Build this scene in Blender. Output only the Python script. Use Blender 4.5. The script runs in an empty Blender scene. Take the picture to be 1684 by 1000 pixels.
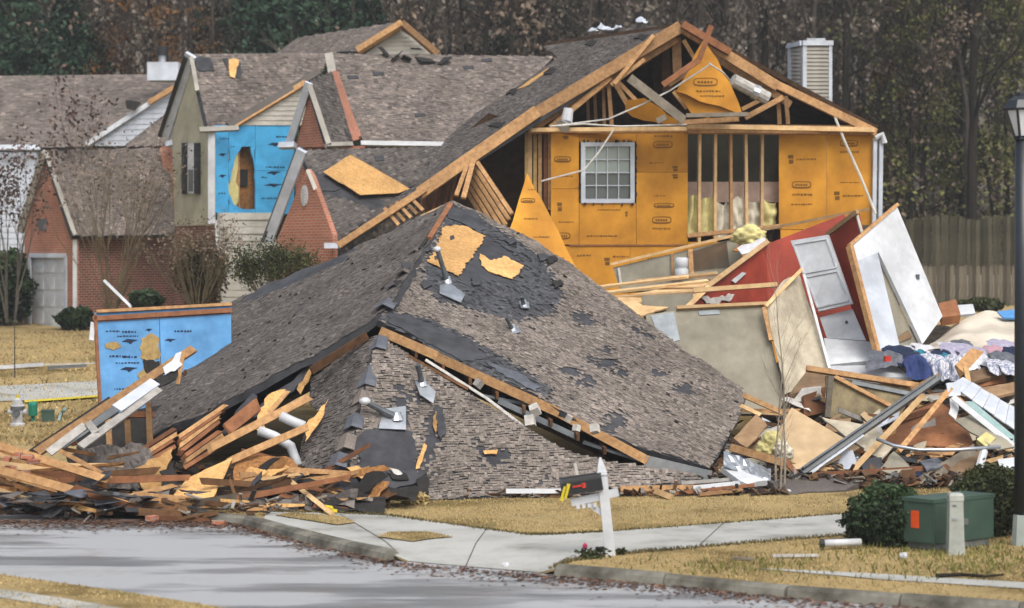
import bpy, math, random
from mathutils import Vector as V, noise, Matrix
random.seed(7)
R = random.random
U = random.uniform
S = bpy.context.scene
COL = S.collection

# ------------------------------------------------------------------ camera, world, sun, exposure
CAMZ = 4.0
FPX = 3600.0
HOR = 432.0
cam_d = bpy.data.cameras.new('camera')
cam = bpy.data.objects.new('camera', cam_d)
COL.objects.link(cam)
S.camera = cam
cam.location = (0, 0, CAMZ)
cam.rotation_euler = (math.radians(90), 0, 0)
cam_d.sensor_width = 36.0
cam_d.lens = FPX / 1684 * 36.0
cam_d.shift_y = -(500 - HOR) / 1684
cam_d.clip_end = 2000
cam_d.dof.use_dof = True
cam_d.dof.focus_distance = 40.0
cam_d.dof.aperture_fstop = 1.15

world = bpy.data.worlds.new('World')
S.world = world
world.use_nodes = True
wn = world.node_tree.nodes
wl = world.node_tree.links
wn.clear()
sky = wn.new('ShaderNodeTexSky')
sky.sky_type = 'NISHITA'
sky.sun_disc = False
sky.sun_elevation = math.radians(54)
sky.sun_rotation = math.radians(158)
sky.air_density = 1.0
sky.dust_density = 5.0
hsv = wn.new('ShaderNodeHueSaturation')
hsv.inputs['Saturation'].default_value = 0.5
bg = wn.new('ShaderNodeBackground')
bg.inputs['Strength'].default_value = 0.15
wo = wn.new('ShaderNodeOutputWorld')
wl.new(sky.outputs[0], hsv.inputs['Color'])
wl.new(hsv.outputs[0], bg.inputs['Color'])
wl.new(bg.outputs[0], wo.inputs['Surface'])
sun_d = bpy.data.lights.new('sun', 'SUN')
sun_d.energy = .9
sun_d.angle = math.radians(35)
sun_d.color = (1.0, 0.97, 0.92)
sun = bpy.data.objects.new('sun', sun_d)
COL.objects.link(sun)
sun.rotation_euler = (math.radians(36), 0, math.radians(22))
sun.location = (0, 20, 40)
S.render.engine = 'CYCLES'
S.view_settings.view_transform = 'Standard'
S.view_settings.look = 'None'
S.view_settings.gamma = 1
S.view_settings.exposure = 0.6
S.view_settings.use_curve_mapping = False


# ------------------------------------------------------------------ ground heights and pixel helpers
def rise(y):
    if y < 33: return 0.0
    if y < 37: return 0.06 * (y - 33) ** 2 / 8
    z = 0.12 + 0.06 * (y - 37)
    if y <= 75: return z
    z = 0.12 + 0.06 * 38
    if y < 85: return z + (y - 75) * 0.105
    return z + 1.05 + (y - 85) * 0.20 if y < 250 else z + 1.05 + 33

def gz(x, y):
    return 0.12 + rise(y)

def P(px, py, y):
    return V(((px - 842) / FPX * y, y, CAMZ - (py - HOR) / FPX * y))

def G(px, py, dz=0.0):
    y = 18.0
    while y < 240:
        p = P(px, py, y)
        if p.z <= gz(p.x, y): break
        y += 0.05
    p.z = gz(p.x, y) + dz
    return p

class Plane:
    def __init__(s, a, b, c):
        s.o = a
        s.n = (b - a).cross(c - a).normalized()
        if s.n.y > 0: s.n = -s.n
    def at(s, px, py):
        d = V(((px - 842) / FPX, 1, -(py - HOR) / FPX))
        o = V((0, 0, CAMZ))
        t = (s.o - o).dot(s.n) / d.dot(s.n)
        return o + d * t
    def pts(s, l):
        return [s.at(*q) for q in l]

def poly(l):
    a = [P(*q) for q in l[:3]]
    pl = Plane(*a)
    return a + [pl.at(q[0], q[1]) for q in l[3:]]

def rag(pts, step=0.12, amp=0.05, keep=()):
    n = (pts[1] - pts[0]).cross(pts[2] - pts[0]).normalized()
    out = []
    for i, a in enumerate(pts):
        b = pts[(i + 1) % len(pts)]
        out.append(a)
        if i in keep: continue
        k = int((b - a).length / step)
        t = n.cross((b - a).normalized())
        for j in range(1, k):
            out.append(a.lerp(b, (j + U(-.3, .3)) / k) + t * U(-amp, amp))
    return out

def in_poly(x, y, pts):
    r = False; n = len(pts)
    for i in range(n):
        a, c = pts[i], pts[(i + 1) % n]
        if (a[1] > y) != (c[1] > y) and x < (c[0] - a[0]) * (y - a[1]) / (c[1] - a[1]) + a[0]: r = not r
    return r

# ------------------------------------------------------------------ mesh builder
class MB:
    def __init__(s):
        s.v = []; s.f = []; s.t = []
    def add(s, vs, fs, t=0.5):
        o = len(s.v)
        s.v += [tuple(p) for p in vs]
        for f in fs:
            s.f.append(tuple(i + o for i in f)); s.t.append(t)
        return s
    def slab(s, pts, th, t=0.5):
        # front face given; extruded away from the viewer side
        n = V((0, 0, 0))
        for i in range(len(pts)):
            a, b = pts[i], pts[(i + 1) % len(pts)]
            n += V(((a.y - b.y) * (a.z + b.z), (a.z - b.z) * (a.x + b.x), (a.x - b.x) * (a.y + b.y)))
        n.normalize()
        if n.dot(V((0, 0, CAMZ)) - pts[0]) < 0:
            n = -n; pts = list(reversed(pts))
        k = len(pts)
        vs = list(pts) + [p - n * th for p in pts]
        fs = [tuple(range(k)), tuple(range(2 * k - 1, k - 1, -1))]
        fs += [((i + 1) % k, i, k + i, k + (i + 1) % k) for i in range(k)]
        return s.add(vs, fs, t)
    def bar(s, p, q, w, h, up=V((0, -1, 0.3)), t=0.5, taper=1.0, jag=0.0):
        d = (q - p).normalized()
        a = d.cross(up).normalized()
        b = a.cross(d).normalized()
        vs = []
        for c, k in ((p, 1), (q, taper)):
            for i, j in ((-1, -1), (1, -1), (1, 1), (-1, 1)):
                vs.append(c + a * (w / 2 * i * k) + b * (h / 2 * j * k) + d * (U(-jag, jag) if jag else 0))
        return s.add(vs, [(3, 2, 1, 0), (4, 5, 6, 7), (0, 1, 5, 4), (1, 2, 6, 5), (2, 3, 7, 6), (3, 0, 4, 7)], t)
    def box(s, c, sx, sy, sz, rz=0.0, rx=0.0, ry=0.0, t=0.5):
        m = Matrix.Rotation(rz, 3, 'Z') @ Matrix.Rotation(ry, 3, 'Y') @ Matrix.Rotation(rx, 3, 'X')
        vs = [V(c) + m @ V((sx / 2 * i, sy / 2 * j, sz / 2 * k)) for k in (-1, 1) for i, j in ((-1, -1), (1, -1), (1, 1), (-1, 1))]
        return s.add(vs, [(3, 2, 1, 0), (4, 5, 6, 7), (0, 1, 5, 4), (1, 2, 6, 5), (2, 3, 7, 6), (3, 0, 4, 7)], t)
    def tube(s, pts, rad, n=8, t=0.5, cap=True):
        if not isinstance(rad, (list, tuple)): rad = [rad] * len(pts)
        rings = []
        for i, p in enumerate(pts):
            d = (pts[min(i + 1, len(pts) - 1)] - pts[max(i - 1, 0)]).normalized()
            up = V((0, 0, 1)) if abs(d.z) < .9 else V((1, 0, 0))
            a = d.cross(up).normalized(); b = d.cross(a).normalized()
            rings.append([p + (a * math.cos(k * 2 * math.pi / n) + b * math.sin(k * 2 * math.pi / n)) * rad[i] for k in range(n)])
        vs = [q for r in rings for q in r]
        fs = []
        for i in range(len(pts) - 1):
            for k in range(n):
                fs.append((i * n + k, i * n + (k + 1) % n, (i + 1) * n + (k + 1) % n, (i + 1) * n + k))
        if cap:
            fs.append(tuple(range(n - 1, -1, -1))); fs.append(tuple(range((len(pts) - 1) * n, len(pts) * n)))
        return s.add(vs, fs, t)
    def lathe(s, base, prof, n=16, t=0.5, sq=False):
        off = math.pi / 4 if sq else 0
        m = 4 if sq else n
        vs = [V(base) + V((r * math.cos(k * 2 * math.pi / m + off), r * math.sin(k * 2 * math.pi / m + off), z)) for r, z in prof for k in range(m)]
        fs = []
        for i in range(len(prof) - 1):
            for k in range(m):
                fs.append((i * m + k, i * m + (k + 1) % m, (i + 1) * m + (k + 1) % m, (i + 1) * m + k))
        fs.append(tuple(range(m - 1, -1, -1))); fs.append(tuple(range((len(prof) - 1) * m, len(prof) * m)))
        return s.add(vs, fs, t)
    def blob(s, c, rx, ry, rz, fold=0.35, freq=2.2, seed=0, nu=16, nv=10, t=0.5, rot=0.0):
        vs = []
        for j in range(nv + 1):
            th = math.pi * j / nv
            for i in range(nu):
                ph = 2 * math.pi * i / nu
                d = V((math.sin(th) * math.cos(ph), math.sin(th) * math.sin(ph), math.cos(th)))
                k = 1 + fold * noise.noise(d * freq + V((seed * 3.1, seed * 1.7, 0))) + fold * .5 * abs(noise.noise(d * freq * 2.5 + V((seed, 9, 2))))
                p = V((d.x * rx * k, d.y * ry * k, d.z * rz * k))
                p.rotate(Matrix.Rotation(rot, 3, 'Z'))
                vs.append(V(c) + p)
        fs = []
        for j in range(nv):
            for i in range(nu):
                fs.append((j * nu + i, (j + 1) * nu + i, (j + 1) * nu + (i + 1) % nu, j * nu + (i + 1) % nu))
        return s.add(vs, fs, t)
    def build(s, name, mat, parent=None, label=None, cat=None, group=None, kind=None, uv=True, smooth=False):
        me = bpy.data.meshes.new(name)
        xs = [p[0] for p in s.v]; ys = [p[1] for p in s.v]; zs = [p[2] for p in s.v]
        o = V(((min(xs) + max(xs)) / 2, (min(ys) + max(ys)) / 2, min(zs)))
        me.from_pydata([(p[0] - o.x, p[1] - o.y, p[2] - o.z) for p in s.v], [], s.f)
        at = me.attributes.new('tint', 'FLOAT', 'FACE')
        at.data.foreach_set('value', s.t)
        if uv:
            ul = me.uv_layers.new(name='UVMap')
            for pg in me.polygons:
                n = pg.normal
                if abs(n.z) > .95: a, b = V((1, 0, 0)), V((0, 1, 0))
                else:
                    a = V((-n.y, n.x, 0)).normalized(); b = n.cross(a)
                for li in pg.loop_indices:
                    c = me.vertices[me.loops[li].vertex_index].co + o
                    ul.data[li].uv = (c.dot(a), c.dot(b))
        if smooth:
            me.polygons.foreach_set('use_smooth', [True] * len(me.polygons))
        me.materials.append(M[mat])
        ob = bpy.data.objects.new(name, me)
        COL.objects.link(ob)
        if parent is not None:
            ob.parent = parent
            w = V(parent.location); q = parent.parent
            while q is not None:
                w += q.location; q = q.parent
            ob.location = o - w
        else:
            ob.location = o
        tag(ob, label, cat, group, kind)
        return ob

def tag(o, label=None, cat=None, group=None, kind=None):
    if label: o['label'] = label
    if cat: o['category'] = cat
    if group: o['group'] = group
    if kind: o['kind'] = kind

def thing(name, label, cat, loc, group=None):
    e = bpy.data.objects.new(name, None)
    e.empty_display_size = .3
    COL.objects.link(e)
    e.location = loc
    tag(e, label, cat, group)
    return e

# ------------------------------------------------------------------ materials
M = {}
def mat(name, c1, c2=None, rough=0.8, scale=6.0, bump=0.0, spec=0.3, tint=None, stretch=None, metal=0.0, coord='Object', kind='noise', contrast=(0.35, 0.65)):
    m = bpy.data.materials.new(name)
    m.use_nodes = True
    nt = m.node_tree; N = nt.nodes; L = nt.links
    b = N['Principled BSDF']
    b.inputs['Roughness'].default_value = rough
    b.inputs['Metallic'].default_value = metal
    b.inputs['Specular IOR Level'].default_value = spec
    c2 = c2 or tuple(x * .75 for x in c1)
    tc = N.new('ShaderNodeTexCoord')
    vec = tc.outputs[coord]
    if stretch:
        mp = N.new('ShaderNodeMapping'); mp.inputs['Scale'].default_value = stretch
        L.new(vec, mp.inputs['Vector']); vec = mp.outputs[0]
    if kind == 'flake':
        tx = N.new('ShaderNodeTexVoronoi'); tx.inputs['Scale'].default_value = scale
        L.new(vec, tx.inputs['Vector'])
        sp = N.new('ShaderNodeSeparateColor'); L.new(tx.outputs['Color'], sp.inputs[0])
        fac = sp.outputs[0]
    elif kind == 'brick':
        tx = N.new('ShaderNodeTexBrick'); tx.inputs['Scale'].default_value = 1.0
        tx.inputs['Brick Width'].default_value = .21; tx.inputs['Row Height'].default_value = .075
        tx.inputs['Mortar Size'].default_value = .008; tx.inputs['Bias'].default_value = 0
        tx.inputs['Color1'].default_value = (*c1, 1); tx.inputs['Color2'].default_value = (*c2, 1)
        tx.inputs['Mortar'].default_value = (.38, .30, .24, 1)
        L.new(tc.outputs['UV'], tx.inputs['Vector'])
        fac = None
    else:
        tx = N.new('ShaderNodeTexNoise'); tx.inputs['Scale'].default_value = scale
        tx.inputs['Detail'].default_value = 6; tx.inputs['Roughness'].default_value = .65
        L.new(vec, tx.inputs['Vector'])
        fac = tx.outputs['Fac']
    if fac is not None:
        rp = N.new('ShaderNodeValToRGB')
        rp.color_ramp.elements[0].position = contrast[0]; rp.color_ramp.elements[1].position = contrast[1]
        rp.color_ramp.elements[0].color = (*c2, 1); rp.color_ramp.elements[1].color = (*c1, 1)
        L.new(fac, rp.inputs[0]); col = rp.outputs[0]
    else:
        col = tx.outputs['Color']
    # broad dirt variation
    dn = N.new('ShaderNodeTexNoise'); dn.inputs['Scale'].default_value = .9; dn.inputs['Detail'].default_value = 4
    L.new(tc.outputs['Object'], dn.inputs['Vector'])
    mr = N.new('ShaderNodeMapRange'); mr.inputs['From Min'].default_value = .3; mr.inputs['From Max'].default_value = .7
    mr.inputs['To Min'].default_value = .68; mr.inputs['To Max'].default_value = 1.1
    L.new(dn.outputs['Fac'], mr.inputs['Value'])
    mx = N.new('ShaderNodeMix'); mx.data_type = 'RGBA'; mx.blend_type = 'MULTIPLY'; mx.inputs['Factor'].default_value = 1
    L.new(col, mx.inputs[6]); L.new(mr.outputs[0], mx.inputs[7]); col = mx.outputs[2]
    if tint:
        an = N.new('ShaderNodeAttribute'); an.attribute_name = 'tint'
        r2 = N.new('ShaderNodeValToRGB')
        cr = r2.color_ramp
        while len(cr.elements) < len(tint): cr.elements.new(.5)
        for i, c in enumerate(tint):
            cr.elements[i].position = i / (len(tint) - 1); cr.elements[i].color = (*c, 1)
        L.new(an.outputs['Fac'], r2.inputs[0])
        m2 = N.new('ShaderNodeMix'); m2.data_type = 'RGBA'; m2.blend_type = 'MULTIPLY'; m2.inputs['Factor'].default_value = 1
        L.new(col, m2.inputs[6]); L.new(r2.outputs[0], m2.inputs[7]); col = m2.outputs[2]
    if name.startswith(('lumber', 'zip', 'osb', 'attic', 'brown', 'cardboard', 'white_dirty', 'fence', 'beige')):
        oi = N.new('ShaderNodeObjectInfo'); r3 = N.new('ShaderNodeValToRGB')
        r3.color_ramp.elements[0].color = (.46, .44, .43, 1); r3.color_ramp.elements[1].color = (1.12, 1.1, 1.08, 1)
        r3.color_ramp.elements.new(.4).color = (1, .98, .96, 1)
        L.new(oi.outputs['Random'], r3.inputs[0])
        m3 = N.new('ShaderNodeMix'); m3.data_type = 'RGBA'; m3.blend_type = 'MULTIPLY'; m3.inputs['Factor'].default_value = .3 if name.startswith(('beige', 'fence', 'zip')) else 1
        L.new(col, m3.inputs[6]); L.new(r3.outputs[0], m3.inputs[7]); col = m3.outputs[2]
    L.new(col, b.inputs['Base Color'])
    if bump:
        bp = N.new('ShaderNodeBump'); bp.inputs['Strength'].default_value = bump; bp.inputs['Distance'].default_value = .02
        L.new(tx.outputs[0] if kind != 'brick' else tx.outputs['Color'], bp.inputs['Height']); L.new(bp.outputs[0], b.inputs['Normal'])
    M[name] = m
    return m

GREY3 = ((.45, .45, .45), (1, 1, 1), (1.7, 1.68, 1.65))
mat('shingle', (.265, .23, .202), (.148, .128, .112), .95, 42, .2, .1, tint=((.5, .5, .5), (.88, .87, .86), (1.05, 1.04, 1.03), (1.45, 1.43, 1.4)))
mat('shingle_grey_shade', (.158, .141, .129), (.098, .087, .08), .95, 30, .4, .15, tint=((.42, .42, .43), (.86, .85, .84), (1.06, 1.05, 1.04), (1.65, 1.63, 1.6)))  # grey roofing; also a darker copy painting shade on the collapsed left-facing slopes
mat('shingle_far', (.215, .185, .165), (.14, .12, .108), .95, 14, .3, .15, tint=((.55, .54, .54), (.9, .88, .87), (1.1, 1.08, 1.05), (1.7, 1.65, 1.6)))
mat('felt', (.062, .064, .072), (.035, .036, .041), .8, 4, .2, .3)
mat('cap', (.12, .13, .155), (.075, .08, .095), .7, 8, .2, .4)
mat('osb', (.76, .47, .19), (.54, .305, .11), .85, 26, .15, .2, kind='flake', contrast=(0, 1))
mat('osb_brown', (.43, .215, .075), (.24, .11, .04), .85, 22, .15, .2, kind='flake', contrast=(0, 1))
mat('zip', (.63, .295, .028), (.46, .195, .018), .7, 1.1, .05, .25)
mat('zip_dark', (.46, .22, .05), (.33, .15, .03), .8, 5, .1, .25)
mat('zip_print', (.13, .06, .012), (.22, .10, .015), .8, 30)
mat('lumber', (.55, .33, .15), (.33, .18, .08), .8, 5, .1, .25, stretch=(2, 2, 2))
mat('lumber_pale', (.72, .51, .27), (.53, .34, .16), .8, 5, .1, .25)
mat('lumber_red', (.31, .135, .06), (.18, .075, .035), .8, 5, .1, .25)
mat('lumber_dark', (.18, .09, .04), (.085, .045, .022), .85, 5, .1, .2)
mat('lumber_grey', (.24, .21, .165), (.15, .13, .10), .85, 5, .1, .2)
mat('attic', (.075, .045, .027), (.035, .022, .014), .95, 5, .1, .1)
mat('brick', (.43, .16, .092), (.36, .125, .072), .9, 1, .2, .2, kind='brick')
mat('brick_dark_shade', (.20, .062, .042), (.13, .045, .034), .9, 1, .2, .2, kind='brick')
mat('white', (.64, .66, .68), (.54, .56, .58), .5, 5, .02, .4)
mat('white_dirty', (.62, .61, .58), (.42, .41, .38), .7, 7, .05, .3)
mat('whiteblue', (.58, .62, .68), (.47, .51, .57), .6, 3, .02, .35)
mat('siding', (.62, .60, .53), (.50, .48, .42), .6, 3, .02, .35)
mat('siding_tan', (.40, .375, .325), (.31, .29, .25), .6, 3, .02, .35)
mat('tan', (.45, .425, .31), (.37, .35, .25), .75, 3, .02, .3)
mat('beige', (.31, .29, .225), (.235, .215, .165), .85, 2.5, .05, .2)
mat('beige_light', (.56, .50, .385), (.40, .35, .26), .85, 4, .1, .2)
mat('olive', (.33, .27, .15), (.12, .095, .06), .85, 2.2, .1, .2)
mat('cardboard', (.55, .41, .25), (.47, .34, .20), .85, 4, .03, .2)
mat('brownboard', (.33, .145, .06), (.21, .085, .035), .7, 5, .05, .3)
mat('brown2', (.38, .25, .14), (.27, .17, .09), .8, 5, .05, .3)
mat('red', (.34, .05, .027), (.26, .038, .021), .7, 3, .03, .3)
mat('bluewrap', (.085, .47, .84), (.065, .37, .70), .6, 3, .03, .3)
mat('bluewrap2', (.12, .34, .64), (.075, .25, .50), .6, 3, .03, .3)
mat('navy', (.012, .025, .07), (.008, .015, .04), .8, 8)
mat('black', (.012, .013, .014), (.02, .02, .021), .55, 8, .02, .4)
mat('black_and_shade', (.02, .019, .018), (.035, .032, .03), .9, 8, .02, .2)  # near-black for tar paper and dark things, also painted shade in hollows
mat('lampblack', (.010, .014, .02), (.016, .021, .028), .4, 8, .02, .5)
mat('metal', (.55, .58, .61), (.36, .39, .42), .38, 3, .05, .5, metal=.75)
mat('metal_dark', (.13, .145, .155), (.08, .09, .10), .5, 4, .05, .5, metal=.3)
mat('gutter', (.16, .175, .18), (.11, .12, .125), .45, 4, .03, .5)
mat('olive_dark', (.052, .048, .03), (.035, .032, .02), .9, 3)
mat('pinkboard', (.52, .38, .30), (.42, .30, .23), .85, 5)
mat('insul', (.72, .65, .30), (.56, .50, .22), .95, 7, .5, .1)
mat('insul_white', (.76, .72, .60), (.58, .54, .42), .95, 7, .5, .1)
mat('insul_tan', (.46, .33, .14), (.30, .20, .08), .95, 9, .5, .1)
mat('yellow', (.70, .56, .03), (.60, .46, .02), .6, 8)
mat('redpaint', (.62, .05, .03), (.5, .04, .025), .5, 8)
mat('orange_sign', (.80, .10, .015), (.7, .08, .012), .5, 8)
mat('pinkred', (.55, .03, .12), (.4, .02, .08), .6, 8)
mat('transformer', (.05, .095, .07), (.038, .075, .055), .5, 3, .02, .4)
mat('pedestal', (.43, .455, .41), (.33, .35, .315), .6, 6, .03, .35)
mat('paleg', (.45, .50, .47), (.37, .42, .39), .6, 5, .03, .35)
mat('tealpaint', (.03, .25, .16), (.02, .18, .12), .5, 6)
mat('tealpale', (.30, .44, .43), (.2, .32, .32), .5, 6)
mat('hydrant', (.55, .55, .55), (.35, .35, .36), .5, 6)
mat('bark', (.115, .1, .085), (.065, .055, .045), .95, 8, .4, .1)
mat('bark_dark', (.03, .025, .02), (.018, .015, .012), .95, 8, .4, .1)
mat('bark_pale', (.38, .33, .26), (.25, .21, .165), .95, 8, .3, .1)
T3 = ((.62, .62, .62), (1, 1, 1), (1.35, 1.32, 1.3))
mat('leaf_brown', (.235, .18, .135), (.165, .125, .093), .9, 1, 0, .1, tint=T3)
mat('leaf_grey', (.225, .195, .16), (.16, .137, .112), .9, 1, 0, .1, tint=T3)
mat('leaf_orange', (.27, .14, .055), (.18, .09, .035), .9, 1, 0, .1, tint=T3)
mat('leaf_olive', (.20, .205, .07), (.14, .145, .05), .9, 1, 0, .1, tint=T3)
mat('leaf_pine', (.055, .10, .062), (.035, .065, .042), .9, 1, 0, .1, tint=T3)
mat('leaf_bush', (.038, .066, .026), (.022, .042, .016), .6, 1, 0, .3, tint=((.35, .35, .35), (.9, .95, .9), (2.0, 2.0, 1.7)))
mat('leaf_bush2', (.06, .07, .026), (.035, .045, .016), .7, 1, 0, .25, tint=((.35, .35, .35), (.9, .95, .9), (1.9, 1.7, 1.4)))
mat('leaf_scrub', (.135, .115, .055), (.085, .072, .034), .9, 1, 0, .1, tint=T3)
mat('leaf_dead', (.15, .095, .07), (.10, .06, .045), .9, 1, 0, .1, tint=((.5, .45, .45), (1, 1, 1), (1.9, 1.6, 1.3)))
mat('leaf_purple', (.13, .085, .072), (.085, .056, .05), .9, 1, 0, .1, tint=T3)
mat('twig', (.16, .125, .075), (.10, .078, .048), .9, 5, 0, .1)
mat('litter', (.055, .04, .027), (.03, .022, .015), 1, 1.5, .3, .1)
mat('blade', (.45, .345, .165), (.35, .26, .115), .9, .6, 0, .15, tint=((.6, .6, .55), (1, 1, 1), (1.35, 1.32, 1.3)))
mat('blade_green', (.20, .19, .055), (.12, .13, .035), .9, .6, 0, .15, tint=((.6, .6, .55), (1, 1, 1), (1.35, 1.32, 1.3)))
mat('blade_dark', (.17, .135, .06), (.10, .085, .035), .9, .6, 0, .15, tint=((.6, .6, .55), (1, 1, 1), (1.35, 1.32, 1.3)))
mat('kerbstone', (.21, .2, .165), (.06, .056, .043), .9, 2.2, .3, .2)
mat('concrete', (.53, .51, .455), (.40, .385, .34), .85, 1.6, .1, .25)
mat('fence', (.16, .14, .105), (.09, .078, .058), .95, 6, .2, .1, tint=((.6, .6, .6), (1, 1, 1), (1.4, 1.4, 1.4)), stretch=(3, 3, .4))
mat('fence_dark', (.085, .076, .05), (.05, .045, .03), .95, 6, .2, .1, tint=((.6, .6, .6), (1, 1, 1), (1.4, 1.4, 1.4)), stretch=(3, 3, .4))
mat('rubble', (.8, .8, .8), (.55, .55, .55), .9, 8, .1, .2, tint=((.025, .023, .022), (.06, .05, .045), (.26, .14, .06), (.10, .06, .035), (.16, .08, .04), (.05, .046, .046), (.42, .40, .36), (.36, .28, .19)))
mat('mound', (.05, .04, .03), (.02, .017, .014), .95, 4, .5, .1)  # near-black colour paints the shaded gaps of the debris; also driveway joints
mat('lavender', (.44, .42, .52), (.30, .28, .38), .9, 9, .1)
mat('clothblue', (.035, .055, .17), (.02, .035, .11), .9, 9, .1)
mat('clothteal', (.03, .22, .30), (.02, .16, .22), .9, 9, .1)
mat('clothwhite', (.70, .70, .72), (.52, .52, .56), .9, 9, .1)
mat('clothpink', (.55, .33, .38), (.42, .24, .29), .9, 9, .1)
mat('clothgrey', (.16, .17, .20), (.08, .085, .10), .9, 9, .1)
mat('stripe', (.62, .62, .66), (.22, .25, .34), .9, 18, .1, stretch=(1, 1, .05), contrast=(.46, .54))
mat('wrapgrey', (.36, .40, .42), (.25, .28, .30), .7, 4, .1)
mat('cream', (.62, .56, .46), (.54, .48, .385), .85, 3, .05)
mat('tarp', (.12, .36, .72), (.09, .28, .6), .6, 4, .05)

# glass
def glass():
    m = bpy.data.materials.new('glass'); m.use_nodes = True
    b = m.node_tree.nodes['Principled BSDF']
    b.inputs['Base Color'].default_value = (.09, .105, .10, 1)
    b.inputs['Roughness'].default_value = .06
    b.inputs['Specular IOR Level'].default_value = .8
    M['glass'] = m
    m = m.copy(); m.name = 'glass_reflect'; M['glass_reflect'] = m  # upper panes: pale reflection and blind painted into the glass colour
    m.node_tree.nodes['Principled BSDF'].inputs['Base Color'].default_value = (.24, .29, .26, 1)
    m = bpy.data.materials.new('frost'); m.use_nodes = True
    b = m.node_tree.nodes['Principled BSDF']
    b.inputs['Base Color'].default_value = (.62, .63, .63, 1)
    b.inputs['Roughness'].default_value = .2
    M['frost'] = m
glass()

# lawn: dormant straw grass with green and bare patches
def ground_mats():
    def base(name):
        m = bpy.data.materials.new(name); m.use_nodes = True
        return m, m.node_tree.nodes, m.node_tree.links, m.node_tree.nodes['Principled BSDF']
    def nz(N, L, v, sc, det=6, ro=.6):
        t = N.new('ShaderNodeTexNoise'); t.inputs['Scale'].default_value = sc; t.inputs['Detail'].default_value = det; t.inputs['Roughness'].default_value = ro
        L.new(v, t.inputs['Vector']); return t.outputs['Fac']
    def ramp(N, L, f, st):
        r = N.new('ShaderNodeValToRGB')
        while len(r.color_ramp.elements) < len(st): r.color_ramp.elements.new(.5)
        for e, (p, c) in zip(r.color_ramp.elements, st): e.position = p; e.color = (*c, 1)
        L.new(f, r.inputs[0]); return r.outputs[0]
    def mixc(N, L, f, a, b, bt='MIX'):
        x = N.new('ShaderNodeMix'); x.data_type = 'RGBA'; x.blend_type = bt
        if isinstance(f, float): x.inputs['Factor'].default_value = f
        else: L.new(f, x.inputs['Factor'])
        L.new(a, x.inputs[6]); L.new(b, x.inputs[7]); return x.outputs[2]
    m, N, L, b = base('lawn')
    g = N.new('ShaderNodeNewGeometry').outputs['Position']
    c = ramp(N, L, nz(N, L, g, 40, 8, .8), [(.3, (.21, .155, .07)), (.7, (.45, .34, .165))])
    c2 = ramp(N, L, nz(N, L, g, .55, 5), [(.36, (.5, .48, .40)), (.5, (1, 1, 1)), (.68, (1.12, 1.1, 1.05))])
    c = mixc(N, L, 1.0, c, c2, 'MULTIPLY')
    gm = ramp(N, L, nz(N, L, g, 1.3, 6, .7), [(.56, (0, 0, 0)), (.72, (.55, .55, .55))])
    gc = N.new('ShaderNodeRGB'); gc.outputs[0].default_value = (.13, .14, .04, 1)
    c = mixc(N, L, gm, c, gc.outputs[0])
    # leaf litter under the wood, beyond the back fence
    sx = N.new('ShaderNodeSeparateXYZ'); L.new(g, sx.inputs[0])
    mr = N.new('ShaderNodeMapRange'); mr.inputs['From Min'].default_value = 73; mr.inputs['From Max'].default_value = 80
    L.new(sx.outputs['Y'], mr.inputs['Value'])
    lc = ramp(N, L, nz(N, L, g, 1.5, 8, .75), [(.35, (.14, .122, .10)), (.65, (.27, .23, .185))])
    c = mixc(N, L, mr.outputs[0], c, lc)
    L.new(c, b.inputs['Base Color']); b.inputs['Roughness'].default_value = .95; b.inputs['Specular IOR Level'].default_value = .1
    bp = N.new('ShaderNodeBump'); bp.inputs['Strength'].default_value = .6; bp.inputs['Distance'].default_value = .03
    L.new(nz(N, L, g, 30, 6, .8), bp.inputs['Height']); L.new(bp.outputs[0], b.inputs['Normal'])
    M['lawn'] = m
    m, N, L, b = base('asphalt')
    g = N.new('ShaderNodeNewGeometry').outputs['Position']
    c = ramp(N, L, nz(N, L, g, 120, 4, .8), [(.3, (.226, .232, .238)), (.7, (.36, .368, .374))])
    mp = N.new('ShaderNodeMapping'); mp.inputs['Rotation'].default_value = (0, 0, .62); mp.inputs['Scale'].default_value = (.22, 1.1, 1)
    L.new(g, mp.inputs['Vector'])
    w = nz(N, L, mp.outputs[0], 1.0, 6, .62)
    wm = ramp(N, L, w, [(.485, (1.1, 1.1, 1.1)), (.53, (.72, .72, .72)), (.60, (.46, .46, .46))])
    c = mixc(N, L, 1.0, c, wm, 'MULTIPLY')
    dirt = ramp(N, L, nz(N, L, g, .8, 8, .75), [(.55, (0, 0, 0)), (.75, (.7, .7, .7))])
    dc = N.new('ShaderNodeRGB'); dc.outputs[0].default_value = (.19, .135, .10, 1)
    c = mixc(N, L, dirt, c, dc.outputs[0])
    L.new(c, b.inputs['Base Color'])
    rr = N.new('ShaderNodeMapRange'); rr.inputs['From Min'].default_value = .48; rr.inputs['From Max'].default_value = .62
    rr.inputs['To Min'].default_value = .62; rr.inputs['To Max'].default_value = .42
    L.new(w, rr.inputs['Value']); L.new(rr.outputs[0], b.inputs['Roughness'])
    bp = N.new('ShaderNodeBump'); bp.inputs['Strength'].default_value = .25; bp.inputs['Distance'].default_value = .01
    L.new(nz(N, L, g, 150, 3, .8), bp.inputs['Height']); L.new(bp.outputs[0], b.inputs['Normal'])
    M['asphalt'] = m
    m, N, L, b = base('concrete')
    g = N.new('ShaderNodeNewGeometry').outputs['Position']
    c = ramp(N, L, nz(N, L, g, 60, 5, .8), [(.3, (.30, .30, .28)), (.7, (.43, .43, .405))])
    c2 = ramp(N, L, nz(N, L, g, .7, 7, .68), [(.36, (.56, .55, .51)), (.46, (.88, .88, .86)), (.58, (1.06, 1.06, 1.06))])
    c = mixc(N, L, 1.0, c, c2, 'MULTIPLY')
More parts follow.
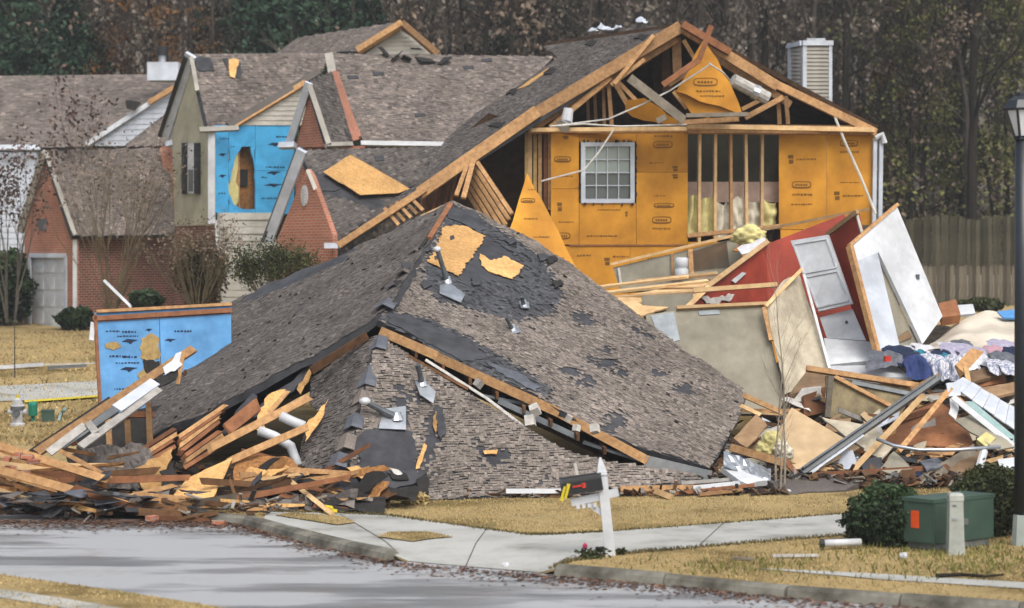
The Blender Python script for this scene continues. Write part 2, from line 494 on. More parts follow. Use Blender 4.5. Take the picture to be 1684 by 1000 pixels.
    d2 = ramp(N, L, nz(N, L, g, 3.5, 8, .8), [(.6, (0, 0, 0)), (.78, (.6, .6, .6))])
    dc = N.new('ShaderNodeRGB'); dc.outputs[0].default_value = (.20, .16, .11, 1)
    c = mixc(N, L, d2, c, dc.outputs[0])
    L.new(c, b.inputs['Base Color']); b.inputs['Roughness'].default_value = .85; b.inputs['Specular IOR Level'].default_value = .2
    M['concrete'] = m
ground_mats()

# ------------------------------------------------------------------ THE SETTING
KERB = [(-60, 42), (-30, 40.5), (-14, 38.6), (-9, 36.6), (-6, 35.0), (-4, 33.4), (-2.8, 31.2), (-1.5, 29.3), (.53, 28.05), (1.95, 27.2), (3.33, 26.2), (5.8, 24.9), (12, 21.4), (40, 6)]
def kerb_y(x):
    for (a, b), (c, d) in zip(KERB, KERB[1:]):
        if a <= x <= c: return b + (d - b) * (x - a) / (c - a)
    return KERB[-1][1]
def apron(x, y):
    w = max(0, min(1, min((x + 1.75) / .35, (.72 - x) / .35)))
    t = max(0, min(1, 1 - (y - kerb_y(x)) / 1.5))
    return -.125 * w * t
def gy(x, y): return gz(x, y) + apron(x, y)

MB().add([(-150, -20, 0), (150, -20, 0), (150, 60, 0), (-150, 60, 0)], [(0, 1, 2, 3)]).build('road', 'asphalt', kind='structure')

def lawn():
    xs = [-150, -100, -60, -45, -30, -22, -14] + [-13 + .5 * i for i in range(10)] + [-8 + .125 * i for i in range(135)] + [9 + i for i in range(1, 7)] + [18, 22, 28, 40, 60, 100, 150]
    xs = sorted(set(xs))
    ts = [.25 * i for i in range(60)] + [15 + .6 * i for i in range(50)] + [46 + 3 * i for i in range(20)] + [110, 130, 150, 170, 190, 210, 230, 280, 400]
    b = MB(); n = len(ts)
    for x in xs:
        y0 = kerb_y(x)
        for t in ts:
            y = y0 + t
            b.v.append((x, y, gy(x, y) + (.02 * noise.noise(V((x * .5, y * .5, 0))) if t > .5 and y > 36 else 0)))
    for i in range(len(xs) - 1):
        for j in range(n - 1):
            b.f.append((i * n + j, (i + 1) * n + j, (i + 1) * n + j + 1, i * n + j + 1)); b.t.append(.5)
    b.build('lawn', 'lawn', kind='structure', uv=False, smooth=True)
lawn()

def drape(name, pts, mt, dz, step=.18, parent=None, **kw):
    # sheet of ground cover laid over the lawn: polygon in plan filled by a fine grid
    xs = [p[0] for p in pts]; ys = [p[1] for p in pts]
    from mathutils.geometry import delaunay_2d_cdt
    co = []; e = []
    k = len(pts)
    ring = []
    for i in range(k):
        a = V(pts[i][:2]); c = V(pts[(i + 1) % k][:2]); m = max(1, int((c - a).length / step))
        for j in range(m): ring.append(a.lerp(c, j / m))
    n = len(ring)
    co = list(ring)
    x = min(xs)
    def inside(q):
        r = False
        for i in range(n):
            a, c = ring[i], ring[(i + 1) % n]
            if (a.y > q.y) != (c.y > q.y) and q.x < (c.x - a.x) * (q.y - a.y) / (c.y - a.y) + a.x: r = not r
        return r
    while x < max(xs):
        y = min(ys)
        while y < max(ys):
            q = V((x, y))
            if inside(q): co.append(q)
            y += step
        x += step
    vs, es, fs, *_ = delaunay_2d_cdt(co, [], [list(range(n))], 1, 1e-4)
    b = MB(); b.add([(q.x, q.y, gy(q.x, q.y) + dz) for q in vs], [tuple(f) for f in fs])
    return b.build(name, mt, parent, uv=False, **kw)

def GP(l): return [tuple(G(*q))[:2] for q in l]
drive = [(-1.55, 29.38), (-.9, 28.96), (.0, 28.42), (.55, 28.1)] + GP([(925, 925), (1000, 913), (1090, 906), (1235, 893), (1390, 881), (1520, 868), (1800, 845), (1800, 822), (1520, 836), (1400, 845), (1200, 861), (1000, 876), (905, 881), (870, 881), (760, 866), (640, 849), (560, 845), (440, 843)]) + [(-3.75, 33.0), (-2.68, 31.2)]
drape('driveway', drive, 'concrete', .012, kind='structure')
for pts in ([(620, 886), (680, 891), (745, 886), (700, 877), (640, 878)], [(452, 850), (555, 866), (585, 862), (560, 852), (480, 846)]):
    drape('grass_island', GP(pts), 'lawn', .028, .1, kind='structure')
drape('sidewalk', GP([(1238, 936), (1420, 944), (1684, 960), (1800, 968), (1800, 978), (1684, 970), (1450, 955), (1330, 944)]), 'concrete', .012, kind='structure')
drape('far_driveway', GP([(-60, 640), (60, 634), (165, 628), (260, 622), (260, 646), (165, 654), (60, 660), (-60, 664)]), 'concrete', .03, .4, kind='structure')
drape('yellow_line', GP([(40, 662), (165, 653), (165, 656), (40, 665)]), 'yellow', .045, .3, kind='structure')

def haze():
    m = bpy.data.materials.new('haze'); m.use_nodes = True
    N = m.node_tree.nodes; N.clear()
    v = N.new('ShaderNodeVolumePrincipled'); o = N.new('ShaderNodeOutputMaterial')
    v.inputs['Color'].default_value = (.86, .90, .92, 1); v.inputs['Density'].default_value = HAZE; v.inputs['Anisotropy'].default_value = .2
    m.node_tree.links.new(v.outputs[0], o.inputs['Volume'])
    M['haze'] = m
    MB().box(V((0, 200, 32.5)), 330, 500, 67).build('haze', 'haze', kind='stuff', uv=False)
HAZE = .0007
haze()

for a, b in (((800, 872), (760, 926)), ((1190, 862), (1150, 899)), ((560, 848), (655, 905))):
    A, B = G(*a), G(*b); d_ = (B - A).normalized(); w_ = V((d_.y, -d_.x, 0)) * .006
    drape('driveway_joint', [tuple(q_)[:2] for q_ in (A + w_, B + w_, B - w_, A - w_)], 'mound', .018, .3, kind='structure')
# kerb stones along the far side of the road
kb = bpy.data.objects.new('kerb', None); COL.objects.link(kb); kb.location = (0, 28, 0); tag(kb, kind='structure')
def kerb_run(pts, step=1.25):
    for (a, b), (c, d) in zip(pts, pts[1:]):
        A, B = V((a, b, 0)), V((c, d, 0))
        n = max(1, round((B - A).length / step))
        for i in range(n):
            p = A.lerp(B, (i + .008) / n); q = A.lerp(B, (i + .992) / n)
            t = (q - p).normalized(); w = V((t.y, -t.x, 0))
            if w.y > 0: w = -w
            jz = U(-.008, .008)
            prof = [(0.16, 0), (.12, .1), (.07, .135 + jz), (-.06, .138 + jz), (-.06, -.05), (.16, -.05)]
            vs = [p + w * u + V((0, 0, z)) for u, z in prof] + [q + w * u + V((0, 0, z)) for u, z in prof]
            k = len(prof)
            fs = [(j, (j + 1) % k, k + (j + 1) % k, k + j) for j in range(k)] + [tuple(range(k - 1, -1, -1)), tuple(range(k, 2 * k))]
            MB().add(vs, fs).build('kerb_stone', 'kerbstone', kb)
kerb_run([(-14, 38.6), (-9, 36.6), (-6, 35.0), (-4, 33.4), (-2.8, 31.2), (-1.6, 29.42)])
kerb_run([(.6, 28.02), (1.95, 27.2), (3.33, 26.2), (5.8, 24.9), (9, 23.1)])

# near verge at the bottom left
NEAR = [(-20, 38.0), (-12, 31.8), (-6.4, 27.4), (-4.6, 25.96), (-3.2, 24.7), (0, 21.5), (5, 15)]
nv = MB()
pts = [V((x, y, .1)) for x, y in NEAR] + [V((-60, 15, .1)), V((-60, 60, .1))]
nv.slab([V(p) for p in pts], .25)
nv.build('near_verge', 'lawn', kind='structure', uv=False)
off = [(x - .62, y - .55) for x, y in NEAR]
nsw = MB()
for (a, b), (c, d) in zip(off, off[1:]):
    nsw.add([(a, b, .108), (c, d, .108), (c - .3, d - .3, .108), (a - .3, b - .3, .108)], [(0, 1, 2, 3)])
nsw.build('near_path', 'concrete', kind='structure', uv=False)

def blades(name, n, place, mt, h=(.012, .038), w=.012):
    b = MB()
    for _ in range(n):
        p = place()
        if p is None: continue
        a = U(0, 6.28); hh = U(*h); d = V((math.cos(a), math.sin(a), 0))
        lean = V((U(-.6, .6), U(-.6, .6), 0)) * hh
        i = len(b.v)
        b.v += [tuple(p - d * w), tuple(p + d * w), tuple(p + lean + V((0, 0, hh)))]
        b.f.append((i, i + 1, i + 2)); b.t.append(min(1, max(0, random.gauss(.5, .25))))
    return b.build(name, mt, kind='stuff', uv=False)

isl = [GP(p) for p in ([(620, 886), (680, 891), (745, 886), (700, 877), (640, 878)], [(452, 850), (555, 866), (585, 862), (560, 852), (480, 846)])]
sw = GP([(1238, 936), (1420, 944), (1684, 960), (1800, 968), (1800, 978), (1684, 970), (1450, 955), (1330, 944)])
def lawn_pt():
    y = U(24.5, 37.5); x = U(-4.5, 9)
    if y < kerb_y(x) + .12: return None
    if any(in_poly(x, y, q) for q in isl): return V((x, y, gy(x, y) + .02))
    if in_poly(x, y, drive) or (in_poly(x, y, sw) and R() < .8): return None
    if noise.noise(V((x * .8, y * 1.1, 4))) + .5 * noise.noise(V((x * 2.5, y * 3, 8))) > .34 and R() < .8: return None
    return V((x, y, gy(x, y) - .005))
blades('dry_grass', 90000, lawn_pt, 'blade')
def edge_pt():
    k = len(drive); i = random.randrange(k); a = drive[i]; c = drive[(i + 1) % k]
    if i < 3 or i >= k - 3: return None
    t = R(); x = a[0] + (c[0] - a[0]) * t + random.gauss(0, .05); y = a[1] + (c[1] - a[1]) * t + random.gauss(0, .04)
    if y < kerb_y(x) + .1: return None
    return V((x, y, gy(x, y)))
blades('edge_grass', 7000, edge_pt, 'blade_dark', (.02, .06), .014)
def near_pt():
    x = U(-9, -1); y = U(22.5, 30)
    for (a, b), (c, d) in zip(NEAR, NEAR[1:]):
        if a <= x <= c:
            yy = b + (d - b) * (x - a) / (c - a)
            if y > yy - .02: return None
            if .75 < yy - y < 1.1 and R() < .9: return None
            return V((x, y, .1))
    return None
blades('near_dry_grass', 22000, near_pt, 'blade')
def weed_pt():
    q = random.choice(((1560, 900), (1620, 905), (1655, 925), (1440, 905), (1530, 915), (1290, 930), (1180, 935), (1480, 940), (1600, 935)))
    p = G(q[0] + random.gauss(0, 55), q[1] + random.gauss(0, 9))
    return p
blades('green_weeds', 1500, weed_pt, 'blade_green', (.03, .11), .014)
def far_pt():
    p = G(U(-5, 300), U(545, 735)); return p
blades('far_dry_grass', 6000, far_pt, 'blade', (.03, .08), .03)

# leaf litter in the gutter
def leaves_litter():
    b = MB()
    pts = KERB[4:13]
    for _ in range(5200):
        i = random.randrange(len(pts) - 1); t = R()
        x = pts[i][0] + (pts[i + 1][0] - pts[i][0]) * t
        y = kerb_y(x) - abs(random.gauss(.14, .28)) - .12
        dense = noise.noise(V((x * .9, 3, 0)))
        if R() > .62 + dense * .7: continue
        p = V((x, y, U(.006, .03)))
        s = U(.015, .045); a = U(0, 6.28)
        d = V((math.cos(a), math.sin(a), U(-.3, .3))) * s; e = V((-math.sin(a), math.cos(a), U(-.3, .3))) * s * .6
        b.add([p - d, p + e, p + d, p - e], [(0, 1, 2, 3)], R())
    for _ in range(7000):   # blown onto the road and along the pile
        if R() < .78:
            p = V((U(-9.5, -2.6), 0, U(.006, .03))); p.y = 33.9 - abs(random.gauss(0, .55)) - max(0, p.x + 4.2) * 1.3
        else:
            x = U(-8, 6); p = V((x, kerb_y(x) - .25 - abs(random.gauss(0, .5)), .008))
        s = U(.015, .05); a = U(0, 6.28)
        d = V((math.cos(a), math.sin(a), 0)) * s; e = V((-math.sin(a), math.cos(a), U(-.2, .2))) * s * .6
        b.add([p - d, p + e, p + d, p - e], [(0, 1, 2, 3)], R())
    b.build('fallen_leaves', 'leaf_dead', kind='stuff', uv=False)
leaves_litter()

# ------------------------------------------------------------------ shared builders for the houses
def sag(p, n, k):
    return p + n * (k * (.10 * noise.noise(p * .55 + V((3, 1, 7))) + .055 * noise.noise(p * 1.6) + .02 * noise.noise(p * 4.0)))
def sheet(pts, n, off, th, name, mt, parent, k=1.0, step=.22):
    from mathutils.geometry import delaunay_2d_cdt
    u = n.orthogonal().normalized(); v = n.cross(u); o = pts[0]
    q = [V(((p - o).dot(u), (p - o).dot(v))) for p in pts]
    ring = []
    for i, a in enumerate(q):
        c = q[(i + 1) % len(q)]; m = max(1, int((c - a).length / step))
        for j in range(m): ring.append(a.lerp(c, j / m))
    co = list(ring); nr = len(ring)
    rr = [(w.x, w.y) for w in ring]
    x = min(w.x for w in q)
    while x < max(w.x for w in q):
        y = min(w.y for w in q)
        while y < max(w.y for w in q):
            if in_poly(x, y, rr): co.append(V((x, y)))
            y += step
        x += step
    vs, es, fs, *_ = delaunay_2d_cdt(co, [], [list(range(nr))], 1, 1e-4)
    if not fs: return MB().slab([p + n * off for p in pts], th).build(name, mt, parent)
    top = [sag(o + u * w.x + v * w.y, n, k) + n * off for w in vs]
    b = MB(); m = len(top)
    cnt = {}
    for f in fs:
        for a, c in zip(f, list(f[1:]) + [f[0]]): cnt[(a, c)] = 1
    b.add(top + [p - n * th for p in top], [tuple(f) for f in fs] + [tuple(i + m for i in reversed(f)) for f in fs] + [(a, a + m, c + m, c) for (a, c) in cnt if (c, a) not in cnt])
    return b.build(name, mt, parent)
def shingles(pts, rowdir, name, mt, parent, sg=0.0, tab=.30, ex=.15, holes=(), lift=.012, gap=.01, skip=0.0, light=.12):
    n = V((0, 0, 0))
    for i in range(len(pts)):
        a, b = pts[i], pts[(i + 1) % len(pts)]
        n += V(((a.y - b.y) * (a.z + b.z), (a.z - b.z) * (a.x + b.x), (a.x - b.x) * (a.y + b.y)))
    n.normalize()
    if n.dot(V((0, 0, CAMZ + 20)) - pts[0]) < 0: n = -n
    if n.z < 0: n = -n
    u = (rowdir - n * rowdir.dot(n)).normalized()
    v = n.cross(u)
    if v.z > 0: v = -v
    o = pts[0]
    q = [((p - o).dot(u), (p - o).dot(v)) for p in pts]
    hq = [[((p - o).dot(u), (p - o).dot(v)) for p in h] for h in holes]
    tab *= .27 if sg else .36; ex *= .42 if sg else .55; gap *= .4; lift *= .5
    b = MB()
    v0 = min(p[1] for p in q); v1 = max(p[1] for p in q)
    row = v0
    while row < v1:
        c = row + ex / 2
        xs = []
        for i in range(len(q)):
            a, d = q[i], q[(i + 1) % len(q)]
            if (a[1] > c) != (d[1] > c): xs.append(a[0] + (d[0] - a[0]) * (c - a[1]) / (d[1] - a[1]))
        xs.sort()
        for k in range(0, len(xs) - 1, 2):
            x = xs[k] - U(0, tab)
            rowt = U(-.05, .05)
            while x < xs[k + 1]:
                w = tab * U(.6, 1.2)
                xa = max(x, xs[k]); xb = min(x + w - gap, xs[k + 1])
                x += w
                if xb - xa < .03: continue
                xm = (xa + xb) / 2
                if skip and R() < skip: continue
                if any(in_poly(xm + U(-.1, .1), c + U(-.08, .08), h) for h in hq): continue
                t = min(.66, max(0.02, random.gauss(.45, .2) + rowt))
                if R() < light: t = U(.68, .98)
                if R() < .05: t = U(0, .15)
                l1 = lift * U(.6, 1.9); drop = U(-.03, .02)
                A = o + u * xa + v * row + n * .004; B = o + u * xb + v * row + n * .004
                C = o + u * xb + v * (row + ex + drop) + n * l1; D = o + u * xa + v * (row + ex + drop) + n * l1
                if sg:
                    A, B, C, D = (sag(w_, n, sg) for w_ in (A, B, C, D))
                    if R() < .006: C = C + n * U(.01, .04); D = D + n * U(.01, .05)
                b.add([A, B, C, D, C - n * l1, D - n * l1], [(0, 3, 2, 1), (3, 5, 4, 2)], t)
        row += ex
    return b.build(name, mt, parent, kind='stuff', uv=False)

def roof(parent, pts, rowdir, mt='shingle_far', th=.16, name='roof', **kw):
    r = MB().slab(pts, th).build(name, 'felt', parent)
    shingles(pts, rowdir, 'shingles', mt, r, **kw)
    return r

def wallp(parent, pts, mt, th=.15, name='wall', **kw):
    return MB().slab(pts, th).build(name, mt, parent, **kw)

def boards(parent, pl, xa, xb, ya, yb, stepy, mt, name='siding_board', th=.02, wave=0):
    # horizontal lap boards on a wall plane between pixel rows; xa, xb are functions of the row
    y = ya
    while y < yb - 1:
        y2 = min(yb, y + stepy)
        l0, r0, l1, r1 = xa(y), xb(y), xa(y2), xb(y2)
        if r0 - l0 > 1 or r1 - l1 > 1:
            a, b, c, d = pl.at(l0, y), pl.at(r0, y), pl.at(r1, y2), pl.at(l1, y2)
            n = pl.n
            w = U(-wave, wave)
            vs = [a + n * .004, b + n * .004, c + n * (th + .004 + w), d + n * (th + .004), c, d]
            MB().add(vs, [(0, 3, 2, 1), (3, 5, 4, 2), (0, 1, 4, 5), (0, 5, 3), (1, 2, 4)]).build(name, mt, parent)
        y = y2

def rectp(pl, x0, y0, x1, y1): return [pl.at(x0, y0), pl.at(x1, y0), pl.at(x1, y1), pl.at(x0, y1)]

def bars(parent, name, mt, lst, w=.09, h=.05, up=V((0, -1, .2))):
    for e in lst:
        a, b = P(*e[0]), P(*e[1])
        MB().bar(a, b, e[2] if len(e) > 2 else w, e[3] if len(e) > 3 else h, up).build(name, e[4] if len(e) > 4 else mt, parent)

XR = V((1, .12, 0))
# ------------------------------------------------------------------ far left house with the brick garage wing
h1 = thing('brick_house', 'far left house with long brown roof, brick garage wing and white chimney box', 'house', G(60, 545))
roof(h1, poly([(-120, 127, 78), (292, 122, 78), (-120, 243, 72.5), (140, 240), (160, 222), (290, 140)][:3] and [(-120, 127, 78), (292, 122, 78), (288, 142, 77), (160, 222), (140, 241), (-120, 243)]), V((1, 0, 0)), tab=.45, ex=.2)
pl = Plane(P(140, 242, 72), P(285, 150, 72), P(285, 178, 72))
boards(h1, pl, lambda y: 285 - (y - 150) * 145 / 92, lambda y: min(284, 284 - (y - 178) * 80 / 62 if y > 178 else 284), 150, 241, 9, 'whiteblue')
MB().bar(P(143, 238, 71.9), P(250, 168, 71.9), .16, .1).build('rake_board', 'white', h1)
MB().bar(P(245, 169, 71.8), P(287, 144, 71.8), .17, .1).build('rake_board', 'lumber', h1)
MB().slab(rag(poly([(206, 165, 71.7), (232, 168, 71.7), (222, 182, 71.6), (208, 178)]), .2, .08), .03).build('torn_felt', 'black_and_shade', h1)
roof(h1, poly([(203, 241, 71), (284, 180, 72.3), (292, 226, 71.2), (270, 240)]), V((1, .5, 0)), tab=.4, ex=.2)
ch = MB().slab(rectp(Plane(P(242, 102, 75), P(293, 102, 75), P(242, 130, 75)), 242, 102, 293, 132), 1.0).build('chimney', 'whiteblue', h1)
q = P(267, 101, 75.5)
MB().lathe(q - V((0, 0, .05)), [(.13, 0), (.13, .25)]).build('flue', 'metal', ch)
MB().lathe(q + V((0, 0, .2)), [(.2, 0), (.2, .3), (.16, .32)]).build('flue_cap', 'black', ch)
wallp(h1, poly([(-120, 246, 72.6), (62, 246, 72.6), (62, 535, 72.6), (-120, 535)]), 'whiteblue')
pl = Plane(P(-120, 246, 72.5), P(62, 246, 72.5), P(62, 440, 72.5))
boards(h1, pl, lambda y: -100, lambda y: 60 - (y - 250) * .12, 252, 530, 10, 'whiteblue')
MB().bar(P(-120, 243, 72.2), P(66, 243, 72.2), .16, .14).build('gutter', 'whiteblue', h1)
gp = Plane(P(122, 537, 66), P(40, 537, 68.5), P(122, 385, 66))
wallp(h1, gp.pts([(76, 262), (40, 378), (40, 422), (122, 422), (122, 385)]), 'brick')
wallp(h1, gp.pts([(40, 422), (50, 422), (50, 540), (40, 540)]), 'brick')
wallp(h1, gp.pts([(109, 422), (122, 422), (122, 540), (109, 540)]), 'brick')
gd = MB().slab([p + gp.n * -.06 for p in gp.pts([(50, 421), (109, 421), (109, 539), (50, 539)])], .06).build('garage_door', 'white', h1)
for i in range(4):
    y0 = 424 + i * 28
    for j in range(3):
        x0 = 55 + j * 18
        MB().slab([p + gp.n * -.045 for p in gp.pts([(x0, y0 + 4), (x0 + 14, y0 + 4), (x0 + 14, y0 + 24), (x0, y0 + 24)])], .014).build('door_panel', 'white', gd)
bar_l = gp.pts([(50, 420), (50, 539), (109, 420), (109, 539)])
for a, b in ((0, 1), (2, 3), (0, 2)):
    MB().bar(bar_l[a] + gp.n * .02, bar_l[b] + gp.n * .02, .14, .06, gp.n).build('door_trim', 'whiteblue', h1)
MB().slab([p + gp.n * .03 for p in gp.pts([(64, 360), (77, 360), (77, 379), (64, 379)])], .05).build('gable_vent', 'metal_dark', h1)
MB().bar(P(74, 250, 67.2), P(34, 380, 68.6), .2, .2).build('rake_board', 'siding_tan', h1)
MB().bar(P(76, 252, 67.2), P(124, 388, 65.8), .12, .14).build('rake_board', 'siding_tan', h1)
roof(h1, poly([(74, 248, 67.5), (120, 388, 65.7), (275, 243, 71), (289, 386)][:3]) [:2] + [Plane(P(74, 248, 67.5), P(120, 388, 65.7), P(275, 243, 71)).at(289, 386), P(275, 243, 71)], V((.55, 1, 0)), tab=.4, ex=.18)
sp = Plane(P(122, 390, 66.1), P(289, 388, 69.7), P(122, 510, 66.1))
wallp(h1, rectp(sp, 122, 389, 289, 552), 'brick_dark_shade')
MB().bar(sp.at(120, 389) + V((0, -.2, 0)), sp.at(289, 387) + V((0, -.2, 0)), .14, .14).build('gutter', 'siding_tan', h1)
MB().bar(sp.at(125, 392) + V((0, -.15, 0)), sp.at(125, 512) + V((0, -.15, 0)), .12, .1).build('downspout', 'white', h1)
wallp(h1, poly([(262, 243, 70.2), (290, 234, 70.2), (292, 375, 70.2), (284, 360)]), 'brick')
MB().bar(P(276, 238, 70), P(326, 226, 69), .18, .2).build('gutter', 'whiteblue', h1)

# ------------------------------------------------------------------ middle house: tan gable, blue wall, brick gables
h2 = thing('tan_house', 'middle house with tan gable, torn blue sheathing and two steep brick gables', 'house', G(380, 520))
tp = Plane(P(287, 368, 66.5), P(345, 365, 63.8), P(345, 212, 63.8))
wallp(h2, tp.pts([(314, 100), (283, 225), (287, 372), (346, 370), (346, 212), (324, 150)]), 'tan')
MB().bar(P(314, 90, 65), P(271, 224, 67), .34, .12).build('rake_board', 'whiteblue', h2)
MB().bar(P(309, 92, 65.1), P(266, 222, 67.1), .12, .3).build('roof_edge', 'black', h2)
MB().bar(P(315, 95, 64.9), P(325, 150, 64.3), .12, .1).build('rake_board', 'siding_tan', h2)
mp_ = Plane(P(314, 91, 65.2), P(343, 214, 63.6), P(540, 88, 70))
rm = roof(h2, mp_.pts([(314, 91), (541, 87), (528, 122), (392, 208), (343, 214)]), V((.6, 1, 0)), tab=.42, ex=.19, light=.2)
MB().slab(rag([p + mp_.n * .06 for p in mp_.pts([(375, 100), (391, 100), (384, 130), (377, 128)])], .2, .05), .03).build('torn_sheathing', 'osb', h2)
for l in ([(365, 98), (372, 96), (378, 112), (372, 116)], [(318, 96), (345, 96), (352, 118), (326, 118)], [(385, 112), (394, 102), (398, 122), (388, 130)]):
    MB().slab(rag([p + mp_.n * .045 for p in mp_.pts(l)], .2, .05), .02).build('felt_patch', 'felt', h2)
MB().bar(P(328, 214, 63.3), P(392, 211, 63.6), .14, .14).build('gutter', 'siding_tan', h2)
w_ = MB().slab([p + tp.n * .05 for p in tp.pts([(311, 236), (322, 236), (322, 318), (311, 318)])], .05).build('window', 'white', h2)
for i in range(2):
    MB().slab([p + tp.n * .06 for p in tp.pts([(312.5, 239 + i * 40), (320.5, 239 + i * 40), (320.5, 275 + i * 40), (312.5, 275 + i * 40)])], .008).build('pane', 'frost' if i == 0 else 'glass', w_)
for x in (302, 322.5):
    sh = MB().slab([p + tp.n * .07 for p in tp.pts([(x, 235), (x + 8, 235), (x + 8, 319), (x, 319)])], .05).build('shutter', 'black', h2)
    for k in range(10):
        MB().slab([p + tp.n * .085 for p in tp.pts([(x + 1.5, 238 + k * 8), (x + 6.5, 238 + k * 8), (x + 6.5, 243 + k * 8), (x + 1.5, 243 + k * 8)])], .014).build('slat', 'black', sh)
bp_ = Plane(P(354, 205, 63.7), P(480, 205, 65.5), P(354, 350, 63.7))
MB().bar(bp_.at(349, 214) + V((0, -.08, 0)), bp_.at(349, 368) + V((0, -.08, 0)), .2, .15).build('corner_board', 'white', h2)
for x0, y0, x1, y1 in ((354, 206, 376, 350), (376, 206, 420, 241), (420, 206, 484, 280), (420, 280.6, 484, 352), (376, 344, 420, 352)):
    MB().slab(rectp(bp_, x0 + .3, y0, x1 - .3, y1), .05).build('sheathing_panel', 'bluewrap', h2)
for l in ([(376, 241), (398, 241), (386, 262), (378, 300)], [(412, 241), (420.3, 241), (420.3, 300), (417, 262)], [(376, 310), (384, 335), (402, 344.5), (376, 344.5)]):
    MB().slab(rag([p + bp_.n * -.004 for p in bp_.pts(l)], .15, .05), .045).build('torn_sheathing', 'bluewrap', h2)
cav = [p - bp_.n * .35 for p in rectp(bp_, 365, 225, 432, 352)]
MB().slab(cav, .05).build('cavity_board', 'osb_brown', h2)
MB().slab([p - bp_.n * .3 for p in rectp(bp_, 400, 278, 417, 306)], .03).build('cavity_hole', 'black_and_shade', h2)
MB().slab(rag([p - bp_.n * .06 for p in bp_.pts([(377, 246), (393, 243), (391, 290), (394, 330), (384, 342), (377, 320)])], .15, .06), .18).build('insulation_batt', 'insul', h2)
MB().bar(bp_.at(398, 245) - bp_.n * .2, bp_.at(398, 345) - bp_.n * .2, .09, .06).build('stud', 'lumber', h2)
def stamps(parent, pl, lst, mt, off=.006, seed=0):
    # rows of printed marks on sheathing: rings and dashes as flat ink 2 mm proud
    b = MB()
    for (x, y, w, h, kind) in lst:
        if kind == 'ring':
            k = 20
            o = []; i_ = []
            for j in range(k):
                a = j * 2 * math.pi / k
                cx = math.copysign(abs(math.cos(a)) ** .55, math.cos(a)); cy = math.copysign(abs(math.sin(a)) ** .55, math.sin(a))
                th = 2.4 if math.sin(a) > 0 else 1.0
                o.append(pl.at(x + cx * w / 2, y + cy * h / 2) + pl.n * off)
                i_.append(pl.at(x + cx * (w / 2 - 1.4), y + cy * (h / 2 - th)) + pl.n * off)
            b.add(o + i_, [(j, k + j, k + (j + 1) % k, (j + 1) % k) for j in range(k)])
            for j in range(5):
                b.add([p + pl.n * off for p in rectp(pl, x - w * .32 + j * w * .13, y - h * .12, x - w * .32 + j * w * .13 + w * .09, y + h * .14)], [(0, 3, 2, 1)])
        elif kind == 'text':
            n = max(3, int(w / 4)); xx = x - w / 2
            while xx < x + w / 2:
                d = U(1.6, 4.5)
                b.add([p + pl.n * off for p in rectp(pl, xx, y - h / 2 * U(.5, 1), xx + d, y + h / 2 * U(.5, 1))], [(0, 3, 2, 1)])
                xx += d + U(.8, 2.2)
        elif kind == 'mark':
            b.add([p + pl.n * off for p in rectp(pl, x - w / 2, y - h / 2, x + w / 2, y - h * .1)], [(0, 3, 2, 1)])
            b.add([p + pl.n * off for p in rectp(pl, x - w / 3, y + h * .05, x + w / 2, y + h / 2)], [(0, 3, 2, 1)])
        elif kind == 'swoosh':
            b.add([p + pl.n * off for p in pl.pts([(x - w / 2, y), (x - w / 6, y - h / 2), (x + w / 2, y - h / 3), (x + w / 5, y), (x, y + h / 2), (x - w / 8, y + h / 8)])], [(5, 4, 3, 2, 1, 0)])
    return b.build('stamp_print', mt, parent, uv=False, kind='stuff')
stamps(h2, bp_, [(366, 255, 13, 6, 'swoosh'), (366, 290, 13, 6, 'swoosh'), (365, 318, 12, 3, 'text'), (452, 238, 24, 7, 'swoosh'), (452, 275, 30, 3, 'text'), (450, 285, 26, 7, 'swoosh'), (435, 292, 10, 3, 'text'), (450, 305, 34, 6, 'swoosh'), (465, 225, 22, 3, 'text'), (445, 326, 30, 3, 'text'), (368, 228, 12, 3, 'text'), (460, 340, 22, 5, 'swoosh')], 'navy')
boards(h2, bp_, lambda y: 500 - (y - 140) * 100 / 64, lambda y: 502, 142, 206, 8, 'siding')
MB().slab(bp_.pts([(500, 138), (398, 206), (503, 206), (503, 138)]), .05).build('gable_sheathing', 'siding', h2)
MB().bar(bp_.at(386, 207) + V((0, -.1, 0)), bp_.at(503, 136) + V((0, -.1, 0)), .16, .12).build('rake_board', 'lumber', h2)
MB().bar(bp_.at(376, 207) + V((0, -.05, 0)), bp_.at(525, 118) + V((0, -.05, 0)), .2, .1).build('roof_edge', 'shingle_grey_shade', h2)
lp = Plane(P(362, 350, 63.2), P(450, 350, 64.2), P(362, 500, 63.2))
wallp(h2, [p - lp.n * .02 for p in rectp(lp, 362, 350, 452, 572)], 'siding')
boards(h2, lp, lambda y: 361 + (U(0, 6) if y > 380 else 0), lambda y: 452, 350, 568, 11.5, 'siding', wave=.03)
tb = Plane(P(287, 372, 66.5), P(358, 370, 63.5), P(358, 505, 63.5))
wallp(h2, rectp(tb, 287, 371, 360, 572), 'brick_dark_shade')
MB().bar(tb.at(357, 362) + V((0, -.15, 0)), tb.at(361, 420) + V((0, -.15, 0)), .1, .09).build('downspout', 'white', h2)
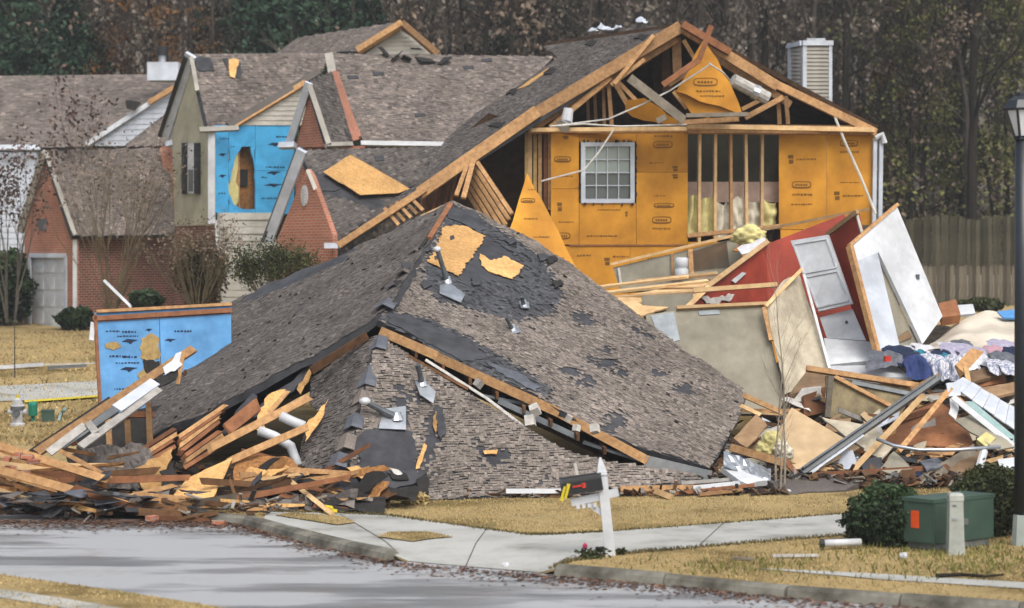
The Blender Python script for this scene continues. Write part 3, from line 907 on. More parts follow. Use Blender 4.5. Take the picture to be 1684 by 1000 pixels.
# upper brick gable
g2 = Plane(P(508, 150, 60.6), P(486, 240, 61.2), P(542, 240, 59.8))
wallp(h2, g2.pts([(508, 158), (486, 242), (538, 242)]), 'brick')
MB().bar(P(508, 136, 60.4), P(475, 238, 61.2), .21, .12).build('rake_board', 'whiteblue', h2)
MB().bar(P(509, 140, 60.1), P(541, 237, 59.5), .14, .1).build('rake_board', 'siding_tan', h2)
MB().bar(P(460, 240, 61), P(486, 239, 60.8), .16, .2).build('gutter', 'whiteblue', h2)
MB().bar(P(536, 239, 59.5), P(578, 238, 60.2), .12, .14).build('gutter', 'siding_tan', h2)
roof(h2, poly([(510, 133, 60.5), (542, 240, 59.6), (582, 238, 61), (546, 118)]), V((.6, 1, 0)), mt='shingle_grey_shade', tab=.4, ex=.18)
wallp(h2, poly([(486, 242, 61.4), (600, 240, 61.4), (600, 330, 61.4), (486, 330)]), 'brick')
# main roof to the right of it
np_ = Plane(P(540, 88, 65), P(595, 232, 62), P(735, 235, 62.6))
wallp(h2, poly([(543, 118, 62.4), (556, 116, 63.0), (594, 228, 62.0), (578, 232)]), 'brick')
MB().bar(P(541, 90, 64), P(548, 128, 63.2), .24, .14).build('rake_board', 'siding_tan', h2)
MB().bar(P(549, 118, 62.9), P(592, 226, 61.9), .11, .1).build('rake_board', 'brick', h2)
rn = roof(h2, np_.pts([(543, 88), (910, 93), (860, 150), (735, 236), (597, 233)]), V((1, .05, 0)), tab=.36, ex=.16, light=.2)
MB().bar(P(593, 236, 61.6), P(732, 238, 62.2), .13, .14).build('gutter', 'white', h2)
for x, y in ((690, 190), (800, 100), (770, 112), (622, 122), (580, 128)):
    MB().slab(rag([p + np_.n * .03 for p in np_.pts([(x - 9, y - 2), (x + 8, y - 3), (x + 10, y + 2), (x - 7, y + 3)])], .2, .06), .02).build('felt_patch', 'felt', h2)
for x, y, w, h in ((632, 84, 16, 10), (650, 92, 22, 8), (684, 82, 14, 16), (700, 96, 26, 7), (728, 97, 22, 6), (668, 95, 14, 8)):
    c = np_.at(x, y + 6)
    MB().box(c + V((0, 0, h / 110)), w / 50, .4, .03, U(0, 3), U(-1.1, 1.1), U(-.6, .6)).build('torn_felt', 'black_and_shade', h2)
wallp(h2, poly([(595, 240, 62.5), (735, 242, 63), (735, 330, 63), (595, 330)]), 'brick_dark_shade')  # shadow under the gutter painted as a darker brick
# lower brick wing
g3 = Plane(P(503, 280, 57.2), P(452, 405, 58.4), P(545, 405, 56.3))
wallp(h2, g3.pts([(504, 278), (452, 402), (452, 606), (547, 606), (547, 386), (512, 290)]), 'brick')
MB().bar(P(497, 247, 57.3), P(438, 405, 58.6), .26, .14).build('rake_board', 'whiteblue', h2)
MB().bar(P(492, 244, 57.5), P(432, 404, 58.7), .1, .3).build('roof_edge', 'metal_dark', h2)
MB().bar(P(506, 280, 57.0), P(519, 312, 56.9), .1, .1).build('rake_board', 'siding', h2)
MB().bar(P(432, 405, 58.3), P(456, 404, 58.1), .16, .18).build('gutter', 'siding_tan', h2)
ov = [g3.at(502 + 5 * math.cos(a * math.pi / 8), 322 + 17 * math.sin(a * math.pi / 8)) + g3.n * .05 for a in range(16)]
ovo = MB().slab(ov, .05).build('gable_vent', 'white', h2)
for k in range(5):
    MB().slab([p + g3.n * .065 for p in rectp(g3, 499, 311 + k * 5, 505, 314 + k * 5)], .012).build('slat', 'white_dirty', ovo)
l3 = Plane(P(492, 247, 59.0), P(548, 402, 56.4), P(735, 240, 61.2))
rl = roof(h2, l3.pts([(492, 247), (735, 241), (700, 290), (640, 334), (548, 403), (512, 290)]), V((.6, 1, 0)), mt='shingle_grey_shade', tab=.36, ex=.17, holes=[l3.pts([(515, 285), (560, 290), (640, 335), (620, 345), (560, 325), (520, 318)])])
for l in ([(512, 288), (545, 292), (560, 312), (525, 318), (516, 305)], [(615, 258), (630, 256), (632, 265), (618, 266)]):
    MB().slab(rag([p + l3.n * .03 for p in l3.pts(l)], .2, .05), .02).build('felt_patch', 'felt', h2)
MB().box(P(545, 404, 56), .35, .3, .14).build('gutter_end', 'whiteblue', h2)
# the loose sheet lying on that roof
pts = [p + l3.n * .16 for p in l3.pts([(529, 290), (574, 262), (671, 318), (652, 325), (590, 328)])]
MB().slab(rag(pts, .4, .025), .02).build('osb_sheet', 'osb', label='large pale wood sheet lying flat on the grey roof above the lower brick gable', cat='wood sheet')

# house behind with the small siding gable
h4 = thing('rear_house', 'house behind with a small white siding gable edged in bare orange wood', 'house', P(655, 500, 74))
g4 = Plane(P(655, 50, 74), P(598, 90, 74), P(718, 90, 74))
wallp(h4, g4.pts([(657, 48), (596, 92), (596, 130), (722, 130), (722, 92)]), 'siding')
boards(h4, g4, lambda y: 657 - (y - 50) * 1.45, lambda y: 657 + (y - 50) * 1.5, 54, 92, 7, 'siding')
MB().bar(P(662, 38, 73.6), P(588, 84, 73.6), .2, .3).build('rake_board', 'lumber', h4)
MB().bar(P(660, 38, 73.6), P(720, 90, 73.6), .2, .3).build('rake_board', 'lumber', h4)
roof(h4, poly([(660, 38, 73.8), (588, 84, 73.8), (448, 92, 79), (490, 62), (630, 40)]), V((-.5, 1, 0)), tab=.4, ex=.2)

# ------------------------------------------------------------------ wrecked house with the open truss and orange sheathing
h3 = thing('wrecked_house', 'torn open house with orange sheathing, exposed roof truss and one white window', 'house', G(1180, 490))
W = Plane(P(905, 213, 54), P(1437, 218, 55.6), P(905, 465, 54))
Rf = P(1120, 44, 54.2); F2 = P(556, 404, 52.8); Rb = P(893, 76, 61.5); Ef = P(1440, 214, 55.5)
vec = Rb - Rf
lpn = Plane(Rf, F2, Rb)
lpoly = lpn.pts([(1120, 44), (556, 404), (640, 331), (682, 306), (734, 228), (780, 188), (848, 144), (918, 95), (893, 76), (990, 54), (1060, 43)])
rl3 = roof(h3, lpoly, vec, mt='shingle_grey_shade', tab=.34, ex=.15, th=.12, holes=[lpn.pts([(835, 160), (855, 140), (905, 112), (890, 128), (850, 152)])], skip=.01)
MB().slab(rag([p + lpn.n * .02 for p in lpn.pts([(850, 148), (875, 130), (903, 112), (893, 124), (862, 144)])], .15, .05), .02).build('torn_sheathing', 'osb', h3)
for x, y, w in ((972, 72, 10), (818, 206, 14), (905, 118, 10), (842, 152, 9), (1055, 62, 12)):
    MB().slab(rag([p + lpn.n * .04 for p in lpn.pts([(x - w, y + 3), (x, y - 4), (x + w, y - 4), (x + 3, y + 5)])], .15, .06), .03).build('felt_patch', 'black_and_shade', h3)
for x, y in ((995, 50), (1006, 53), (1018, 51), (980, 57), (1060, 41)):
    MB().slab(rag([p + lpn.n * U(.05, .2) for p in lpn.pts([(x - 9, y + 3), (x - 2, y - 5), (x + 8, y - 1), (x + 5, y + 3)])], .12, .05), .02).build('torn_flashing', 'whiteblue', h3)
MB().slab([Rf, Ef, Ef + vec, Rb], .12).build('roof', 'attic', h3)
shb = V((0, 0, .004))
shingles([Rf + shb, Ef + shb, Ef + vec + shb, Rb + shb], vec, 'shingles', 'shingle_grey_shade', h3, tab=.4, ex=.2)
Y0 = 57.6
def cutp(x):   # point of the left roof plane at depth Y0
    n = lpn.n; o = lpn.o
    return V((x, Y0, o.z - (n.x * (x - o.x) + n.y * (Y0 - o.y)) / n.z - .16))
tt = (Y0 - Rf.y) / vec.y
rt_ = Rf + vec * tt
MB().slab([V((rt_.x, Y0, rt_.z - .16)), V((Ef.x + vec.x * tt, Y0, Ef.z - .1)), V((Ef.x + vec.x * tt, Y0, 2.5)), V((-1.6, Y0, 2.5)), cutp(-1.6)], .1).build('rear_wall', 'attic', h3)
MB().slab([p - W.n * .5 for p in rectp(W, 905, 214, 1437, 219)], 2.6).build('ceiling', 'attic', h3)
# rake beams
rk = [((1120, 44, 54.0), (880, 188, 53.7), .30, .12), ((884, 183, 53.6), (690, 318, 53.2), .30, .12), ((700, 310, 53.1), (556, 404, 52.7), .16, .1),
      ((1112, 64, 54.3), (880, 208, 54.0), .2, .1), ((1060, 98, 53.8), (1005, 140, 53.7), .1, .06), ((1075, 58, 53.8), (1010, 138, 53.6), .1, .06)]
bars(h3, 'rake_rafter', 'lumber', rk)
bars(h3, 'rake_rafter', 'lumber', [((1120, 44, 54.0), (1278, 142, 54.7), .26, .1), ((1270, 136, 54.8), (1440, 218, 55.4), .2, .1), ((1150, 78, 54.4), (1300, 172, 55.0), .18, .08), ((1122, 40, 53.8), (1200, 86, 54.2), .18, .12, 'lumber_red')])
bars(h3, 'truss_web', 'lumber', [
    ((1112, 62, 54.4), (1114, 120, 54.4), .22, .08), ((1124, 66, 54.4), (1142, 96, 54.4), .1, .05), ((1004, 128, 53.9), (905, 210, 53.9), .13, .06), ((1000, 128, 54.1), (1006, 206, 54.1), .1, .05),
    ((1006, 128, 54), (1032, 172, 54), .12, .06), ((1012, 130, 54.1), (1060, 180, 54.1), .1, .05), ((992, 138, 54.4), (994, 205, 54.4), .08, .05), ((978, 150, 55.2), (980, 205, 55.2), .08, .05),
    ((966, 158, 55.8), (968, 205, 55.8), .08, .05), ((1288, 160, 54.8), (1225, 194, 54.6), .13, .06), ((1292, 158, 54.8), (1296, 204, 54.8), .1, .05), ((1280, 164, 55), (1282, 204, 55), .1, .05),
    ((1108, 150, 54.0), (1130, 178, 54.0), .12, .06), ((1100, 140, 54.6), (1160, 100, 54.4), .12, .06), ((1220, 180, 54.9), (1260, 160, 55), .1, .05), ((1095, 66, 55.4), (1096, 150, 55.4), .2, .06, 'lumber_dark'), ((1080, 74, 56), (1081, 150, 56), .2, .06, 'lumber_dark')])
bars(h3, 'truss_chord', 'lumber_pale', [((872, 214, 53.8), (1130, 212, 53.9), .1, .08), ((1130, 208, 53.9), (1437, 214, 55.3), .12, .1)])
bars(h3, 'top_plate', 'lumber', [((868, 216, 54.1), (1130, 215, 54.1), .1, .12), ((1130, 216, 54.2), (1440, 219, 55.5), .1, .12), ((1130, 209, 54.6), (1400, 212, 55.2), .16, .1, 'lumber_dark')])
# rafter tails under the low roof at left
for i in range(6):
    a = P(783 - i * 5, 264 + i * 7, 53.4 + i * .35); b = P(842 - i * 5, 352 + i * 9, 51.8 + i * .35)
    MB().bar(a, b, .1, .05).build('fallen_rafter', 'lumber', h3)
bars(h3, 'fallen_rafter', 'lumber', [((778, 266, 53.2), (762, 326, 52.2), .12, .06), ((768, 272, 53.2), (750, 322, 52.6), .1, .06)])
for i in range(7):
    x = 752 - i * 10
    MB().bar(P(x, 276 + i * 6, 54.2), P(x - 10, 330 + i * 6, 54), .07, .05).build('rafter_tail', 'lumber_red', h3)
for i in range(5):
    x = 690 - i * 10
    MB().bar(P(x - 18, 322 + i * 5, 53.1), P(x + 6, 346 + i * 6, 52.9), .08, .05).build('rafter_tail', 'lumber', h3)
MB().slab([V((1.0, 55.3, 1.1)), V((1.0, 55.3, 7.2)), V((cutp(-.6).x, 56.4, cutp(-.6).z)), V((-2.2, 57.4, cutp(-2.2).z - .3)), V((-2.6, 57.4, 1.1))], .06).build('inner_wall', 'attic', h3)
for x, m_ in ((872, 'lumber_pale'), (880, 'insul_tan'), (888, 'lumber'), (897, 'lumber_red'), (866, 'insul_tan'), (904, 'lumber')):
    MB().bar(P(x, 218, 54.3), P(x, 345, 54.3), .09, .09).build('stud', m_, h3)
# orange sheathing panels
ZP = [(906, 218, 952, 310), (906, 310.6, 952, 402), (952.6, 218, 1046, 233), (952.6, 334, 1046, 402), (1046.6, 218, 1131, 283), (1046.6, 283.6, 1131, 402), (1281, 221, 1359, 377), (1359.6, 222, 1437, 370), (906, 405, 1036, 612), (1036.6, 405, 1131, 612), (1131.6, 398, 1283, 612), (1283.6, 378, 1437, 610)]
zo = []
for q in ZP:
    pz = [p + W.n * U(0, .006) for p in rectp(W, *q)]
    zo.append(MB().slab(pz, .018).build('sheathing_panel', 'zip', h3))
ring = 'ring'
PR = {0: [(925, 262, 28, 10, ring), (930, 226, 10, 5, 'mark'), (928, 290, 26, 2, 'text')], 1: [(920, 340, 8, 14, 'mark'), (925, 388, 26, 11, ring), (930, 365, 22, 2, 'text')],
      3: [(1000, 345, 34, 2, 'text'), (1030, 352, 4, 8, 'mark'), (990, 388, 50, 3, 'text')], 4: [(1090, 238, 32, 12, ring), (1090, 224, 28, 4, 'text'), (1110, 283 - 6, 9, 8, 'mark'), (1080, 268, 24, 2, 'text')],
      5: [(1088, 362, 32, 12, ring), (1092, 338, 34, 8, ring), (1110, 290, 9, 7, 'mark'), (1085, 322, 20, 2, 'text'), (1088, 376, 30, 3, 'text')],
      6: [(1300, 262, 9, 14, 'mark'), (1325, 262, 30, 3, 'text'), (1318, 304, 32, 12, ring), (1318, 320, 30, 4, 'text'), (1318, 336, 34, 3, 'text')],
      7: [(1396, 236, 30, 11, ring), (1396, 250, 30, 4, 'text'), (1376, 322, 9, 14, 'mark'), (1402, 322, 32, 3, 'text'), (1396, 300, 28, 2, 'text')],
      8: [(998, 430, 9, 12, 'mark'), (960, 420, 22, 3, 'text'), (1020, 422, 24, 3, 'text')], 9: [(1080, 425, 30, 4, 'text')]}
for k, l in PR.items():
    stamps(zo[k], W, l, 'zip_print', .012)
MB().bar(W.at(936, 403.5) + W.n * .02, W.at(1131, 403.5) + W.n * .02, .03, .03).build('seam_strip', 'lumber_red', h3)
# window
wi = MB()
for x0, y0, x1, y1 in ((955, 234, 1043, 241), (955, 327, 1043, 334), (955, 241, 962, 327), (1036, 241, 1043, 327)):
    wi.slab([p + W.n * .05 for p in rectp(W, x0, y0, x1, y1)], .06)
wi = wi.build('window', 'whiteblue', h3)
for i in range(4):
    for j in range(4):
        MB().slab([p - W.n * .03 for p in rectp(W, 962.5 + i * 18.4, 241.5 + j * 21.4, 962.5 + i * 18.4 + 17.6, 241.5 + j * 21.4 + 20.7)], .008).build('pane', 'glass_reflect' if j < 2 else 'glass', wi)
for i in range(1, 4):
    MB().bar(W.at(962 + i * 18.4, 241), W.at(962 + i * 18.4, 327), .022, .03, W.n).build('muntin', 'whiteblue', wi)
    MB().bar(W.at(962, 241 + i * 21.4), W.at(1036, 241 + i * 21.4), .03 if i == 2 else .022, .034, W.n).build('muntin', 'whiteblue', wi)
tp_ = MB()
for k in range(36):
    side = random.choice(((953, U(236, 334)), (1045, U(236, 334)), (U(957, 1042), 232.5), (U(957, 1042), 336)))
    tp_.add([p + W.n * .056 for p in rectp(W, side[0] - U(1, 2), side[1] - U(1, 3), side[0] + U(1, 2), side[1] + U(1, 3))], [(0, 3, 2, 1)])
tp_.build('torn_tape', 'black_and_shade', wi, uv=False)
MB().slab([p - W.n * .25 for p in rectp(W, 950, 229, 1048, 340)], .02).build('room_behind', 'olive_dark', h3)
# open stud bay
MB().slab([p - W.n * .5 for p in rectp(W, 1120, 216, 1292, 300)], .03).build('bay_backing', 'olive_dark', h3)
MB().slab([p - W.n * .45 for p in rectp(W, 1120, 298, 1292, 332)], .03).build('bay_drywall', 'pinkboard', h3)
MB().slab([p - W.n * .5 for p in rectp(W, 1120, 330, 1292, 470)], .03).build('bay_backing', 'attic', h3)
for x in (1152, 1178, 1203, 1228, 1255):
    MB().bar(W.at(x, 220) - W.n * .1, W.at(x + U(-1, 2), 400) - W.n * .1, .07, .12, W.n).build('stud', 'lumber_pale' if x != 1203 else 'lumber', h3)
bx = 1131
for i, (w, y0, y1, m_) in enumerate(((22, 322, 384, 'insul'), (26, 328, 380, 'insul'), (24, 334, 386, 'insul_white'), (25, 326, 374, 'insul_tan'), (26, 332, 372, 'insul_white'), (26, 330, 366, 'insul'))):
    bm_ = MB(); na, nb = 14, 12
    ph = U(0, 6)
    for a_ in range(na + 1):
        for b_ in range(nb + 1):
            t = a_ / na; q_ = b_ / nb
            yt_ = y0 + 7 * noise.noise(V((t * 3, i * 2.3, 1)))
            bm_.v.append(tuple(W.at(bx - 1 + (w + 2) * t, yt_ + (y1 + 5 - yt_) * q_) - W.n * (.2 + .07 * math.sin(t * 7 + ph + q_ * 1.5) + .12 * noise.noise(V((t * 3, q_ * 3, i * 5))))))
    for a_ in range(na):
        for b_ in range(nb):
            bm_.f.append((a_ * (nb + 1) + b_, a_ * (nb + 1) + b_ + 1, (a_ + 1) * (nb + 1) + b_ + 1, (a_ + 1) * (nb + 1) + b_)); bm_.t.append(.5)
    bm_.build('insulation_batt', m_ if m_ != 'insul_tan' else 'insul_white', h3, smooth=True)
    bx += w
bars(h3, 'sill_plate', 'lumber', [((1130, 388, 54.3), (1285, 372, 54.7), .1, .1)])
# torn sheathing caught in the truss
for l, m_ in (([(1157, 66, 53.6), (1112, 150, 53.2), (1222, 190, 53.7), (1200, 135), (1180, 98)], 'zip'), ([(1030, 165, 53.2), (1060, 162, 53.2), (1125, 204, 53.4), (1100, 206), (1040, 192), (1028, 182)], 'zip'), ([(1108, 148, 53.4), (1140, 192, 53.5), (1220, 192, 53.75), (1190, 160)], 'zip')):
    o = MB().slab(rag(poly(l), .3, .04), .02).build('torn_sheathing', m_, h3)
tpl = Plane(P(1157, 66, 53.6), P(1112, 150, 53.2), P(1222, 190, 53.7))
stamps(h3, tpl, [(1165, 150, 40, 3, 'text'), (1170, 158, 36, 3, 'text'), (1160, 135, 40, 14, ring)], 'zip_print', .01)
bars(h3, 'broken_board', 'lumber_grey', [((1035, 128, 52.8), (1125, 198, 52.9), .22, .05), ((1128, 190, 52.9), (1230, 188, 53.2), .1, .05), ((1080, 200, 52.8), (1095, 192, 52.8), .14, .05)])
bars(h3, 'broken_board', 'lumber', [((1090, 140, 53), (1150, 98, 53), .14, .07, 'lumber_red'), ((1150, 98, 53), (1170, 42, 53), .13, .07, 'lumber_red'), ((1115, 202, 53.2), (1215, 196, 53.4), .12, .06)])
MB().tube([P(1205, 132, 53.8), P(1240, 150, 54), P(1262, 162, 54.1)], .17, 12).build('vent_duct', 'white_dirty', h3)
MB().tube([P(1238, 150, 54), P(1248, 154, 54)], .19, 12).build('duct_collar', 'metal', h3)
MB().tube([P(935, 178, 53.6), P(932, 200, 53.6), P(926, 208, 53.5)], [.12, .15, .2], 10).build('vent_pipe', 'white', h3)
for l in ([(1170, 105, 53.1), (1100, 150, 53.1), (1060, 170, 53), (1000, 196, 53), (905, 208, 53.2)], [(905, 208, 53.2), (960, 204, 53), (1020, 208, 53), (1130, 205, 53)], [(1010, 212, 53), (985, 250, 53), (960, 280, 52.9), (890, 298, 52.8)], [(1165, 104, 53), (1190, 120, 53.2), (1200, 132, 53.4)]):
    MB().tube([P(*q) for q in l], .022, 5).build('loose_wire', 'white_dirty', h3)
MB().tube([P(*q) for q in ((1367, 178, 55.2), (1390, 235, 55), (1415, 290, 54.8), (1440, 352, 54.6))], .035, 6).build('loose_cable', 'siding', h3)
for x in (1436, 1446):
    MB().bar(W.at(x, 228) + W.n * .12, W.at(x - 2, 372) + W.n * .12, .1, .09, W.n).build('downspout', 'whiteblue', h3)
MB().tube([W.at(1436, 228) + W.n * .15, W.at(1446, 222) + W.n * .2, W.at(1450, 236) + W.n * .2], .08, 8).build('gutter_elbow', 'white', h3)
# leaning triangle of sheathing in front of the wall
tri = poly([(867, 284, 51.6), (838, 378, 50.6), (952, 452, 50.6), (960, 462)])
o = MB().slab(rag(tri, .4, .02), .02).build('leaning_sheathing', 'zip', label='tall pointed orange sheathing piece leaning between the fallen roof and the house wall', cat='sheathing')
tpl = Plane(*tri[:3])
stamps(o, tpl, [(868, 330, 24, 8, ring), (872, 360, 22, 3, 'text'), (890, 390, 26, 3, 'text'), (875, 312, 14, 2, 'text'), (915, 425, 18, 3, 'text')], 'zip_print', .01)

# chimney chase standing behind the wrecked house
ct = thing('chimney_chase', 'tall boxed chimney with beige siding and white corner boards behind the roof', 'chimney', P(1335, 480, 60))
c1 = Plane(P(1320, 70, 59), P(1366, 72, 59.4), P(1320, 190, 59)); c0 = Plane(P(1299, 76, 60), P(1320, 70, 59), P(1320, 190, 59))
wallp(ct, [p - c1.n * .03 for p in rectp(c1, 1320, 72, 1366, 600)], 'siding_tan', .1)
wallp(ct, [p - c0.n * .03 for p in c0.pts([(1299, 76), (1320, 72), (1320, 600), (1299, 600)])], 'siding_tan', .1)
boards(ct, c1, lambda y: 1324, lambda y: 1362, 76, 215, 6.4, 'siding_tan', th=.035)
boards(ct, c0, lambda y: 1302, lambda y: 1317, 78, 215, 6.4, 'siding_tan', th=.035)
for p_, x0, x1 in ((c1, 1319, 1325), (c1, 1361.5, 1367), (c0, 1298, 1302.5)):
    MB().slab([p + p_.n * .05 for p in rectp(p_, x0, 71, x1, 600)], .06).build('corner_board', 'whiteblue', ct)
MB().slab([p + c1.n * .08 for p in rectp(c1, 1318, 67, 1368, 75)], .2).build('cap_trim', 'whiteblue', ct)
MB().slab([p + c0.n * .08 for p in c0.pts([(1297, 74), (1320, 67), (1320, 75), (1297, 80)])], .2).build('cap_trim', 'whiteblue', ct)
MB().box(P(1340, 68, 60), .5, .5, .12).build('flue_cap', 'metal', ct)

# ------------------------------------------------------------------ the collapsed roof in front
cr = thing('collapsed_roof', 'huge collapsed brown shingle roof lying on the ground in front of the orange house', 'roof', V((-1.5, 38, gz(0, 38))))
pk = P(745, 328, 45.5); ap = P(615, 528, 38.6)
PA = Plane(pk, ap, P(250, 718, 38.5)); PB = Plane(pk, ap, P(1165, 772, 37.0)); PA.sag = PB.sag = 1
A_ = PA.pts([(745, 328), (690, 352), (560, 420), (470, 462), (400, 490), (330, 530), (292, 552), (268, 610), (248, 660), (250, 718), (318, 690), (400, 650), (470, 612), (540, 572), (600, 536), (650, 488), (692, 420)])
B_ = PB.pts([(745, 328), (800, 352), (880, 396), (980, 462), (1060, 528), (1130, 575), (1228, 645), (1215, 690), (1168, 770), (1062, 742), (960, 694), (860, 642), (760, 594), (640, 534), (622, 524), (650, 488), (692, 420)])
rowA = PA.at(300, 552) - PA.at(690, 352)
rowB = PB.at(1168, 770) - PB.at(622, 524)
da = sheet(rag(A_, .25, .03), PA.n, -.016, .12, 'roof_slope', 'felt', cr)
shingles(A_, rowA, 'shingles', 'shingle_grey_shade', da, sg=1.0, tab=.28, ex=.14, holes=[PA.pts([(410, 480), (480, 452), (560, 414), (585, 405), (570, 425), (480, 470), (400, 500)])], light=.13, lift=.007)
db = sheet(rag(B_, .25, .03), PB.n, -.016, .12, 'roof_slope', 'felt', cr)
HB = [[(625, 526), (640, 506), (700, 522), (760, 550), (830, 592), (905, 640), (900, 657), (760, 598), (655, 547)], [(745, 332), (705, 415), (692, 445), (700, 472), (722, 495), (760, 503), (850, 530), (905, 515), (925, 490), (900, 440), (850, 395), (800, 360)]]
def spots(l): return [[(x + r * math.cos(a * .9 + i) * U(.6, 1.2), y + r * .7 * math.sin(a * .9 + i) * U(.6, 1.2)) for a in range(7)] for i, (x, y, r) in enumerate(l)]
HB += spots([(955, 518, 12), (965, 525, 14), (975, 590, 10), (1000, 600, 18), (1018, 615, 12), (960, 630, 16), (1085, 613, 12), (1122, 640, 15), (1130, 637, 11), (1050, 545, 9), (1012, 690, 20), (1000, 705, 14), (935, 612, 16), (1065, 552, 8), (1045, 570, 7), (1150, 585, 8), (880, 478, 12), (1000, 572, 10), (1095, 680, 7)])
shingles(B_, rowB, 'shingles', 'shingle', db, sg=1.0, tab=.28, ex=.14, holes=[PB.pts(h) for h in HB], light=.2, lift=.007)
mat('felt_tab', (.088, .09, .098), (.055, .057, .062), .9, 20, .2, .2, tint=((.5, .5, .5), (.9, .9, .9), (1.1, 1.1, 1.1), (1.5, 1.5, 1.5)))
for h_ in HB[:2]:
    shingles(PB.pts(h_), rowB, 'under_shingles', 'felt_tab', db, sg=1.0, tab=.3, ex=.2, lift=.004, skip=.12, light=.05, holes=[PB.pts([(705, 385), (800, 385), (865, 440), (840, 468), (750, 468), (700, 435)])])
def patch(pl, l, mt, name, parent, off, step=.1, amp=.05, th=.012):
    r_ = rag(pl.pts(l), step, amp)
    if getattr(pl, 'sag', 0): return sheet(r_, pl.n, off, th, name, mt, parent, step=.2)
    return MB().slab([p + pl.n * off for p in r_], th).build(name, mt, parent)
patch(PB, [(728, 378), (745, 374), (770, 376), (798, 392), (785, 410), (752, 462), (738, 452), (702, 432), (715, 415), (722, 396)], 'osb', 'bare_sheathing', db, .02, .07, .035)
patch(PB, [(788, 420), (805, 432), (830, 424), (860, 440), (840, 462), (808, 452), (790, 440)], 'osb', 'bare_sheathing', db, .02, .07, .035)
patch(PB, [(735, 340), (780, 345), (798, 372), (790, 386), (765, 372), (735, 362)], 'felt', 'felt_sheet', db, .03)
patch(PB, [(640, 512), (690, 528), (770, 564), (800, 590), (760, 592), (640, 532)], 'felt', 'felt_sheet', db, .02)
patch(PB, [(800, 596), (850, 616), (890, 640), (880, 648), (815, 612)], 'cap', 'felt_sheet', db, .025)
for x, y in ((742, 394), (716, 428)):
    patch(PB, [(x - 3, y - 2), (x + 3, y - 3), (x + 4, y + 2), (x - 2, y + 3)], 'felt', 'felt_scrap', db, .034, .05, .01)
for x, y in ((700, 412), (668, 440), (655, 470), (890, 428), (915, 470), (838, 402), (700, 470), (780, 470), (905, 432)):
    patch(PB, [(x - 9, y - 3), (x + 5, y - 6), (x + 10, y + 3), (x - 4, y + 7)], 'black_and_shade' if x % 2 else 'felt', 'felt_scrap', db, .05, .08, .03, .02)
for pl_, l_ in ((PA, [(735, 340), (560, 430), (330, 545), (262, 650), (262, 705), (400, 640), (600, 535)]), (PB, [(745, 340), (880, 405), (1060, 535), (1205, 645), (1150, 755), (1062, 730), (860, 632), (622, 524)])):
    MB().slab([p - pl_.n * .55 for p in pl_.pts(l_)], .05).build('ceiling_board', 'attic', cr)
# lower hip in front
dap = P(618, 552, 38.3); dbt = P(574, 768, 35.6)
PD = Plane(dap, dbt, P(985, 802, 36.2)); PC = Plane(dap, dbt, P(498, 705, 37.3)); PC.sag = PD.sag = 1
D_ = PD.pts([(618, 552), (690, 592), (770, 642), (860, 702), (930, 740), (1005, 760), (1100, 770), (1165, 778), (1140, 795), (1005, 806), (840, 818), (700, 822), (640, 812), (574, 768), (600, 640)])
C_ = PC.pts([(618, 552), (560, 590), (510, 622), (506, 660), (525, 680), (500, 725), (492, 768), (520, 778), (574, 768), (600, 640)])
dd = sheet(rag(D_, .25, .03), PD.n, -.016, .1, 'roof_slope', 'felt', cr)
HD = [[(640, 690), (670, 640), (675, 690), (640, 730), (690, 760), (700, 800), (640, 812), (585, 775), (600, 720)], [(700, 690), (722, 660), (725, 720), (708, 760), (705, 800), (690, 810), (695, 740)], [(770, 720), (800, 740), (838, 738), (832, 768), (800, 765), (780, 742)]]
HD += spots([(660, 640, 10), (690, 650, 14), (650, 660, 12), (900, 790, 10)])
shingles(D_, PD.at(985, 802) - PD.at(640, 812), 'shingles', 'shingle', dd, sg=1.0, tab=.28, ex=.14, holes=[PD.pts(h) for h in HD], light=.2, lift=.006)
dc = sheet(rag(C_, .25, .03), PC.n, -.016, .1, 'roof_slope', 'felt', cr)
shingles(C_, PC.at(500, 720) - PC.at(590, 680), 'shingles', 'shingle_grey_shade', dc, sg=1.0, tab=.28, ex=.14, light=.1, lift=.007)
patch(PD, [(588, 720), (640, 690), (680, 710), (690, 790), (640, 806), (590, 775)], 'felt', 'felt_sheet', dd, .02)
for l in ([(716, 676), (722, 690), (716, 715), (711, 700)], [(697, 730), (702, 735), (690, 768), (684, 770)], [(794, 744), (818, 743), (816, 750), (796, 750)], [(570, 770), (590, 766), (607, 778), (606, 790), (580, 780)]):
    patch(PD, l, 'osb', 'bare_sheathing', dd, .05, .08, .02)
for l, m_ in (([(640, 768), (655, 772), (664, 780), (650, 782)], 'white_dirty'), ([(635, 776), (668, 778), (672, 790), (645, 788)], 'black_and_shade'), ([(684, 790), (702, 775), (705, 812), (688, 820)], 'black_and_shade'), ([(716, 690), (726, 670), (732, 720), (722, 730)], 'felt')):
    patch(PD, l, m_, 'felt_scrap', dd, .06, .08, .03, .02)
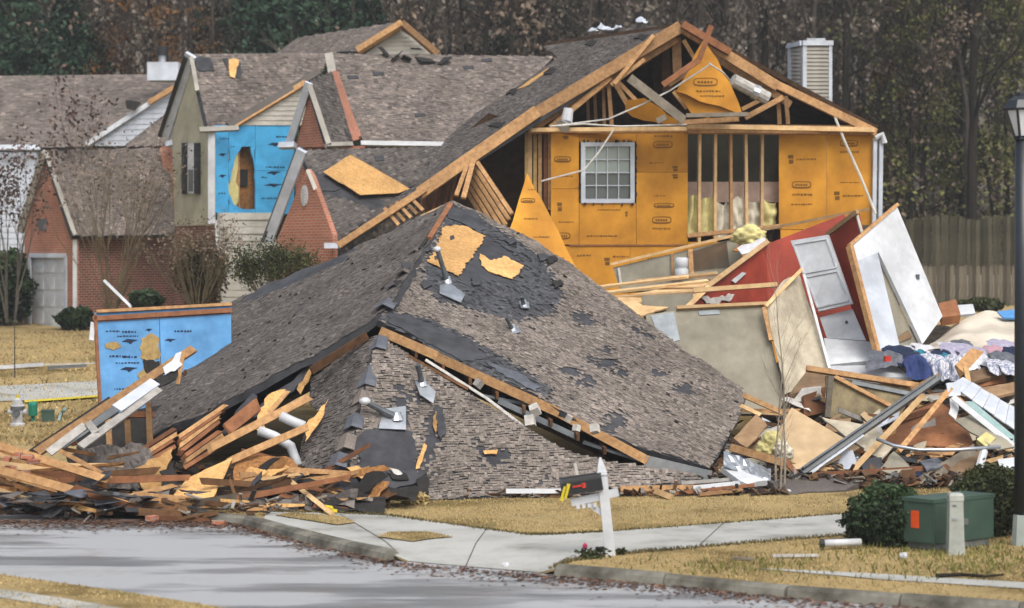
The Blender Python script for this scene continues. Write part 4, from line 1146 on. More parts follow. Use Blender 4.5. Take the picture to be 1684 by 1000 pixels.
# hip caps (bent shingle pieces), left bare where torn off
def hipcap(px, py, y, dx, dy, w, mt='cap'):
    p1, p2 = (PA, PB) if y > 38.35 else (PC, PD)
    ln_ = p1.n.cross(p2.n).normalized()
    if ln_.z < 0: ln_ = -ln_
    c = p1.at(px, py) if y > 38.35 else p2.at(px, py)
    L = math.hypot(dx, dy) / FPX * y * 1.25
    s1 = ln_.cross(p1.n); s2 = ln_.cross(p2.n)
    if s1.x > 0: s1 = -s1
    if s2.x < 0: s2 = -s2
    vs = []
    for t, k in ((L, .02), (-L, .06)):
        h = c + ln_ * t
        m = (p1.n + p2.n).normalized()
        vs += [h + s1 * w + p1.n * k, h + m * (k + .03), h + s2 * w + p2.n * k]
    vs += [v - p1.n * .02 for v in vs]
    MB().add(vs, [(0, 1, 4, 3), (1, 2, 5, 4), (6, 9, 10, 7), (7, 10, 11, 8), (3, 4, 10, 9), (4, 5, 11, 10), (0, 3, 9, 6), (2, 8, 11, 5), (0, 6, 7, 1), (1, 7, 8, 2)]).build('hip_cap', mt, cr)
for q in ((634, 500, 38.9, 11, -13, .17), (666, 446, 40.5, 9, -10, .14, 'shingle_grey_shade'), (686, 412, 41.8, 8, -12, .14, 'shingle_grey_shade'), (622, 565, 38.0, 4, -14, .15), (605, 620, 37.4, 6, -20, .15), (594, 655, 37.0, 5, -13, .13, 'shingle'), (582, 694, 36.6, 7, -13, .15), (570, 728, 36.2, 7, -14, .14, 'shingle'), (556, 758, 35.9, 8, -12, .15), (650, 470, 39.8, 7, -8, .14)):
    hipcap(*q)
bars(cr, 'ridge_board', 'lumber_red', [((741, 336, 45.2), (706, 392, 42.9), .1, .06), ((735, 345, 44.9), (690, 410, 42.3), .06, .05, 'black_and_shade')])
# bare edge boards and eave
MB().bar(PA.at(742, 329) - PA.n * .06, PA.at(690, 353) - PA.n * .06, .07, .05).build('edge_board', 'lumber_pale', cr)
for a, b in (((560, 421), (505, 446)), ((430, 478), (400, 492))):
    MB().bar(PA.at(*a) - PA.n * .05, PA.at(*b) - PA.n * .05, .06, .05).build('edge_board', 'lumber_pale', cr)
for i, (a, b, w, m_) in enumerate((((626, 532), (720, 575), .16, 'lumber'), ((718, 574), (920, 668), .16, 'lumber'), ((915, 664), (1065, 746), .15, 'lumber'), ((1060, 744), (1168, 772), .19, 'metal'))):
    MB().bar(PB.at(*a) + V((0, -.1, -.13)), PB.at(*b) + V((0, -.1, -.11)), .05 if m_ == 'lumber' else .04, w, V((0, -1, 0)).cross(PB.at(*b) - PB.at(*a))).build('fascia_board' if m_ == 'lumber' else 'metal_fascia', m_, cr)
MB().bar(PB.at(960, 704) + V((0, .2, -.25)), PB.at(1160, 776) + V((0, .2, -.16)), .35, .04, V((0, 0, 1))).build('soffit', 'metal_dark', cr)
MB().bar(PA.at(604, 540) + V((0, -.05, -.12)), PA.at(512, 600) + V((0, -.05, -.1)), .05, .14, V((0, 0, 1))).build('fascia_board', 'lumber_dark', cr)
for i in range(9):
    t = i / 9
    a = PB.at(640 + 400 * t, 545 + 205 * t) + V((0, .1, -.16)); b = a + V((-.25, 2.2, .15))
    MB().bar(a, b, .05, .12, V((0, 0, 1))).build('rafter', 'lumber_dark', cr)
for a, b, w, m_ in (((640, 568, 38.2), (770, 640, 37.6), .05, 'lumber_dark'), ((700, 592, 37.9), (800, 655, 37.6), .045, 'white_dirty'), ((800, 655, 37.6), (872, 710, 37.1), .05, 'white_dirty'), ((790, 650, 37.9), (880, 668, 37.8), .05, 'metal_dark'), ((820, 660, 37.7), (950, 720, 37.4), .1, 'metal_dark')):
    MB().bar(P(*a), P(*b), w, w).build('eave_trim', m_, cr)
for x, y, s, y_ in ((787, 631, .12, 37.3), (880, 674, .15, 37.1), (872, 692, .16, 37.1), (935, 688, .1, 36.9), (978, 705, .13, 36.8), (948, 704, .1, 37)):
    MB().box(P(x, y, y_), s, s, s * 1.1, U(0, 3), U(-.6, .6), U(-.6, .6)).build('broken_block', 'white_dirty', cr)
# roof vents
def vent(pl, plate, base, top, r=.045, cap=True, bent=True):
    a = pl.at(*base) + pl.n * .03
    k = MB().slab([p + pl.n * .05 for p in pl.pts(plate)], .012).build('flashing', 'metal', cr)
    dist = a.y - .15
    b = P(top[0], top[1], dist)
    MB().tube([a, a.lerp(b, .5), b], [r * 1.5, r, r], 10).build('vent_pipe', 'metal_dark', k)
    MB().lathe(a - V((0, 0, .03)), [(r * 2.4, 0), (r * 1.6, .08), (r * 1.2, .14)], 10).build('pipe_collar', 'metal', k)
    if cap: MB().blob(b, r * 1.7, r * 1.7, r * 1.2, .15).build('pipe_cap', 'white', k, smooth=True)
vent(PB, [(722, 472), (740, 468), (765, 485), (757, 501), (722, 486)], (735, 466), (719, 410))
vent(PD, [(630, 676), (667, 671), (667, 710), (622, 708)], (652, 690), (600, 660), r=.055)
vent(PD, [(682, 630), (700, 632), (716, 648), (712, 667), (690, 652)], (694, 634), (687, 600), cap=False)
vent(PB, [(852, 500), (868, 500), (870, 510), (856, 510)], (861, 505), (858, 488), r=.035, cap=False)
vent(PB, [(836, 540), (850, 540), (856, 550), (842, 552)], (843, 545), (832, 522), r=.035, cap=False)
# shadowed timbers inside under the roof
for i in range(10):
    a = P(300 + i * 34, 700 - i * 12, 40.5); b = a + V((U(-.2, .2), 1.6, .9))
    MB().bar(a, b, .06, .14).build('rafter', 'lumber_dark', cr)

# ------------------------------------------------------------------ rubble under everything
def hmound(x, y):
    px = x / y * FPX + 842
    h = 0
    t = max(0, min(1, (y - 36.8) / 6.5)); t = t * t * (3 - 2 * t)
    k = max(0, min(1, (px - 1230) / 200))
    h = max(h, 1.25 * t * k)
    if px < 700:
        t = max(0, min(1, (y - 33.9) / 3.2)) * max(0, min(1, (640 - px) / 150)) * max(0, min(1, (px + 260) / 260 + .25))
        fade = max(0, min(1, (39.5 - y) / 1.5))
        kk = max(0, min(1, (px - 60) / 170))
        h = max(h, (.05 + .14 * kk) * t * fade)
    return h
def mound(name, x0, x1, y0, y1):
    b = MB(); st = .22
    nx = int((x1 - x0) / st); ny = int((y1 - y0) / st)
    for i in range(nx + 1):
        for j in range(ny + 1):
            x = x0 + i * st; y = y0 + j * st
            h = hmound(x, y)
            g = gz(x, y) if y > kerb_y(x) else max(0.0, .12 + rise(y)) * .3
            b.v.append((x, y, g - .06 + h + (abs(noise.noise(V((x * 2.2, y * 2.2, 1)))) * .35 * min(1, h * 3))))
    for i in range(nx):
        for j in range(ny):
            n = ny + 1
            b.f.append((i * n + j, (i + 1) * n + j, (i + 1) * n + j + 1, i * n + j + 1)); b.t.append(.5)
    return b.build(name, 'mound', kind='stuff', uv=False)
mound('rubble_mound', -10.5, -1.2, 33.6, 40)
mound('rubble_mound', 2.6, 15, 36.4, 53)
def rubble(name, n, place, smin=.05, smax=.3):
    b = MB()
    for _ in range(n):
        p = place()
        if p is None: continue
        L = U(smin, smax); k = R()
        if k < .5: s = (L * U(1, 2.2), L * U(.15, .35), .02)
        elif k < .85: s = (L, L * U(.5, .9), .015)
        else: s = (L * .5, L * .4, L * .3)
        b.box(p, s[0], s[1], s[2], U(0, 6.3), random.gauss(0, .35), random.gauss(0, .4), R())
    return b.build(name, 'rubble', kind='stuff', uv=False)
def zg(x, y): return (gz(x, y) if y > kerb_y(x) else 0.0)
def rp_left():
    x = U(-9.5, -1.8); y = U(33.6, 37.5) if R() < .75 else U(33.5, 34.4)
    if y < kerb_y(x) and y < 33.9 + .6 * noise.noise(V((x, 0, 5))): return None
    if x > -3.6 and y < 34.2: return None
    return V((x, y, zg(x, y) + hmound(x, y) + U(.02, .16)))
rubble('debris_litter', 650, rp_left, .05, .22)
def rp_right():
    y = 36.6 + abs(random.gauss(0, 2.2)); x = U(2.6, 10.5)
    if x / y * FPX + 842 < 1170: return None
    return V((x, y, gz(x, y) + hmound(x, y) + U(.03, .2)))
rubble('debris_litter', 4600, rp_right, .05, .3)
def rp_mid():
    x = U(-1.4, 4.5); y = 35.6 + abs(random.gauss(0, .3)) + .07 * x
    return V((x, y, gz(x, y) + U(.02, .07)))
rubble('debris_litter', 420, rp_mid, .05, .22)

# ------------------------------------------------------------------ pieces of debris, each a thing
def panel(name, label, cat, mt, l, th=.03, ragged=0.0, group=None, step=.15):
    pts = poly(l)
    if ragged: pts = rag(pts, step, ragged)
    return MB().slab(pts, th).build(name, mt, label=label, cat=cat, group=group)
def board(name, label, cat, mt, a, b, w=.1, h=.05, group=None, up=V((0, -1, .3))):
    return MB().bar(P(*a), P(*b), w, h, up, jag=.5 * w).build(name, mt, label=label, cat=cat, group=group)

# left: blue wall panel
bw = thing('blue_wall', 'fallen blue sheathed wall section with torn tan holes left of the collapsed roof', 'wall section', G(165, 690))
bq = [(158, 520, 42.0), (375, 503, 43.0), (165, 665, 41.6)]
bp2 = Plane(*[P(*q) for q in bq])
for x0, x1 in ((158, 262), (262.6, 380)):
    MB().slab(bp2.pts([(x0, 530 - (x0 - 158) * .06), (x1, 530 - (x1 - 158) * .06), (x1 + 2, 700), (x0 + 5, 700)]), .06).build('sheathing_panel', 'bluewrap2', bw)
MB().slab(bp2.pts([(156, 514), (380, 502), (380, 514), (156, 527)]), .1).build('upper_strip', 'bluewrap2', bw)
MB().bar(bp2.at(152, 525) + bp2.n * .03, bp2.at(380, 511) + bp2.n * .03, .09, .06, bp2.n).build('plate', 'lumber_red', bw)
MB().bar(bp2.at(158, 513) + bp2.n * .02, bp2.at(380, 501) + bp2.n * .02, .06, .08, bp2.n).build('plate', 'lumber', bw)
MB().bar(bp2.at(156, 518) + bp2.n * .03, bp2.at(166, 700) + bp2.n * .03, .06, .06, bp2.n).build('end_stud', 'lumber_red', bw)
MB().bar(bp2.at(153, 530), bp2.at(150, 560), .09, .05, bp2.n).build('torn_wrap', 'white', bw)
patch(bp2, [(172, 567), (184, 562), (197, 566), (199, 571), (186, 576), (174, 573)], 'insul_tan', 'torn_hole', bw, .015, .06, .02)
patch(bp2, [(232, 556), (250, 548), (262, 556), (262, 590), (248, 596), (230, 588)], 'insul_tan', 'torn_hole', bw, .015, .06, .03)
patch(bp2, [(236, 590), (262, 594), (266, 612), (245, 618), (236, 606)], 'black_and_shade', 'torn_hole', bw, .02, .06, .03)
patch(bp2, [(226, 618), (240, 600), (245, 622), (236, 640)], 'insul_tan', 'torn_hole', bw, .02, .06, .02)
stamps(bw, bp2, [(186, 545, 24, 3, 'text'), (212, 546, 22, 4, 'text'), (210, 553, 34, 3, 'text'), (214, 562, 28, 9, 'swoosh'), (192, 586, 24, 4, 'text'), (214, 587, 24, 4, 'text'), (210, 597, 40, 3, 'text'), (212, 608, 30, 9, 'swoosh'), (200, 640, 24, 3, 'text'), (245, 543, 12, 5, 'swoosh'), (300, 545, 26, 4, 'text'), (280, 560, 20, 6, 'swoosh')], 'navy')
# long beam with trim lying up on the left slope
bt = thing('eave_beam', 'long diagonal tan beam with grey trim leaning up to the left side of the collapsed roof', 'beam', G(75, 770))
MB().bar(P(60, 745, 35.9), P(318, 574, 38.6), .16, .06, V((0, -1, .6))).build('beam', 'lumber', bt)
MB().bar(P(50, 742, 36.0), P(180, 655, 37.3), .05, .05).build('drip_edge', 'black_and_shade', bt)
MB().bar(P(132, 735, 35.7), P(262, 640, 37.2), .14, .04, V((0, -1, .6))).build('trim_board', 'white_dirty', bt)
MB().bar(P(192, 672, 36.5), P(255, 628, 37.3), .2, .03, V((0, -1, .6))).build('soffit_piece', 'whiteblue', bt)
MB().bar(P(145, 695, 36.2), P(158, 712, 36.0), .12, .04, V((0, -1, .6))).build('trim_block', 'white_dirty', bt)
MB().bar(P(80, 745, 35.8), P(140, 700, 36.2), .15, .03, V((0, -1, .6))).build('trim_board', 'white_dirty', bt)
MB().bar(P(100, 735, 36.2), P(250, 632, 37.6), .14, .03, V((0, -1, .6))).build('soffit_slat', 'metal_dark', bt)
MB().slab(rag(poly([(268, 604, 38.0), (298, 578, 38.4), (300, 600, 38.2), (272, 616)]), .1, .04), .02).build('torn_wrap', 'white', bt)
MB().slab(rag(poly([(255, 622, 37.8), (292, 604, 38.2), (290, 622, 38), (262, 636)]), .1, .04), .03).build('torn_felt', 'black_and_shade', bt)
MB().bar(P(302, 580, 38.3), P(292, 632, 38.1), .07, .03).build('splinter', 'lumber', bt)
for i, x in enumerate((180, 211, 246)):
    MB().bar(P(x - 2, 690 - i * 14, 38.2), P(x + 2, 760 - i * 6, 37.9), .1, .06).build('stud', 'lumber', bt)
MB().bar(P(205, 682, 38.1), P(254, 682, 38.2), .1, .06).build('header', 'lumber_red', bt)
MB().slab(poly([(130, 690, 40), (300, 660, 40.2), (300, 790, 39.6), (120, 800)]), .05).build('shade_backing', 'black_and_shade', bt)  # dark sheet added behind the studs to stand for deep shade
# drape of grey shingles
dr = MB()
nxx, nyy = 34, 16
for i in range(nxx + 1):
    for j in range(nyy + 1):
        t = i / nxx; s = j / nyy
        px = 108 + t * 135 + s * 34; py = 742 + s * 62 - 10 * math.sin(t * 3.0) * (1 - s) - 12 * (t - .5) * (1 - s)
        p = P(px, py, 36.7 - 1.3 * s) + V((0, 0, .13 * noise.noise(V((t * 4, s * 4, 2))) + .05 * noise.noise(V((t * 11, s * 9, 2)))))
        dr.v.append(tuple(p))
for i in range(nxx):
    for j in range(nyy):
        n = nyy + 1
        dr.f.append((i * n + j, (i + 1) * n + j, (i + 1) * n + j + 1, i * n + j + 1)); dr.t.append(min(.95, max(0, random.gauss(.45, .2))))
dr.build('shingle_blanket', 'shingle_grey_shade', label='sagging grey shingle blanket draped over the debris beneath the leaning tan beam', cat='shingles', uv=False)
# boards by the road at left
LB = [('long tan board with a dark underside slanting down from the left picture edge', 'lumber', (-30, 724, 35.2), (180, 790, 34.9), .12),
      ('lowest long tan board crossing the left pile towards the road', 'lumber', (-40, 762, 34.5), (228, 836, 34.2), .13),
      ('pale short board poking out at the left picture edge near the road', 'lumber_pale', (-20, 800, 34.3), (52, 824, 34.1), .08),
      ('upper of two thin boards crossing near the grey shingle blanket', 'lumber', (100, 742, 35.3), (180, 785, 35.0), .07),
      ('reddish board lying along the road below the left pile', 'lumber_red', (120, 802, 34.3), (225, 838, 34.1), .12),
      ('long brown board rising from the left pile over two white pipes', 'lumber', (345, 738, 36.3), (508, 654, 37.0), .13),
      ('second brown board below the white pipes, bent near its middle', 'lumber', (378, 758, 35.9), (502, 704, 36.3), .12),
      ('broad brown board broken off under the collapsed roof edge', 'lumber_red', (375, 705, 36.9), (428, 662, 37.3), .22),
      ('thin board at the back, between roof edge and broad brown board', 'lumber', (434, 690, 37.2), (472, 645, 37.6), .08),
      ('dark red board behind the white pipes', 'lumber_red', (400, 745, 36.6), (500, 770, 36.4), .14),
      ('thin greyish stick standing in front of the splintered wood sheets', 'lumber_dark', (378, 790, 34.6), (402, 855, 34.2), .05),
      ('grey-brown board along the road edge under the wide sheet', 'lumber_grey', (225, 842, 34.1), (410, 815, 34.4), .12),
      ('light orange board flat below the wide splintered sheet', 'lumber', (265, 832, 34.2), (350, 828, 34.3), .14),
      ('thin orange lath at the kerb below the left pile', 'lumber_red', (250, 852, 33.8), (345, 856, 33.7), .07)]
for l, m_, a, b, w in LB:
    board('loose_board', l, 'board', m_, a, b, w, .045)
# bundles of broken boards
def bundle(label, n, a, b, dy, m_, w=.07):
    t = thing('board_bundle', label, 'boards', P((a[0] + b[0]) / 2, max(a[1], b[1]) + dy * n, a[2]))
    for i in range(n):
        o = i * dy
        MB().bar(P(a[0] + U(-5, 5), a[1] + o, a[2] - i * .05), P(b[0] + U(-10, 6), b[1] + o + U(-2, 2), b[2] - i * .05), w, .1, jag=.07).build('board', m_[i % len(m_)], t)
bundle('upper stack of parallel orange boards snapped below the collapsed roof edge', 4, (296, 718, 36.9), (366, 668, 37.5), 9, ('lumber', 'lumber_red'))
bundle('lower stack of parallel brown boards beneath the upper stack', 3, (300, 752, 36.5), (366, 712, 36.9), 9, ('lumber_red', 'lumber'))
bundle('left stack of short brown boards beside the grey shingle blanket', 4, (228, 742, 36.6), (290, 708, 37.0), 9, ('lumber_red', 'lumber', 'lumber_red'))
panel('osb_sheet', 'torn upright wood sheet with ragged foot beside the grey shingle blanket', 'wood sheet', 'osb', [(222, 770, 35.7), (285, 735, 36.3), (268, 812, 35.2), (262, 828), (244, 822), (232, 800)], .02, .05)
panel('osb_sheet', 'wide smooth orange wood sheet sloping to the road in the left pile', 'wood sheet', 'osb', [(278, 822, 34.7), (310, 785, 35.4), (382, 752, 35.9), (350, 818), (330, 824)], .02, .02)
panel('osb_sheet', 'flat reddish wood sheet lying at the road in front of the wide sheet', 'wood sheet', 'osb_brown', [(240, 838, 34.2), (330, 828, 34.4), (360, 820, 34.6), (300, 842)], .02, .02)
panel('osb_sheet', 'splintered pointed wood sheet standing right of the white pipes', 'wood sheet', 'osb', [(502, 726, 36.5), (508, 690, 36.8), (540, 656, 37.1), (528, 690), (512, 712)], .02, .05, step=.1)
panel('osb_sheet', 'narrow split wood sheet jutting up at the back of the left pile', 'wood sheet', 'osb', [(416, 700, 37), (440, 650, 37.5), (470, 640, 37.7), (448, 676), (428, 712)], .02, .06, step=.1)
panel('osb_sheet', 'splintered wood strip hanging from the torn roof edge', 'wood sheet', 'osb', [(488, 640, 37.8), (510, 604, 38.2), (512, 612, 38.1), (494, 648)], .02, .03, step=.1)
panel('osb_sheet', 'dark brown wood sheet slumped at the middle of the left pile', 'wood sheet', 'osb_brown', [(390, 748, 36.2), (470, 750, 36.1), (500, 772, 35.7), (430, 790), (385, 790)], .03, .04)
panel('osb_sheet', 'curled shadowy brown sheet at the kerb corner under the boards', 'wood sheet', 'lumber_dark', [(378, 832, 34.6), (420, 790, 35.3), (480, 778, 35.5), (470, 800), (400, 845)], .03, .03)
panel('osb_sheet', 'long dark sheet lying flat behind the lumber with yellow tape', 'wood sheet', 'lumber_dark', [(400, 846, 34.2), (470, 800, 35), (560, 830, 34.7), (500, 848)], .03, .04)
sf = thing('shingled_flap', 'flap of dark shingles with a bright torn wood edge beside the yellow taped stick', 'roof piece', P(570, 830, 35))
fp = Plane(P(500, 786, 35.5), P(640, 828, 34.8), P(582, 774, 35.6))
MB().slab(fp.pts([(502, 784), (578, 776), (595, 800), (636, 826), (600, 822), (560, 812)]), .03).build('felt', 'felt', sf)
MB().slab(rag(fp.pts([(498, 785), (560, 812), (600, 822), (642, 829), (600, 832), (572, 824)]), .1, .03), .03).build('torn_edge', 'osb', sf)
MB().slab(rag([p + fp.n * .02 for p in fp.pts([(548, 780), (566, 778), (578, 795), (560, 792)])], .1, .03), .02).build('torn_edge', 'osb', sf)
yt = thing('taped_stick', 'pale stick with yellow tape at its foot leaning on the verge grass', 'stick', G(545, 852))
MB().bar(P(466, 782, 35.4), G(547, 850, .03), .07, .05).build('stick', 'lumber_pale', yt)
q = G(540, 846, .07)
MB().box(q, .12, .1, .1, .4, .3, .2).build('yellow_tape', 'yellow', yt)
MB().bar(q, q + V((.14, -.05, -.02)), .05, .02).build('yellow_tape', 'yellow', yt)
for l, pts in (('upper short white plastic pipe between the brown boards', [(462, 684), (478, 692), (500, 701)]), ('bent white plastic pipe lying below the upper pipe', [(426, 708), (452, 718), (478, 734), (490, 766)])):
    MB().tube([P(x, y, 36.7 - (y - 690) * .004) for x, y in pts], .085, 10).build('plastic_pipe', 'white', label=l, cat='pipe', smooth=True)
panel('felt_sheet', 'black curled tar paper scrap hooked over the torn upright sheet', 'tar paper', 'black_and_shade', [(262, 775, 35.4), (285, 768, 35.5), (290, 800, 35.2), (272, 812)], .03, .05)
panel('felt_sheet', 'black tar paper strip standing along the torn roof edge above the board stacks', 'tar paper', 'felt', [(362, 712, 37.1), (416, 646, 37.7), (424, 652, 37.7), (384, 716)], .03, .04)
panel('felt_sheet', 'dark shingle strip along the lower edge of the collapsed left slope', 'tar paper', 'felt', [(400, 690, 37.7), (510, 600, 38.5), (520, 606, 38.4), (440, 680)], .03, .04)
# big splintered sheets and boards in the left pile
for i in range(15):
    x = U(390, 625); y = U(770, 828)
    if i % 5 == 0: x = U(60, 230); y = U(800, 835)
    p = P(x, y, 34.2 + (840 - y) * .02); a = U(0, 6.28); L = U(.35, .85)
    e = V((U(.6, 1), U(-.35, .35), U(.1, .75))).normalized(); f = V((U(-.3, .3), U(.3, 1), U(.25, 1.1))).normalized()
    pts = [p - e * L * .6, p - e * L * .1 - f * L * U(.1, .3), p + e * L * U(.5, .8), p + e * L * .35 + f * L * U(.2, .4), p - e * L * .2 + f * L * U(.15, .35)]
    for w_ in pts: w_.z = max(w_.z, zg(w_.x, w_.y) + .03)
    MB().slab(rag(pts, .1, .045), .015).build('splintered_sheet', random.choice(('osb', 'osb_brown', 'lumber_dark', 'lumber_dark', 'felt', 'black_and_shade')), label='splintered wood sheet tilted in the left debris pile', cat='wood sheet', group='splintered sheets in the left debris pile')  # dark colours stand for black felt and painted shade in the pile
for i in range(34):
    x = U(-10, 560); y = U(735, 835) if x < 380 else U(770, 838)
    if 215 < x < 395 and y < 822: x = U(0, 120); y = U(740, 835)
    p = P(x, y, 34.0 + (848 - y) * .02); L = U(.9, 2.5); a = U(-.3, .7) if x > 200 else U(-.5, .15)
    d = V((math.cos(a), U(-.4, .4), math.sin(a) * .7)).normalized() * L / 2
    A, B = p - d, p + d
    A.z = max(A.z, zg(A.x, A.y) + .05); B.z = max(B.z, zg(B.x, B.y) + .05)
    MB().bar(A, B, U(.05, .14), .04, taper=U(.5, 1), jag=.12).build('broken_board', random.choice(('lumber', 'lumber_red', 'lumber_dark', 'lumber', 'osb_brown', 'lumber_pale')), label='broken wooden board jutting from the left debris pile', cat='board', group='broken boards in the left debris pile')
for i in range(13):
    x, y = (U(-20, 230), U(806, 842)) if i < 7 else (U(385, 640), U(800, 842))
    p = P(x, y, 33.95 + (845 - y) * .022); L = U(.3, .75)
    p.z = max(p.z, zg(p.x, p.y) + .06)
    n_ = 7; sd_ = U(0, 9)
    b = MB()
    for a_ in range(n_ + 1):
        for b_ in range(4):
            t = a_ / n_ - .5; q_ = b_ / 3 - .5
            b.v.append(tuple(p + V((t * L * 1.5 + U(-.03, .03), q_ * L, .14 * noise.noise(V((t * 3 + sd_, q_ * 3, sd_))) + .12 * abs(t) * U(.6, 1.4) + q_ * .15 + U(-.02, .02)))))
    for a_ in range(n_):
        for b_ in range(3): b.f.append((a_ * 4 + b_, a_ * 4 + b_ + 1, (a_ + 1) * 4 + b_ + 1, (a_ + 1) * 4 + b_)); b.t.append(R())
    b.build('shingle_sheet', random.choice(('black_and_shade', 'felt', 'shingle_grey_shade', 'black_and_shade')), label='warped charcoal roofing sheet at the front of the left debris pile', cat='roofing', group='warped roofing sheets at the front of the left pile')
# random splintered scraps in the left pile
for i in range(40):
    x = U(-20, 620); y = U(722, 850) if x < 380 else U(770, 838)
    if 215 < x < 395: y = U(815, 848)
    yy = 33.75 + (848 - y) * .022 + U(-.1, .1)
    p = P(x, y, yy); a = U(-.6, .5); L = U(.15, .65)
    p.z = max(p.z, zg(p.x, p.y) + .05)
    d = V((math.cos(a), U(-.4, .4), math.sin(a) * .5)).normalized() * L / 2
    MB().bar(p - d, p + d, U(.04, .12), U(.02, .04), t=.5, taper=U(.3, 1), jag=.05).build('wood_scrap', random.choice(('lumber', 'lumber_red', 'lumber_dark', 'osb', 'lumber_dark', 'felt', 'lumber')), label='splintered wood scrap in the debris pile beside the road', cat='wood scrap', group='splintered scraps in the left debris pile')
for i in range(20):
    x = U(-20, 330); y = U(815, 844)
    p = P(x, y, 34.0); p.z = max(p.z, .06); s = U(.12, .35)
    pts = [p + V((s * math.cos(a * 1.26) * U(.6, 1.2), s * .7 * math.sin(a * 1.26) * U(.6, 1.2), U(0, .12))) for a in range(5)]
    MB().slab(pts, .012).build('shingle_scrap', random.choice(('felt', 'black_and_shade', 'shingle_grey_shade', 'cap')), label='torn dark shingle scrap lying at the road edge', cat='shingle', group='torn shingle scraps at the road edge')
for i, (x, y) in enumerate(((30, 748), (45, 752), (18, 770), (55, 758), (12, 755), (25, 788), (40, 778), (250, 860 - 8), (360, 866))):
    p = P(x, y, 35.0 if y < 800 else 33.4); p.z = max(p.z, zg(p.x, p.y) + .03)
    MB().box(p, .2, .1, .07, U(0, 3), U(-.4, .4)).build('loose_brick', 'brick', label='loose red brick at the left edge of the debris', cat='brick', group='loose red bricks')

# ------------------------------------------------------------------ right: broken rooms
back = thing('beige_back_wall', 'low slanting beige wall with wood cap in front of the orange house', 'wall section', P(1100, 500, 48))
qb = Plane(P(1005, 437, 48), P(1385, 352, 47.4), P(1020, 470, 47.8))
MB().slab(qb.pts([(1008, 440), (1215, 391), (1230, 470), (1020, 480)]), .1).build('wall', 'beige', back)
MB().slab(qb.pts([(1132, 415), (1195, 397), (1200, 440), (1136, 448)]), .02).build('cardboard_patch', 'brown2', back)
MB().bar(qb.at(1004, 436) + qb.n * .05, qb.at(1210, 388) + qb.n * .05, .09, .06, V((0, 0, 1))).build('top_plate', 'lumber_pale', back)
MB().bar(qb.at(1210, 388) + qb.n * .05, qb.at(1430, 345) + qb.n * .05, .09, .06, V((0, 0, 1))).build('top_plate', 'lumber_pale', back)
MB().bar(qb.at(1018, 442) + qb.n * .04, qb.at(1022, 470) + qb.n * .04, .05, .05, qb.n).build('stud', 'white_dirty', back)
MB().bar(qb.at(1136, 412) + qb.n * .05, qb.at(1138, 455) + qb.n * .05, .1, .06, qb.n).build('stud', 'lumber', back)
MB().bar(qb.at(1106, 418) + qb.n * .05, qb.at(1107, 460) + qb.n * .05, .05, .05, qb.n).build('stud', 'lumber', back)
MB().lathe(P(1121, 460, 47.3), [(.13, 0), (.15, .05), (.15, .22), (.12, .25), (.14, .28), (.14, .46), (.1, .48)], 12).build('white_roll', 'white', label='white plastic roll standing against the low beige wall beside a stud', cat='roll', smooth=True)
for i, (a, b, w) in enumerate((((992, 482, 45.5), (1165, 462, 45.8), .12), ((988, 472, 46), (1130, 455, 46.2), .12), ((1000, 490, 45), (1140, 480, 45.2), .12), ((1040, 464, 46.3), (1180, 450, 46.4), .18))):
    board('pale_plank', ('lower pale plank in the fan of planks behind the collapsed roof', 'rear pale plank in the fan of planks behind the collapsed roof', 'front short pale plank closest to the collapsed roof ridge', 'broad pale plank topmost in the fan of planks beside the red room')[i], 'plank', 'lumber_pale', a, b, w, .05, up=V((0, -.3, 1)))
panel('pale_sheet', 'pale wood sheet lying under the fan of planks behind the collapsed roof', 'wood sheet', 'lumber_pale', [(1000, 492, 44.8), (1170, 458, 46.6), (1150, 490, 45.2), (1050, 520)], .03, .02)
panel('beige_strip', 'short beige wall strip standing under the pale planks left of the red room', 'wall section', 'beige', [(1055, 486, 44.6), (1140, 482, 44.6), (1135, 520, 44.4), (1060, 530)], .08)

red = thing('red_room', 'broken room corner with bright red walls and pale wood top edges', 'room', P(1290, 560, 45))
rb = Plane(P(1262, 400, 46.6), P(1390, 350, 46.8), P(1262, 510, 46.2))
MB().slab(rb.pts([(1260, 402), (1388, 352), (1402, 380), (1450, 570), (1356, 570), (1345, 515), (1262, 515)]), .1).build('wall', 'red', red)
rlp = Plane(P(1262, 400, 46.6), P(1262, 510, 46.2), P(1140, 498, 43.6))
MB().slab(rlp.pts([(1262, 400), (1262, 520), (1132, 506), (1168, 468)]), .1).build('wall', 'red', red)
MB().bar(P(1160, 474, 43.9), P(1262, 398, 46.5), .1, .07).build('top_plate', 'lumber_pale', red)
MB().bar(P(1130, 506, 43.3), P(1165, 472, 43.9), .1, .07).build('top_plate', 'lumber_pale', red)
rr = Plane(P(1362, 384, 45.4), P(1408, 350, 44.3), P(1446, 580, 43.7))
MB().slab(rr.pts([(1362, 384), (1408, 350), (1424, 430), (1448, 582), (1426, 582), (1395, 490)]), .08).build('wall', 'red', red)
MB().bar(P(1360, 386, 45.2), P(1410, 348, 44.1), .09, .07).build('top_plate', 'lumber_pale', red)
MB().bar(P(1408, 350, 44.25), P(1420, 392, 44.1), .05, .08).build('end_stud', 'siding', red)
MB().bar(P(1140, 478, 43.2), P(1278, 468, 43.4), .09, .06).build('brace', 'lumber_pale', red)
MB().bar(P(1152, 510, 43.1), P(1270, 498, 43.3), .07, .05).build('base_plate', 'lumber_dark', red)
MB().slab(rag([p + rlp.n * .04 for p in rlp.pts([(1150, 490), (1205, 484), (1200, 494), (1160, 500)])], .12, .05), .02).build('torn_drywall', 'white_dirty', red)
MB().slab([p + rlp.n * .05 for p in rlp.pts([(1200, 462), (1218, 448), (1224, 450), (1206, 466)])], .02).build('switch_plate', 'white', red)
